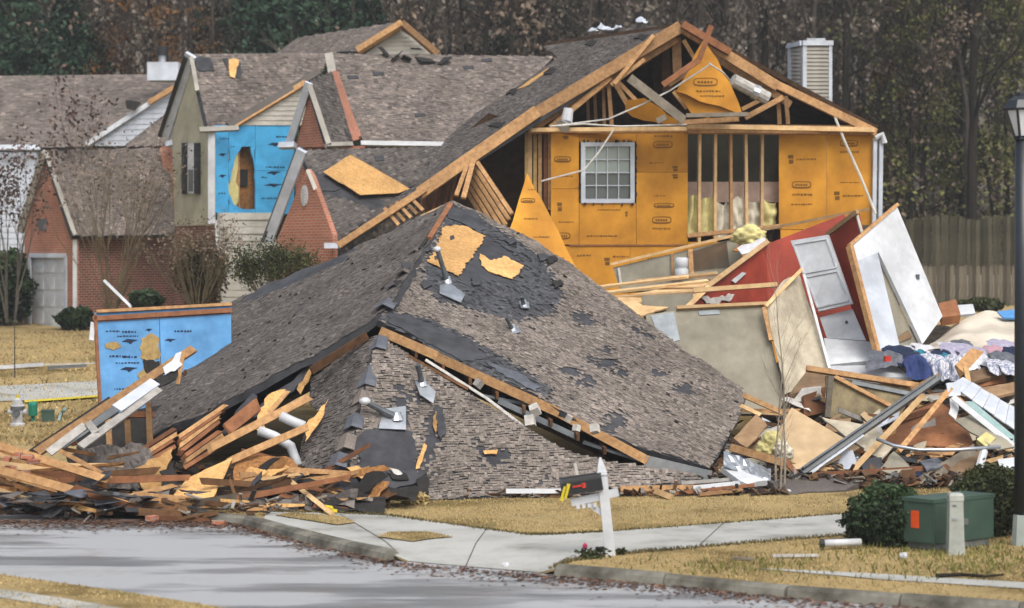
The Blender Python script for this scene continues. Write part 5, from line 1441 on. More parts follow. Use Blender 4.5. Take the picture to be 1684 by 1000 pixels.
MB().slab([p + rb.n * .05 for p in rb.pts([(1240, 492), (1246, 480), (1248, 490)])], .02).build('torn_drywall', 'white', red)
dw = thing('white_door', 'white panelled door leaning inside the red room', 'door', P(1375, 520, 45))
dpn = Plane(P(1300, 396, 45.4), P(1362, 386, 44.9), P(1402, 500, 44.1))
MB().slab(dpn.pts([(1300, 396), (1362, 386), (1402, 499), (1346, 512)]), .05).build('door_leaf', 'white', dw)
for a, b, c, d in (((1306, 402), (1360, 393), (1376, 440), (1322, 450)), ((1326, 456), (1378, 446), (1396, 495), (1345, 506))):
    k = dpn.pts([a, b, c, d])
    for i in range(4): MB().bar(k[i] + dpn.n * .012, k[(i + 1) % 4] + dpn.n * .012, .03, .025, dpn.n).build('door_moulding', 'white', dw)
wb = thing('white_cabinet_front', 'white panel with a small round knob below the leaning white door', 'cabinet front', P(1390, 570, 44.6))
wp = Plane(P(1348, 522, 44.6), P(1402, 508, 44.3), P(1424, 560, 43.6))
MB().slab(wp.pts([(1348, 522), (1402, 508), (1424, 560), (1360, 556)]), .05).build('front', 'white', wb)
MB().blob(wp.at(1393, 531) + wp.n * .03, .03, .03, .03, .05).build('knob', 'metal_dark', wb)
panel('white_slab', 'flat white slab lying below the knobbed white panel in the red room', 'slab', 'white', [(1355, 556, 43.6), (1432, 562, 43.5), (1440, 592, 42.8), (1362, 600)], .12)
panel('white_slab', 'lower white slab lying over the framed olive panel', 'slab', 'white', [(1362, 602, 42.5), (1470, 600, 42.3), (1500, 620, 41.4), (1370, 622)], .12, .02)
fw = thing('beige_front_wall', 'large flat beige wall leaning behind the right end of the collapsed roof', 'wall section', P(1200, 660, 42))
fpn = Plane(P(1115, 510, 42.8), P(1256, 504, 42.9), P(1290, 655, 41.8))
MB().slab(fpn.pts([(1062, 518), (1115, 510), (1256, 504), (1290, 655), (1280, 680), (1080, 680)]), .1).build('wall', 'beige', fw)
MB().bar(fpn.at(1112, 509) + fpn.n * .04, fpn.at(1262, 502) + fpn.n * .04, .07, .1, fpn.n).build('top_plate', 'lumber_pale', fw)
MB().slab([p + fpn.n * .02 for p in fpn.pts([(1070, 520), (1108, 514), (1118, 560), (1100, 565), (1078, 540)])], .03).build('torn_paper', 'wrapgrey', fw)
MB().slab([p + fpn.n * .02 for p in fpn.pts([(1148, 512), (1182, 510), (1184, 517), (1150, 519)])], .03).build('torn_paper', 'wrapgrey', fw)
sd = MB()
spn = Plane(P(1258, 506, 42.8), P(1318, 446, 43.6), P(1290, 650, 41.7))
nn = 14
for i in range(nn + 1):
    for j in range(nn + 1):
        t = i / nn; s = j / nn
        xl = 1258 + 30 * s; xr = 1318 + 48 * s; yl = 506 + 146 * s; yr = 448 + 166 * s
        q = spn.at(xl + (xr - xl) * t, yl + (yr - yl) * t - 14 * math.sin(t * 3.14) * (1 - s))
        sd.v.append(tuple(q + spn.n * (.10 * math.sin(t * 5 + s * 2) + .07 * noise.noise(V((t * 4, s * 3, 4))))))
for i in range(nn):
    for j in range(nn):
        n = nn + 1
        sd.f.append((i * n + j, i * n + j + 1, (i + 1) * n + j + 1, (i + 1) * n + j)); sd.t.append(.5)
sw_ = thing('buckled_wall', 'pale buckled wallboard side joined to the large beige wall', 'wall section', P(1300, 640, 42))
sd.build('wallboard', 'beige_light', sw_)
MB().bar(P(1258, 505, 42.7), P(1318, 444, 43.5), .07, .09).build('top_plate', 'lumber_pale', sw_)
MB().bar(P(1256, 506, 42.65), P(1268, 560, 42.3), .08, .05).build('corner_stud', 'lumber', sw_)
MB().bar(P(1322, 452, 43.5), P(1364, 606, 42.2), .05, .05).build('edge_strip', 'white', sw_)
ww = thing('white_wall', 'tall tilted white wall with an open wedge cut, standing right of the red room', 'wall section', P(1480, 590, 42.8))
wpl = Plane(P(1400, 404, 43.2), P(1475, 338, 44.6), P(1450, 588, 42.4))
MB().slab(wpl.pts([(1402, 404), (1475, 339), (1550, 520), (1517, 566), (1445, 415), (1408, 432)]), .08).build('wall', 'white', ww)
MB().slab([p + wpl.n * .02 for p in wpl.pts([(1408, 430), (1442, 416), (1478, 568), (1448, 584)])], .05).build('door_leaf', 'whiteblue', ww)
MB().slab([p - wpl.n * .12 for p in wpl.pts([(1440, 415), (1446, 415), (1520, 570), (1470, 572)])], .03).build('wedge_backing', 'beige', ww)
MB().bar(wpl.at(1399, 404) - wpl.n * .03, wpl.at(1447, 590) - wpl.n * .03, .1, .12, wpl.n).build('edge_stud', 'lumber', ww)
MB().bar(wpl.at(1398, 403) - wpl.n * .02, wpl.at(1476, 336) - wpl.n * .02, .06, .1, wpl.n).build('top_plate', 'lumber', ww)
MB().box(wpl.at(1508, 456) + wpl.n * .02, .07, .05, .1).build('outlet_box', 'metal_dark', ww)
MB().slab([p - wpl.n * .08 for p in wpl.pts([(1476, 556), (1498, 540), (1505, 552), (1480, 562)])], .03).build('torn_paper', 'brown2', ww)
# cloth, sheets and boxes at far right
crn = MB(); nn = 20
for i in range(nn + 1):
    for j in range(nn + 1):
        t = i / nn; s = j / nn
        q = P(1530 + t * 150 - s * 8, 566 - 52 * min(1, math.sin(min(1, t * 1.6) * 1.57)) * (1 - s) + s * 10, 46 - 3.6 * s)
        crn.v.append(tuple(q + V((0, 0, .10 * noise.noise(V((t * 4, s * 4, 7)))))))
for i in range(nn):
    for j in range(nn):
        n = nn + 1
        crn.f.append((i * n + j, i * n + j + 1, (i + 1) * n + j + 1, (i + 1) * n + j)); crn.t.append(.5)
crn.build('cream_sheet', 'cream', label='large cream sheet spread over the rubble behind the clothes', cat='sheet', smooth=True)
panel('tarp', 'bright blue tarp corner behind the lamp post', 'tarp', 'tarp', [(1640, 512, 45.5), (1700, 505, 45.5), (1700, 524, 45), (1650, 522)], .04)
panel('wood_box', 'small reddish brown box beside the tilted white wall', 'box', 'brownboard', [(1543, 499, 46), (1572, 492, 46.2), (1580, 518, 45.6), (1550, 522)], .2)
panel('white_slab', 'white board behind the cream sheet near the fence', 'board', 'white', [(1570, 502, 47), (1600, 500, 47), (1604, 515, 46.6), (1578, 518)], .06)
GC = {'navy': ('navy', 'dark navy'), 'clothblue': ('clothblue', 'deep blue'), 'lavender': ('lavender', 'lavender'), 'clothwhite': ('clothwhite', 'white'), 'clothteal': ('clothteal', 'teal'), 'clothpink': ('clothpink', 'pink'), 'clothgrey': ('clothgrey', 'dark grey'), 'stripe': ('stripe', 'blue and white striped')}
glist = [('clothgrey', 1462, 588, 26, 9), ('navy', 1478, 580, 20, 10), ('clothgrey', 1446, 596, 18, 6), ('navy', 1495, 590, 16, 9), ('clothteal', 1510, 586, 9, 8), ('clothblue', 1508, 602, 16, 16), ('clothwhite', 1525, 578, 16, 9), ('stripe', 1530, 600, 12, 17), ('stripe', 1545, 602, 11, 16), ('clothteal', 1555, 598, 7, 14), ('stripe', 1566, 602, 10, 16), ('clothwhite', 1538, 592, 12, 8),
         ('lavender', 1575, 576, 24, 10), ('lavender', 1600, 582, 20, 9), ('clothwhite', 1618, 590, 18, 8), ('clothpink', 1632, 578, 12, 8), ('clothpink', 1612, 586, 8, 5), ('lavender', 1650, 572, 20, 12), ('clothgrey', 1650, 592, 18, 12), ('navy', 1664, 584, 12, 12), ('stripe', 1640, 602, 14, 10), ('clothgrey', 1580, 566, 14, 6), ('clothwhite', 1560, 570, 12, 6), ('stripe', 1660, 604, 14, 9), ('clothwhite', 1500, 574, 14, 6), ('lavender', 1676, 575, 14, 10), ('navy', 1548, 582, 12, 6), ('clothwhite', 1586, 596, 14, 8), ('clothgrey', 1522, 588, 8, 8), ('stripe', 1596, 592, 10, 8)]
for i, (c, x, y, rx, rz) in enumerate(glist):
    yy = 41.4 + (600 - y) * .045
    k = yy / FPX
    g_ = MB(); na, nb = 26, 16
    c_ = P(x, y, yy); w_ = rx * k * 1.25; h_ = rz * k * 1.5; ph = U(0, 6); fr_ = U(4, 8); tl = U(-.5, .5)
    for a_ in range(na + 1):
        for b_ in range(nb + 1):
            t = a_ / na * 2 - 1; q_ = b_ / nb
            fold = .035 * math.sin(t * fr_ + ph + q_ * 1.3) + .06 * noise.noise(V((t * 2.2, q_ * 2.2, i * 3.7))) + .03 * noise.noise(V((t * 6, q_ * 5, i * 1.9)))
            e_ = .22 * noise.noise(V((i * 2.0, q_ * 3, t))) * w_
            zz = h_ * (.75 - q_ * q_ * 1.7) * (1 - .35 * t * t) + fold * .25 + tl * t * .12
            g_.v.append(tuple(c_ + V((t * w_ + e_, .3 - .55 * q_ + fold * 1.3, zz))))
    for a_ in range(na):
        for b_ in range(nb):
            g_.f.append((a_ * (nb + 1) + b_, a_ * (nb + 1) + b_ + 1, (a_ + 1) * (nb + 1) + b_ + 1, (a_ + 1) * (nb + 1) + b_)); g_.t.append(.5)
    o = g_.build('garment', GC[c][0], label='crumpled %s garment in the heap of clothes beside the lamp post' % GC[c][1], cat='clothing', group='clothes heaped on the rubble', smooth=True)
MB().box(P(1459, 590, 41.0), .12, .08, .1, .4).build('red_box', 'redpaint', label='small bright red object on the dark clothes', cat='box')
bx = thing('wood_chest', 'light brown box with a flat lid lying right of the clothes', 'box', P(1630, 640, 41))
c1_ = poly([(1585, 612, 41.2), (1650, 596, 42), (1668, 610, 41.6), (1600, 628)])
MB().slab(c1_, .06).build('lid', 'brown2', bx)
MB().slab(poly([(1592, 622, 41.0), (1650, 608, 41.5), (1655, 628, 41.3), (1596, 640)]), .3).build('side', 'brownboard', bx)
panel('flat_board', 'flat brown board beneath the light brown box at right', 'board', 'brown2', [(1600, 640, 40.6), (1668, 628, 41.0), (1672, 644, 40.5), (1622, 656)], .05, .02)
board('lumber_block', 'short thick tan lumber block tilted against the clothes', 'lumber', 'lumber', (1578, 608, 40.4), (1606, 578, 40.9), .22, .14)
board('lumber_block', 'small upright tan lumber piece under the thick tilted block', 'lumber', 'lumber_pale', (1588, 604, 40.2), (1594, 636, 40.0), .09, .06)
# framed olive wall
fo = thing('framed_panel', 'stained olive wall panel with tan frame and diagonal brace in the right pile', 'wall section', P(1420, 700, 39.6))
fo_ = Plane(P(1358, 616, 39.8), P(1505, 640, 39.8), P(1362, 688, 39.4))
MB().slab(fo_.pts([(1358, 618), (1505, 640), (1472, 700), (1440, 696), (1362, 686)]), .08).build('wall', 'olive', fo)
MB().bar(fo_.at(1325, 608) + fo_.n * .05, fo_.at(1512, 637) + fo_.n * .05, .1, .08, fo_.n).build('top_plate', 'lumber', fo)
MB().bar(fo_.at(1372, 622) + fo_.n * .05, fo_.at(1468, 672) + fo_.n * .05, .07, .06, fo_.n).build('brace', 'lumber', fo)
MB().bar(fo_.at(1366, 620) + fo_.n * .03, fo_.at(1360, 688) + fo_.n * .03, .1, .06, fo_.n).build('end_stud', 'lumber_grey', fo)
MB().bar(fo_.at(1400, 630) + fo_.n * .03, fo_.at(1500, 650) + fo_.n * .03, .08, .04, fo_.n).build('metal_strip', 'metal_dark', fo)
cb = thing('cabinet', 'brown wooden cabinet with a tan top wedged beside the framed olive panel', 'cabinet', P(1335, 685, 39.8))
MB().slab(poly([(1298, 648, 40.2), (1325, 612, 41.2), (1362, 614, 41.0), (1360, 636)]), .05).build('top', 'brown2', cb)
MB().slab(poly([(1322, 650, 40.0), (1358, 638, 40.2), (1356, 678, 40.0), (1322, 686)]), .5).build('front', 'brownboard', cb)
MB().slab(poly([(1292, 648, 40.3), (1320, 652, 40.1), (1320, 688, 39.9), (1300, 676)]), .05).build('side', 'lumber_dark', cb)
panel('particle_board', 'large smooth tan board lying flat below the framed olive panel', 'board', 'cardboard', [(1302, 670, 38.9), (1414, 736, 37.9), (1342, 772, 37.2), (1270, 722)], .03)
panel('particle_board', 'narrow tan board under the large smooth board', 'board', 'cardboard', [(1270, 720, 38.0), (1340, 770, 37.1), (1322, 782, 37), (1252, 740)], .03)
panel('particle_board', 'tan board standing at the right end of the collapsed roof', 'board', 'brown2', [(1206, 720, 38.2), (1245, 680, 38.8), (1262, 700, 38.4), (1228, 736)], .03, .02)
panel('drywall_sheet', 'pale plasterboard strip behind the grey gutter', 'plasterboard', 'beige_light', [(1352, 686, 38.8), (1430, 700, 38.6), (1470, 735, 38.0), (1440, 752), (1410, 730)], .03, .03)
panel('wrap_sheet', 'pale blue triangular sheet below the grey gutter', 'sheet', 'whiteblue', [(1386, 742, 37.7), (1402, 740, 37.6), (1414, 775, 37.1), (1372, 776)], .02)
gt = thing('fallen_gutter', 'long grey gutter lying diagonally across the right pile', 'gutter', P(1330, 790, 37))
MB().bar(P(1318, 778, 37.0), P(1542, 622, 38.9), .13, .1, V((0, -1, .8))).build('trough', 'gutter', gt)
MB().bar(P(1320, 770, 36.95), P(1538, 619, 38.85), .035, .05, V((0, -1, .8))).build('lip', 'metal_dark', gt)
MB().bar(P(1324, 784, 36.95), P(1420, 716, 37.75), .05, .03, V((0, -1, .8))).build('lip', 'metal', gt)
RBD = [('pale lumber leaning just right of the grey gutter', 'lumber_pale', (1400, 776, 37.0), (1518, 650, 38.6), .1),
       ('tan lumber crossing behind the pale leaning lumber', 'lumber', (1478, 742, 37.6), (1562, 640, 38.7), .09),
       ('tan roof rafter meeting the grey gutter top', 'lumber', (1500, 640, 38.9), (1545, 618, 39.2), .09),
       ('right rafter descending from the gutter top', 'lumber', (1562, 640, 38.8), (1610, 690, 38.6), .07),
       ('long thin orange strip lying along the front of the right pile', 'lumber_red', (1340, 782, 36.9), (1560, 768, 37.1), .09),
       ('short red-orange lath at the foot of the gutter', 'lumber_red', (1292, 758, 37.0), (1316, 786, 36.8), .08),
       ('tan stick poking right from the roof corner', 'lumber', (1222, 650, 39.8), (1290, 680, 39.2), .09),
       ('tan board lying low beside the roof corner', 'lumber', (1198, 735, 37.4), (1290, 762, 37.0), .13),
       ('second short stick below the roof corner', 'lumber_pale', (1220, 668, 39.4), (1250, 682, 39.2), .07),
       ('brown beam behind the brown panel at the right', 'lumber_red', (1480, 690, 39.0), (1530, 676, 39.3), .1),
       ('greyed thick branch-like beam at right behind the bush', 'lumber_grey', (1520, 790, 36.8), (1600, 742, 37.5), .2)]
for l, m_, a, b, w in RBD:
    board('loose_board', l, 'board', m_, a, b, w, .05)
panel('brown_board', 'large brown wood panel standing behind the crossed lumber at right', 'panel', 'brownboard', [(1452, 724, 38.6), (1500, 676, 39.4), (1545, 660, 39.6), (1585, 690), (1604, 736), (1480, 732)], .04)
panel('siding_sheet', 'white and teal siding sheet sloping down towards the lamp post', 'siding', 'tealpale', [(1572, 660, 39.0), (1600, 660, 39.0), (1690, 735, 38.4), (1690, 748)], .03)
ss = thing('white_siding', 'white lapped siding piece sloping down to the lamp post', 'siding', P(1620, 720, 38.6))
sp_ = Plane(P(1562, 632, 39.2), P(1584, 620, 39.6), P(1690, 700, 38.9))
for k in range(7):
    t0 = k / 7; t1 = (k + .97) / 7
    def ln(a, b, t): return (a[0] + (b[0] - a[0]) * t, a[1] + (b[1] - a[1]) * t)
    qs = sp_.pts([ln((1562, 632), (1690, 722), t0), ln((1584, 620), (1690, 684), t0), ln((1584, 620), (1690, 684), t1), ln((1562, 632), (1690, 722), t1)])
    MB().slab([p + sp_.n * (.01 * (k % 2)) for p in qs], .02).build('siding_board', 'whiteblue', ss)
panel('wrap_sheet', 'crumpled pale blue sheet hanging at the top of the crossed lumber', 'sheet', 'whiteblue', [(1556, 630, 38.7), (1585, 625, 38.9), (1580, 650, 38.7), (1560, 652)], .02, .04)
panel('wrap_sheet', 'white torn flap hanging below the siding piece', 'sheet', 'white', [(1562, 655, 38.5), (1575, 660, 38.5), (1572, 690, 38.3), (1560, 680)], .02, .04)
board('white_trim', 'straight white trim board sloping from the lumber peak to the lamp post', 'trim', 'white', (1566, 652, 38.4), (1672, 738, 37.8), .1, .04)
panel('beige_board', 'beige board wedged under the white trim board', 'board', 'beige', [(1568, 690, 38.2), (1600, 680, 38.4), (1668, 735, 37.7), (1640, 740)], .03, .03)
panel('insulation_square', 'square yellow insulation block under the white trim board', 'insulation', 'insul', [(1606, 722, 37.8), (1622, 710, 37.9), (1638, 720, 37.8), (1622, 735)], .12)
MB().tube([P(*q) for q in ((1442, 722, 37.4), (1470, 733, 37.2), (1510, 740, 37.1), (1570, 740, 37.1), (1645, 735, 37.2))], .032, 8).build('bent_pipe', 'metal', label='thin grey bent pipe lying across the front of the right pile', cat='pipe', smooth=True)
for l, m_, q in (('crumpled beige board scrap left of the dark blue mat', 'beige', [(1446, 772, 37), (1470, 742, 37.5), (1500, 772, 37), (1478, 782)]), ('flat grey square tile in front of the brown panel', 'clothgrey', [(1512, 758, 37.2), (1540, 752, 37.4), (1554, 764, 37.1), (1524, 774)]), ('dark blue mat scrap at the front of the right pile', 'navy', [(1490, 776, 37.0), (1520, 770, 37.1), (1530, 782, 36.9), (1496, 784)]), ('white scrap sheet behind the rear bush', 'white', [(1640, 755, 37.2), (1680, 750, 37.3), (1680, 770, 37), (1645, 768)]),
                 ('beige board scrap leaning right of the pale lumber', 'beige_light', [(1432, 720, 38), (1468, 735, 37.7), (1450, 755, 37.4), (1420, 740)]), ('dark grey board under the pale lumber', 'felt', [(1416, 755, 37.3), (1450, 752, 37.4), (1452, 772, 37.1), (1420, 774)]), ('tan board scrap lying behind the rear bush', 'brown2', [(1560, 772, 37), (1610, 740, 37.6), (1625, 748, 37.5), (1580, 785)])):
    panel('board_scrap', l, 'scrap', m_, q, .03, .03)
MB().tube([P(1606, 785, 36.8), P(1618, 742, 37.2)], .07, 8).build('white_post', 'white', label='short white post stub standing behind the rear bush', cat='post')
for i, (x, y) in enumerate(((1268, 722), (1282, 735), (1258, 738), (1290, 745))):
    MB().blob(P(x, y, 37.3), .14, .12, .13, .55, 3.4, i, 30, 20).build('insulation_tuft', 'insul_white' if i % 2 else 'insul', label='pale yellow insulation tuft by the thin bare saplings', cat='insulation', group='insulation tufts by the saplings', smooth=True)
MB().blob(P(1232, 390, 47.0), .32, .3, .22, .5, 2.8, 4, 32, 22).build('insulation_roll', 'insul', label='yellow insulation clump resting on the red room wall', cat='insulation', smooth=True)
panel('plastic_sheet', 'white plastic sheet crumpled below the yellow insulation clump', 'sheet', 'clothwhite', [(1212, 408, 46.6), (1258, 390, 46.8), (1262, 402, 46.5), (1220, 418)], .03, .06)
panel('insulation_paper', 'orange-brown insulation paper beside the yellow clump', 'insulation', 'zip_dark', [(1204, 412, 46.8), (1222, 388, 47), (1232, 388, 47), (1216, 414)], .03, .04)
mf = MB(); nn = 12
for i in range(nn + 1):
    for j in range(6):
        mf.v.append(tuple(P(1190 + i * 6.5, 742 + i * 2.4 + j * 5 + 5 * noise.noise(V((i * .5, j * .6, 1))), 36.9 - j * .08) + V((0, 0, .06 * noise.noise(V((i * .9, j, 3)))))))
for i in range(nn):
    for j in range(5): mf.f.append((i * 6 + j, i * 6 + j + 1, (i + 1) * 6 + j + 1, (i + 1) * 6 + j)); mf.t.append(.5)
mf.build('flashing', 'metal', label='crumpled grey metal flashing at the lower right roof corner', cat='flashing')
for l, m_, q in (('white crumpled trim beside the metal flashing', 'white', [(1186, 768, 36.6), (1200, 764, 36.7), (1262, 790, 36.3), (1230, 796)]), ('curved shingle slab lying flat in front of the saplings', 'shingle_grey_shade', [(1262, 790, 36.5), (1400, 782, 36.9), (1416, 790, 36.7), (1390, 806), (1290, 812)])):
    panel('scrap_sheet', l, 'scrap', m_, q, .1, .04)
# front strip of boards along the lawn
FS = [('white gutter length lying in front of the collapsed roof, left of the mailbox', 'white', (832, 808, 35.6), (930, 808, 35.7), .08), ('long tan board behind the mailbox arm', 'lumber', (1020, 804, 35.9), (1155, 802, 36.2), .09), ('wide white board in the strip right of the mailbox', 'white', (1140, 806, 36.0), (1235, 796, 36.3), .14),
      ('red-brown lath in front of the white board', 'lumber_red', (1108, 815, 35.8), (1240, 798, 36.1), .06), ('pale short stick slanting toward the lawn near the mailbox', 'lumber_pale', (1078, 808, 35.7), (1104, 822, 35.4), .1), ('thin white strip above the wide white board', 'white_dirty', (1120, 795, 36.3), (1210, 788, 36.5), .06), ('orange lath lowest in the strip right of the mailbox', 'lumber', (1150, 818, 35.7), (1220, 806, 35.9), .06)]
for l, m_, a, b, w in FS:
    A, B = P(*a), P(*b)
    A.z = max(A.z, gz(A.x, A.y) + .04); B.z = max(B.z, gz(B.x, B.y) + .04)
    MB().bar(A, B, w, .05).build('loose_board', m_, label=l, cat='board')
for i in range(70):
    px = U(1190, 1670); y = U(640, 790) if px > 1300 else U(700, 790)
    if 1392 < px and y > 770: y -= 30
    yy = 36.9 + (800 - y) * .0225 + U(-.1, .15)
    p = P(px, y, yy); L = U(.2, .6)
    e = V((U(.5, 1), U(-.4, .4), U(-.5, .5))).normalized(); f = V((U(-.2, .2), U(.4, 1), U(.1, .9))).normalized()
    pts = [p - e * L * .5, p + e * L * U(.3, .6) - f * L * .2, p + e * L * .5 + f * L * .3, p - e * L * U(.1, .4) + f * L * .4]
    MB().slab(rag(pts, .12, .03), .014).build('wallboard_scrap', random.choice(('white_dirty', 'beige_light', 'beige', 'whiteblue', 'cardboard', 'brown2', 'white_dirty', 'felt')), label='torn wallboard scrap tilted among the rubble at the right', cat='wallboard scrap', group='torn wallboard scraps in the right debris pile')
for i in range(26):
    px = U(1200, 1660); y = U(660, 790); yy = 36.9 + (800 - y) * .0225
    p = P(px, y, yy); L = U(.5, 1.5); a = U(-.7, .7)
    d = V((math.cos(a), U(-.5, .5), math.sin(a) * .7)).normalized() * L / 2
    A, B = p - d, p + d
    A.z = max(A.z, gz(A.x, A.y) + .05); B.z = max(B.z, gz(B.x, B.y) + .05)
    MB().bar(A, B, U(.05, .1), .04, jag=.07).build('broken_stud', random.choice(('lumber', 'lumber_pale', 'lumber_red', 'lumber_dark', 'white_dirty')), label='broken stud lying among the rubble at the right', cat='board', group='broken studs in the right debris pile')
for i in range(90):
    px = U(1180, 1670); y = U(735, 800) if px < 1560 else U(720, 770)
    yy = 36.7 + (800 - y) * .022
    p = P(px, y, yy); a = U(-.8, .8); L = U(.12, .6)
    d = V((math.cos(a), U(-.5, .5), math.sin(a) * .6)).normalized() * L / 2
    if R() < .5: b_ = MB().bar(p - d, p + d, U(.04, .1), .03, taper=U(.4, 1))
    else: b_ = MB().box(p, L * .7, L * .5, .015, U(0, 3), U(-.9, .9), U(-.6, .6))
    b_.build('debris_scrap', random.choice(('lumber', 'lumber_red', 'lumber_pale', 'white_dirty', 'beige', 'felt', 'lumber_dark', 'cardboard', 'brownboard', 'black_and_shade')), label='broken building scrap among the rubble at the right', cat='scrap', group='broken scraps in the right debris pile')

# ------------------------------------------------------------------ street furniture
mb = thing('mailbox', 'black mailbox on a leaning white wooden post beside the driveway', 'mailbox', G(1003, 912))
b0 = G(1004, 914); t0_ = P(987, 752, b0.y); ax = (t0_ - b0)
L_ = ax.length; ax.normalize()
side = V((1, 0, 0)) - ax * ax.x; side.normalize()
MB().bar(b0, b0 + ax * (L_ * .80), .13, .13, V((0, -1, 0))).build('post', 'white', mb)
def frus(o, a, s0, s1, h):
    f = V((0, -1, 0)); vs = []
    for c, k in ((o, s0), (o + a * h, s1)):
        for i, j in ((-1, -1), (1, -1), (1, 1), (-1, 1)): vs.append(c + side * (k * i / 2) + f * (k * j / 2))
    return vs, [(3, 2, 1, 0), (4, 5, 6, 7), (0, 1, 5, 4), (1, 2, 6, 5), (2, 3, 7, 6), (3, 0, 4, 7)]
fin = MB()
o = b0 + ax * (L_ * .80)
for s0, s1, h in ((.09, .09, .03), (.135, .13, .05), (.115, .095, .05), (.10, .025, .13)):
    fin.add(*frus(o, ax, s0, s1, h)); o = o + ax * h
fin.build('finial', 'white', mb)
am = b0 + ax * (L_ * .615)
MB().bar(am - side * .44 + V((0, -.0, -.05)), am + side * .19 + V((0, 0, .02)), .1, .09, V((0, -1, 0))).build('arm', 'white', mb)
MB().bar(am - side * .24 + ax * -.07, b0 + ax * (L_ * .42) - side * .03, .07, .05, V((0, -1, 0))).build('brace', 'white', mb)
for i in range(4):
    q = am - side * (.36 - i * .075) - ax * .085 + V((0, -.05, 0))
    MB().bar(q, q - ax * .055, .045, .02, V((0, -1, 0))).build('number_tile', 'white', mb)
# barrel: arched section extruded along its length
bl = P(925, 802, b0.y - .02); br = P(990, 792, b0.y - .02)
dirx = (br - bl).normalized(); upx = V((0, 0, 1)) - dirx * dirx.z; upx.normalize(); fy = V((0, 1, 0))
prof = [(-.1, -.1), (.1, -.1), (.1, .06)] + [(.1 * math.cos(a * math.pi / 8), .06 + .075 * math.sin(a * math.pi / 8)) for a in range(1, 8)] + [(-.1, .06)]
k = len(prof)
vs = [bl + fy * u + upx * v for u, v in prof] + [br + fy * u + upx * v for u, v in prof]
MB().add(vs, [(i, (i + 1) % k, k + (i + 1) % k, k + i) for i in range(k)] + [tuple(range(k - 1, -1, -1)), tuple(range(k, 2 * k))]).build('box', 'black', mb)
vs = [bl - dirx * .025 + fy * u * 1.06 + upx * v * 1.06 for u, v in prof] + [bl + dirx * .012 + fy * u * 1.06 + upx * v * 1.06 for u, v in prof]
MB().add(vs, [(i, (i + 1) % k, k + (i + 1) % k, k + i) for i in range(k)] + [tuple(range(k - 1, -1, -1)), tuple(range(k, 2 * k))]).build('door', 'lampblack', mb)
fr = bl.lerp(br, .42) - fy * .108 + upx * .0
MB().bar(fr - dirx * .09, fr + dirx * .05, .012, .022, V((0, -1, 0)).cross(dirx)).build('flag_arm', 'redpaint', mb)
MB().bar(fr + dirx * .06 + upx * .03, fr + dirx * .06 + upx * -.035, .05, .012, V((0, -1, 0))).build('flag', 'redpaint', mb)
MB().bar(bl.lerp(br, .42) + upx * .14, bl.lerp(br, .40) + upx * .29, .035, .02, V((0, -1, 0))).build('white_flag', 'siding', mb)
for dx, dz in ((.0, 0), (.05, .03)):
    q = bl + dirx * (.01 + dx) - fy * .12 - upx * (.03 - dz)
    MB().bar(q + upx * .05 + dirx * .03, q - upx * .13 - dirx * .05, .045, .01, V((0, -1, 0))).build('yellow_ribbon', 'yellow', mb)
# flowers at its foot
fl = thing('flower_plant', 'small green plant with pink flower at the foot of the mailbox post', 'plant', G(970, 918))
lf = MB()
for i in range(150):
    p = G(970 + random.gauss(0, 12), 918 + U(-2, 3)) + V((0, 0, U(.0, .11)))
    d = V((U(-1, 1), U(-1, 1), U(-.3, 1))).normalized() * .04; e = d.cross(V((R(), R(), R()))).normalized() * .02
    lf.add([p - d, p + e, p + d, p - e], [(0, 1, 2, 3)], R())
lf.build('leaf_clump', 'leaf_bush2', fl, uv=False, kind='stuff')
MB().blob(G(962, 916) + V((0, 0, .14)), .03, .03, .035, .3).build('flower', 'pinkred', fl)
MB().bar(G(962, 916), G(962, 916) + V((0, 0, .12)), .008, .008).build('stem', 'leaf_bush2', fl)
MB().box(G(988, 909) + V((0, 0, .04)), .12, .1, .05, .3, .2).build('dark_stone', 'black_and_shade', label='small dark stone beside the mailbox flowers', cat='stone')
lf = MB()
for i in range(50):
    p = G(1020 + random.gauss(0, 5), 913) + V((0, 0, U(.0, .08)))
    d = V((U(-1, 1), U(-1, 1), U(-.3, 1))).normalized() * .035; e = d.cross(V((R(), R(), R()))).normalized() * .02
    lf.add([p - d, p + e, p + d, p - e], [(0, 1, 2, 3)], R())
lf.build('low_plant', 'leaf_bush2', label='tiny green plant right of the mailbox post', cat='plant', uv=False)

# transformer box seen at its corner
tg = G(1536, 908)
tf = thing('transformer', 'dark green utility transformer box with an orange sticker between two bushes', 'utility box', tg)
yy = tg.y
cn = P(1536, 900, yy); lf_ = P(1486, 897, yy + .35); rt = P(1634, 894, yy + .75)
hh = (900 - 832) / FPX * yy
u1 = (lf_ - cn); u1.z = 0; u2 = (rt - cn); u2.z = 0
z0 = tg.z + .1
def quad(o, a, b, z0_, z1_, sh=0):
    vs = []
    for z in (z0_, z1_):
        for p in (o, o + a, o + a + b, o + b): vs.append(V((p.x, p.y, z)))
    return vs, [(3, 2, 1, 0), (4, 5, 6, 7), (0, 1, 5, 4), (1, 2, 6, 5), (2, 3, 7, 6), (3, 0, 4, 7)]
MB().add(*quad(cn, u2, u1, z0, z0 + hh)).build('cabinet', 'transformer', tf)
MB().add(*quad(cn + (u1 + u2) * -.02, u2 * 1.04, u1 * 1.04, z0 + hh, z0 + hh + .05)).build('lid', 'transformer', tf)
MB().add(*quad(cn + (u1 + u2) * .05, u2 * .9, u1 * .9, tg.z - .1, z0)).build('base', 'gutter', tf)
n1 = u1.cross(V((0, 0, 1))).normalized()
if n1.y > 0: n1 = -n1
n2 = u2.cross(V((0, 0, 1))).normalized()
if n2.y > 0: n2 = -n2
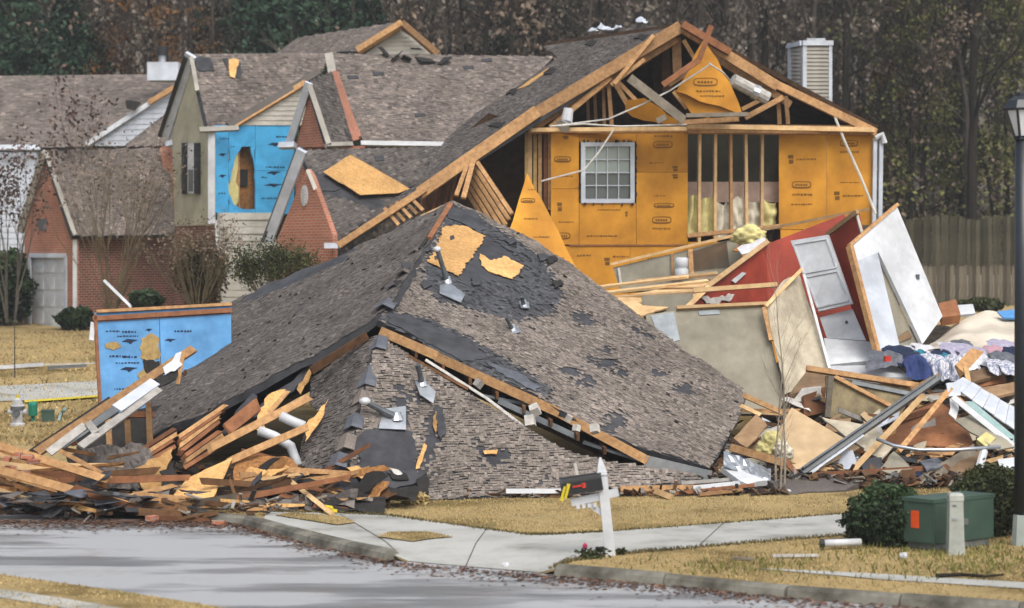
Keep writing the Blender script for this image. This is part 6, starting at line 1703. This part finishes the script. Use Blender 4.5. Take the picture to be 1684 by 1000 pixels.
def face(u, n, a, b, c, d, off, mt, name, th=.01):
    pts = [cn + u * s + n * off + V((0, 0, z0 - cn.z + hh * t)) for s, t in ((a, c), (b, c), (b, d), (a, d))]
    MB().slab(pts, th).build(name, mt, tf)
face(u1, n1, .48, .74, .36, .78, .012, 'orange_sign', 'sticker')
face(u2, n2, .02, .98, .02, .98, .008, 'transformer', 'door')
face(u2, n2, .46, .54, .4, .55, .03, 'gutter', 'handle', .03)
face(u1, n1, .05, .96, .03, .97, .006, 'transformer', 'side_plate', .004)
pg = G(1571, 912)
pd = thing('utility_pedestal', 'pale grey-green utility pedestal in front of the transformer box', 'pedestal', pg)
MB().lathe(pg - V((0, 0, .05)), [(.165, 0), (.14, .3), (.125, .78), (.12, .80)], sq=True).build('body', 'pedestal', pd)
MB().lathe(pg + V((0, 0, .72)), [(.135, 0), (.135, .07), (.11, .1)], sq=True).build('cap', 'pedestal', pd)
MB().box(pg + V((-.03, -.092, .66)), .05, .012, .02).build('latch', 'gutter', pd)
MB().box(pg + V((-.03, -.1, .48)), .06, .012, .03).build('label_plate', 'metal', pd)
# lamp post at the right edge
lg = G(1681, 897)
lpst = thing('street_lamp', 'black post lamp with frosted lantern at the right picture edge', 'street lamp', lg)
ht = (897 - 150) / FPX * lg.y
MB().lathe(lg - V((0, 0, .1)), [(.15, 0), (.15, .12), (.125, .46), (.12, .52), (.1, .53)], 8).build('base_cover', 'paleg', lpst)
MB().lathe(lg + V((0, 0, .4)), [(.11, 0), (.105, ht * .45), (.098, ht - 1.06)], 16).build('post', 'lampblack', lpst, smooth=True)
zt = lg + V((0, 0, ht))
MB().lathe(zt - V((0, 0, .68)), [(.09, 0), (.13, .02), (.1, .05), (.13, .06)], 6).build('collar', 'lampblack', lpst)
lt = MB().lathe(zt - V((0, 0, .62)), [(.10, 0), (.215, .36)], 6).build('lantern_glass', 'frost', lpst)
for i in range(6):
    a = i * math.pi / 3
    q = lambda r, z: zt + V((r * math.cos(a), r * math.sin(a), z))
    MB().bar(q(.105, -.63), q(.222, -.25), .03, .03, V((math.cos(a), math.sin(a), 0))).build('lantern_rib', 'lampblack', lpst)
MB().lathe(zt - V((0, 0, .27)), [(.25, 0), (.26, .03), (.2, .14), (.12, .19), (.09, .20), (.09, .245), (.075, .26)], 6).build('lantern_roof', 'lampblack', lpst)
# white pipe with black cap on the lawn
wp_ = thing('downspout_piece', 'white pipe with a black cap lying on the grass left of the round bush', 'pipe', G(1382, 907))
a = G(1352, 905, .09); b = G(1415, 903, .09)
MB().tube([a, b], .05, 12).build('pipe', 'white', wp_, smooth=True)
MB().tube([a - V((.03, 0, 0)), a + V((.03, 0, 0))], .06, 12).build('cap', 'black', wp_)
MB().bar(a + V((-.01, -.02, -.02)), a + V((.02, -.04, -.12)), .02, .02).build('strap', 'black_and_shade', wp_)
for l, q in (('white strip lying on the grass left of the round bush', ((1270, 918), (1345, 917))), ('grey stick lying on the grass near the sidewalk', ((1205, 922), (1238, 923)))):
    MB().bar(G(*q[0], .03), G(*q[1], .03), .08, .03, V((0, 0, 1))).build('ground_strip', 'white_dirty' if 'white' in l else 'lumber_grey', label=l, cat='strip')
MB().tube([G(*q, .04) for q in ((1540, 953), (1580, 951), (1620, 954), (1650, 951))], [.03, .025, .02, .012], 6).build('fallen_branch', 'bark_dark', label='dark fallen branch on the grass below the pedestal', cat='branch')
for l, x, y in (('white crumpled litter on the grass below the transformer', 1486, 918), ('white crumpled litter on the road at the lower right', 1496, 996), ('white crumpled litter on the lawn below the saplings', 1296, 812), ('white crumpled litter on the driveway gutter', 832, 934)):
    p = G(x, y) if y < 930 else V(((x - 842) / FPX * 4 * FPX / (y - HOR), 4 * FPX / (y - HOR), 0))
    MB().blob(p + V((0, 0, .03)), .05, .05, .04, .5, 3, x).build('paper_litter', 'white', label=l, cat='litter')
# far lawn: hydrant, posts, pipes
hg = G(29, 700)
hy = thing('fire_hydrant', 'white fire hydrant with grey bands and greenish cap on the far left lawn', 'fire hydrant', hg)
MB().lathe(hg, [(.16, 0), (.16, .04), (.11, .06), (.11, .34), (.14, .36), (.14, .40), (.11, .42), (.09, .52), (.05, .56)], 14).build('barrel', 'hydrant', hy, smooth=False)
MB().lathe(hg + V((0, 0, .55)), [(.035, 0), (.035, .07)], 6).build('cap_nut', 'yellow', hy)
for s in (-1, 1): MB().tube([hg + V((.08 * s, 0, .28)), hg + V((.19 * s, 0, .28))], .055, 10).build('side_cap', 'hydrant', hy)
MB().tube([hg + V((0, -.08, .26)), hg + V((0, -.2, .26))], .07, 10).build('front_cap', 'metal_dark', hy)
MB().lathe(hg + V((0, 0, .34)), [(.145, 0), (.145, .05)], 14).build('band', 'metal_dark', hy)
q = G(54, 694)
gp_ = thing('green_post', 'round green marker post right of the fire hydrant', 'post', q)
MB().lathe(q, [(.04, 0), (.04, .12), (.09, .13), (.1, .36), (.07, .40)], 12).build('body', 'tealpaint', gp_); MB().lathe(q + V((0, 0, .34)), [(.105, 0), (.1, .05), (.04, .08)], 12).build('cap', 'tealpaint', gp_)
q = G(79, 693)
gb = thing('meter_box', 'low grey-green utility box right of the green marker post', 'utility box', q)
MB().box(q + V((0, 0, .11)), .26, .24, .2, .2).build('body', 'transformer', gb); MB().box(q + V((0, 0, .225)), .28, .26, .03, .2).build('lid', 'transformer', gb)
MB().tube([G(96, 694, .02), G(101, 688, .1), P(104, 676, G(101, 690).y), P(108, 672, G(101, 690).y)], [.03, .035, .035, .05], 8).build('pale_pipe', 'tealpale', label='bent pale teal pipe sticking up from the far left lawn', cat='pipe', smooth=True)
for l, a, b, w, m_ in (('long white gutter lying across the far left lawn', (-30, 612), (70, 606), .12, 'white'), ('dark part of the gutter lying on the far lawn beside the blue wall', (78, 610), (142, 608), .1, 'gutter'), ('thin grey pole end touching the blue wall on the far lawn', (40, 606), (156, 604), .05, 'white_dirty')):
    MB().bar(G(*a, .08), G(*b, .1), w, w * .7, V((0, 0, 1))).build('fallen_gutter', m_, label=l, cat='gutter')
board('fallen_downspout', 'thin white downspout leaning over the shrub before the dark brick garage wall', 'downspout', 'white', (171, 461, 59.5), (215, 504, 58.5), .075, .06)
MB().tube([G(24, 622), G(24, 622) + V((0, 0, 1.3))], [.02, .012], 5).build('thin_stake', 'bark', label='thin upright stake on the far left lawn before the hedge', cat='stake')

# ------------------------------------------------------------------ vegetation
def leaf(b, p, s, t, flat=.3):
    d = V((U(-1, 1), U(-1, 1), U(-1, 1))).normalized() * s
    e = d.cross(V((U(-1, 1), U(-1, 1), U(-1, 1)))).normalized() * s * .6
    b.add([p - d, p + e, p + d, p - e], [(0, 1, 2, 3)], t)
def bush(name, label, px, py0, py1, w, mt, n=6000, size=.035, cat='bush', squash=1.0, group=None, y=None, loose=.12):
    g = G(px, py1)
    if y: g = P(px, py1, y)
    h = (py1 - py0) / FPX * g.y; r = w / 2 / FPX * g.y
    t = thing(name, label, cat, g, group)
    c = g + V((0, 0, h * .52))
    seed = U(0, 50)
    core = MB().blob(c - V((0, 0, h * .05)), r * .62, r * .58, h * .36, .3, 2.0, seed, 16, 10).build('crown_core', 'black_and_shade', t)
    b = MB()
    for _ in range(n):
        d = V((random.gauss(0, 1), random.gauss(0, 1), random.gauss(0, 1))).normalized()
        k = 1 + (.36 if name != 'round_bush' else .2) * noise.noise(d * 2.3 + V((seed, 0, 0))) + .16 * noise.noise(d * 6 + V((seed, 4, 0)))
        rr = k * (1 - abs(random.gauss(0, loose)))
        if R() < .03: rr *= U(1.0, 1.12)
        p = c + V((d.x * r * rr, d.y * r * rr * .9, d.z * h * .5 * rr))
        if p.z < g.z + .03: continue
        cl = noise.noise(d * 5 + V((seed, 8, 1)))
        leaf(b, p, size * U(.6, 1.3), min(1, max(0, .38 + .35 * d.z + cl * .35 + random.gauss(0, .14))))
    b.build('foliage', mt, t, uv=False)
    s = MB()
    for i in range(7):
        a = U(0, 6.28)
        s.tube([g + V((.1 * math.cos(a), .1 * math.sin(a), 0)), c + V((r * .6 * math.cos(a), r * .6 * math.sin(a), h * .1))], [.02, .008], 4)
    s.build('stems', 'bark', t)
    return t
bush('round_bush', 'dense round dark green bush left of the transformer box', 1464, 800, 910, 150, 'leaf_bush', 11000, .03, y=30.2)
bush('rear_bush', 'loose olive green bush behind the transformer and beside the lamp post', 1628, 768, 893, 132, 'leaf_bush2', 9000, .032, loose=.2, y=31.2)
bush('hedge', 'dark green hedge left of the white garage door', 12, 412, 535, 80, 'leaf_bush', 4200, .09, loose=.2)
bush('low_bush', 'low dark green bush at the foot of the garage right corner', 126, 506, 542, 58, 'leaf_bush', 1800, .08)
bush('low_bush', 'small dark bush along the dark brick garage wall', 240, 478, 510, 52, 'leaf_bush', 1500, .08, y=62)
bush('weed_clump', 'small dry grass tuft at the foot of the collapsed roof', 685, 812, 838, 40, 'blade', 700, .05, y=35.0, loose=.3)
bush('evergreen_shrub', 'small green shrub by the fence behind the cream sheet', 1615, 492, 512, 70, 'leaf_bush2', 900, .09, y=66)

def branch(segs, p, d, L, r, depth, tips, spread=.6, up=.15, kids=(2, 3)):
    n = 3
    for i in range(n):
        q = p + d * (L / n)
        r2 = r * .82
        segs.append((p, q, r, r2))
        p = q; r = r2
        d = (d + V((U(-.18, .18), U(-.18, .18), U(-.05, .12)))).normalized()
        if depth > 0 and i > 0:
            for _ in range(random.randint(*kids) - (1 if i < n - 1 else 0)):
                e = (d + V((U(-1, 1), U(-1, 1), U(-.4, .7))) * spread + V((0, 0, up))).normalized()
                branch(segs, p, e, L * U(.5, .75), r * .6, depth - 1, tips, spread, up, kids)
    if depth <= 0: tips.append((p, d, L))
def twiggy(name, label, px, y0, y1, y, w, mtw, leafs=None, n0=9, cat='shrub', nleaf=0, lsize=.06, dep=2, r=.02, lean=.45):
    g = P(px, y1, y); h = (y1 - y0) / FPX * y; wd = w / FPX * y
    t = thing(name, label, cat, g)
    segs = []; tips = []
    for i in range(n0):
        a = U(0, 6.28); k = U(.1, 1) * lean
        d = V((math.cos(a) * k * wd / h, math.sin(a) * k * .6, 1)).normalized()
        branch(segs, g + V((math.cos(a) * .12, math.sin(a) * .12, 0)), d, h * U(.45, .62), r, dep, tips, .45, .25)
    b = MB()
    for a, c, r0, r1 in segs: b.tube([a, c], [r0, r1], 3, cap=False)
    b.build('branches', mtw, t, uv=False)
    if nleaf:
        l = MB()
        for _ in range(nleaf):
            p, d, L = random.choice(tips)
            leaf(l, p - d * U(0, L * .8) + V((U(-.2, .2), U(-.2, .2), U(-.2, .2))), lsize * U(.6, 1.3), R())
        l.build('foliage', leafs, t, uv=False)
    return t
twiggy('bare_shrub', 'tall bare twiggy shrub in front of the brick garage roof', 185, 245, 510, 62, 250, 'twig', 'leaf_brown', 24, nleaf=900, lsize=.05, dep=2, r=.022, lean=.8)
twiggy('bare_shrub', 'brownish half bare shrub before the tan house brick base', 325, 372, 510, 60.3, 150, 'twig', 'leaf_brown', 34, nleaf=1200, lsize=.045, dep=2, r=.016, lean=.9)
bush('brown_bush', 'dense brownish olive bush at the brick base of the tan house', 330, 396, 508, 92, 'leaf_scrub', 5200, .055, loose=.34, y=61)
twiggy('wall_shrub', 'grey-green spiky shrub in front of the lower brick gable', 448, 418, 505, 53.5, 105, 'twig', 'leaf_bush2', 40, nleaf=6500, lsize=.036, dep=2, r=.012, lean=1.0)
twiggy('leafy_sapling', 'small tree with dead purple-brown leaves before the far left white wall', 18, 250, 530, 64, 130, 'bark', 'leaf_purple', 8, cat='tree', nleaf=1000, lsize=.07, dep=2, r=.03)
twiggy('purple_tree_top', 'thin bare tree with a few dead leaves before the long brown roof', 120, 150, 400, 68, 110, 'bark', 'leaf_purple', 5, cat='tree', nleaf=260, lsize=.08, dep=2, r=.02)
def sapling(label, px, y, topy, lean):
    g = G(px, 806); g = P(px, 800, y); g.z = gz(g.x, g.y)
    t = thing('bare_sapling', label, 'sapling', g)
    h = (800 - topy) / FPX * y
    segs = []; tips = []
    p = g; d = V((lean, 0, 1)).normalized(); r = .024
    for i in range(9):
        q = p + d * (h / 9); segs.append((p, q, r, r * .88))
        if i > 2:
            for _ in range(2): branch(segs, q, (V((U(-.7, .7), U(-.5, .5), 1))).normalized(), h * U(.15, .3), r * .35, 1, tips, .5, .3)
        p = q; r *= .88; d = (d + V((U(-.08, .08), U(-.05, .05), .1))).normalized()
    b = MB()
    for a, c, r0, r1 in segs: b.tube([a, c], [r0, r1], 5, cap=False)
    b.build('trunk', 'bark_pale', t, uv=False)
sapling('left of two thin bare pale saplings before the right pile', 1277, 36.5, 590, -.05)
sapling('right of two thin bare pale saplings before the right pile', 1290, 36.4, 480, .03)
sapling('shorter bare stem between the two pale saplings', 1284, 36.2, 640, .0)

# fences behind the right pile
def fence(label, px0, px1, top, y, hgt, mt, bw, group=None, scallop=0):
    x0 = (px0 - 842) / FPX * y; x1 = (px1 - 842) / FPX * y
    zb = gz((x0 + x1) / 2, y) - .1
    t = thing('plank_fence', label, 'fence', V(((x0 + x1) / 2, y, zb)))
    for s in (.25, .8): MB().box(V(((x0 + x1) / 2, y + .06, zb + hgt * s)), x1 - x0, .05, .09).build('rail', mt, t)
    proto = []
    for k in range(4):
        b = MB(); w = bw * .93
        h = hgt
        b.add([(-w / 2, -.012, 0), (w / 2, -.012, 0), (w / 2, -.012, h - .04), (w / 4, -.012, h), (-w / 4, -.012, h), (-w / 2, -.012, h - .04),
               (-w / 2, .012, 0), (w / 2, .012, 0), (w / 2, .012, h - .04), (w / 4, .012, h), (-w / 4, .012, h), (-w / 2, .012, h - .04)],
              [(0, 1, 2, 3, 4, 5), (11, 10, 9, 8, 7, 6)] + [((i + 1) % 6, i, i + 6, (i + 1) % 6 + 6) for i in range(6)], (.1, .4, .6, .95)[k])
        o = b.build('plank', mt, t); proto.append(o)
    n = int((x1 - x0) / bw)
    for i in range(n):
        pr = proto[i] if i < 4 else proto[random.randrange(4)].copy()
        if i >= 4: COL.objects.link(pr)
        ph = (i * bw) % 2.4 / 2.4
        pr.location = (x0 + (i + .5) * bw - (x0 + x1) / 2, 0, U(-.04, .02) + scallop * math.sin(ph * math.pi))
        pr.rotation_euler = (0, U(-.015, .015), 0)
    k = 0
    x = x0
    while x <= x1:
        MB().box(V((x, y + .12, zb + hgt / 2)), .12, .1, hgt * 1.02).build('post', mt, t)
        x += 2.4
fence('weathered plank fence behind the tilted white wall, darker upper row', 1395, 1800, 370, 85, 2.2, 'fence_dark', .17, scallop=.18)
fence('pale grey lower plank fence between the tilted white wall and the lamp post', 1440, 1800, 445, 75, 1.5, 'fence', .15)

# woodland: tree kinds
def tree_mesh(kind, seed):
    random.seed(seed)
    H = 16; segs = []; tips = []
    tb = MB(); lb = MB()
    if kind == 'pine':
        segs.append((V((0, 0, 0)), V((.1, 0, H)), .22, .05))
        for k in range(1500):
            z = H * (.14 + .86 * R() ** .8); rad = (1 - z / H) * 3.6 + .5
            a = U(0, 6.28); q = rad * U(.25, 1)
            c = V((math.cos(a) * q, math.sin(a) * q, z - q * .12))
            cl = noise.noise(c * .6 + V((seed, 0, 0)))
            if cl < -.22: continue
            for _ in range(9): leaf(lb, c + V((random.gauss(0, .3), random.gauss(0, .3), random.gauss(0, .18))), U(.08, .2), min(1, max(0, .45 + cl * .6 + random.gauss(0, .18))))
        for k in range(30):
            z = H * U(.15, .95); a = U(0, 6.28); q = (1 - z / H) * 3
            segs.append((V((0, 0, z)), V((math.cos(a) * q, math.sin(a) * q, z - .2)), .05, .015))
    else:
        p = V((0, 0, 0)); d = V((U(-.05, .05), U(-.05, .05), 1)).normalized(); r = U(.12, .2)
        for i in range(8):
            q = p + d * (H / 8); segs.append((p, q, r, r * .85))
            if i > 1 or kind == 'full':
                for _ in range(3 if kind != 'full' else 4):
                    a = U(0, 6.28)
                    branch(segs, q - d * U(0, H / 8), V((math.cos(a), math.sin(a), U(.35, 1.2))).normalized(), U(1.6, 3.2), r * .26, 2, tips, .55, .15, (2, 2))
            p = q; r *= .85; d = (d + V((U(-.1, .1), U(-.1, .1), .06))).normalized()
        nl = {'bare': 700, 'full': 4200, 'mid': 1900}[kind]
        for _ in range(nl):
            p, d, L = random.choice(tips)
            c = p - d * U(-.1, L) + V((random.gauss(0, .25), random.gauss(0, .25), random.gauss(0, .25)))
            cl = noise.noise(c * .5 + V((seed, 0, 0)))
            leaf(lb, c, U(.05, .14), min(1, max(0, .45 + cl * .55 + random.gauss(0, .18))))
        for p, d, L in tips:
            for _ in range(3):
                e = (d + V((U(-1, 1), U(-1, 1), U(-.3, .8))) * .6).normalized() * U(.5, 1.1)
                segs.append((p, p + e, .016, .008))
    for a, c, r0, r1 in segs: tb.tube([a, c], [r0, r1], 3 if r0 < .06 else 6, cap=False)
    return tb, lb
KINDS = {}
def make_tree(key, kind, seed, bark, lf, name, label, group):
    tb, lb = tree_mesh(kind, seed)
    e = thing(name, label, 'tree', V((0, 0, 0)), group)
    tb.build('trunk', bark, e, uv=False); lb.build('crown', lf, e, uv=False)
    KINDS[key] = [e, False]
GRP = 'trees of the wood behind the houses'
make_tree('b1', 'bare', 11, 'bark', 'leaf_grey', 'bare_tree', 'bare grey-brown tree in the wood behind the houses', GRP)
make_tree('b2', 'bare', 12, 'bark', 'leaf_brown', 'bare_tree', 'bare tree with a few brown leaves in the wood behind the houses', GRP)
make_tree('b3', 'mid', 13, 'bark_dark', 'leaf_brown', 'bare_tree', 'dark stemmed tree with brown leaves in the wood behind the houses', GRP)
make_tree('m1', 'mid', 14, 'bark', 'leaf_grey', 'bare_tree', 'grey tree thick with twigs in the wood behind the houses', GRP)
make_tree('f1', 'full', 15, 'bark_dark', 'leaf_olive', 'leafy_tree', 'olive leaved tree in the wood above the fence', GRP)
make_tree('f2', 'full', 16, 'bark_dark', 'leaf_orange', 'leafy_tree', 'orange-brown leaved tree rising behind the long brown roof', GRP)
make_tree('p1', 'pine', 17, 'bark_dark', 'leaf_pine', 'pine_tree', 'dark green evergreen in the wood behind the left houses', GRP)
make_tree('p2', 'pine', 18, 'bark_dark', 'leaf_pine', 'pine_tree', 'dark green evergreen in the wood behind the left houses', GRP)
random.seed(99)
def plant(key, px, y, s=1.0, sw=None, label=None):
    e, used = KINDS[key][:2]
    x = (px - 842) / FPX * y
    if not used: o = e; KINDS[key][1] = True
    else:
        o = e.copy(); COL.objects.link(o)
        for c in e.children:
            k = c.copy(); COL.objects.link(k); k.parent = o
    o.location = (x, y, gz(x, y) - .2)
    o.rotation_euler = (0, 0, U(0, 6.28))
    w = sw or s
    o.scale = (w, w, s)
    if label: o['label'] = label
    elif key != 'f2':
        base_ = KINDS[key][2] if len(KINDS[key]) > 2 else o['label']
        if len(KINDS[key]) < 3: KINDS[key].append(base_)
        k_ = next(t_ for lim, t_ in ((290, 'above the long brown roof'), (560, 'above the tan house roof'), (900, 'above the roof with brick gables'), (1130, 'above the orange house, left slope'), (1300, 'above the orange house, right slope'), (1400, 'behind the boxed chimney'), (9999, 'above the plank fence at right')) if px < lim)
        h_ = base_.split(' in the wood')[0]
        o['label'] = ('tall ' if s > 1.08 else 'shorter ' if s < .92 else '') + h_ + (', front row, ' if y < 96 else ', back rows, ') + k_
    return o
for px, y, s, k in ((20, 85, .8, 'p1'), (105, 86, .72, 'p2'), (150, 88, .6, 'p1'), (-50, 86, .8, 'p2'), (455, 86, .95, 'p2'), (530, 87, .85, 'p1'), (585, 90, .8, 'p2'), (420, 94, .9, 'p1'), (345, 96, .6, 'p2'), (830, 100, .9, 'p1'), (900, 99, .95, 'p2')):
    plant(k, px, y, s, s * 1.05)
for px, y, s, l in ((205, 85, .62, None), (255, 86, .55, 'smaller orange-brown leaved tree near the white chimney box'), (1440, 92, .5, 'low orange-brown leaved tree behind the boxed chimney'), (1500, 95, .55, 'low orange-brown leaved tree left of the dark trunk above the fence')):
    plant('f2', px, y, s, s * 1.1, l)
for px, y, s in ((1520, 88, .8), (1585, 91, .95), (1640, 89, .8), (1690, 93, .9), (1480, 97, .85), (1740, 90, .9), (1560, 99, 1.0), (1400, 100, .8)):
    plant('f1', px, y, s, s * 1.05)
rows = [(88, 74), (94, 66), (102, 58), (114, 52), (130, 46)]
for y, st in rows:
    px = -90 + U(0, 30)
    while px < 1800:
        k = random.choice(('b1', 'b2', 'b3', 'm1', 'b1', 'm1'))
        plant(k, px, y + U(-2.5, 2.5), U(.8, 1.25))
        px += st * U(.6, 1.4)
# bold dark trunks
def trunk_tree(px, y, r, label, wig=.3):
    x = (px - 842) / FPX * y
    t = thing('tall_trunk', label, 'tree', V((x, y, gz(x, y) - .2)))
    pts = [V((x + wig * noise.noise(V((i * .8, px, 0))), y, gz(x, y) - .2 + i * 1.5)) for i in range(13)]
    MB().tube(pts, [r * (1 - i * .055) for i in range(13)], 8).build('trunk', 'bark_dark', t, uv=False)
    segs = []; tips = []
    for i in range(4, 13):
        for _ in range(3): branch(segs, pts[i], V((U(-1, 1), U(-1, 1), U(.2, 1))).normalized(), U(1.5, 3), r * .3, 2, tips, .5, .15, (2, 2))
    b = MB()
    for a, c, r0, r1 in segs: b.tube([a, c], [r0, r1], 3, cap=False)
    b.build('branches', 'bark_dark', t, uv=False)
trunk_tree(1600, 86.5, .22, 'crooked black trunk rising above the fence left of the lamp', .5)
trunk_tree(1258, 88, .20, 'straight dark trunk rising behind the boxed chimney, left side', .2)
trunk_tree(1390, 87.5, .18, 'grey dark trunk rising right of the boxed chimney', .2)
trunk_tree(280, 88, .17, 'dark forked trunk above the white chimney box', .4)
trunk_tree(1190, 90, .15, 'thin dark trunk above the orange house gable', .2)
trunk_tree(985, 91, .15, 'thin dark trunk above the grey roof ridge', .2)
# undergrowth and far wood as one mass
def mass(name, n, y0, y1, zt, mt, size, dens=.0, x0=-420, x1=2100):
    b = MB()
    for _ in range(n):
        y = U(y0, y1); px = U(x0, x1); x = (px - 842) / FPX * y
        z = zt * R() ** 1.5
        p = V((x, y, gz(x, y) + z))
        cl = noise.noise(p * .35)
        if cl < dens - .25: continue
        leaf(b, p, U(*size), min(1, max(0, .42 + cl * .5 + random.gauss(0, .17))))
    return b.build(name, mt, kind='stuff', uv=False)
mass('undergrowth', 42000, 86.5, 100, 5, 'leaf_brown', (.05, .14))
mass('undergrowth', 14000, 86.5, 98, 5, 'leaf_olive', (.05, .14), x0=1380)
mass('distant_woods', 46000, 118, 190, 11, 'leaf_grey', (.08, .24))
mass('distant_woods', 23000, 118, 190, 11, 'leaf_brown', (.08, .24))
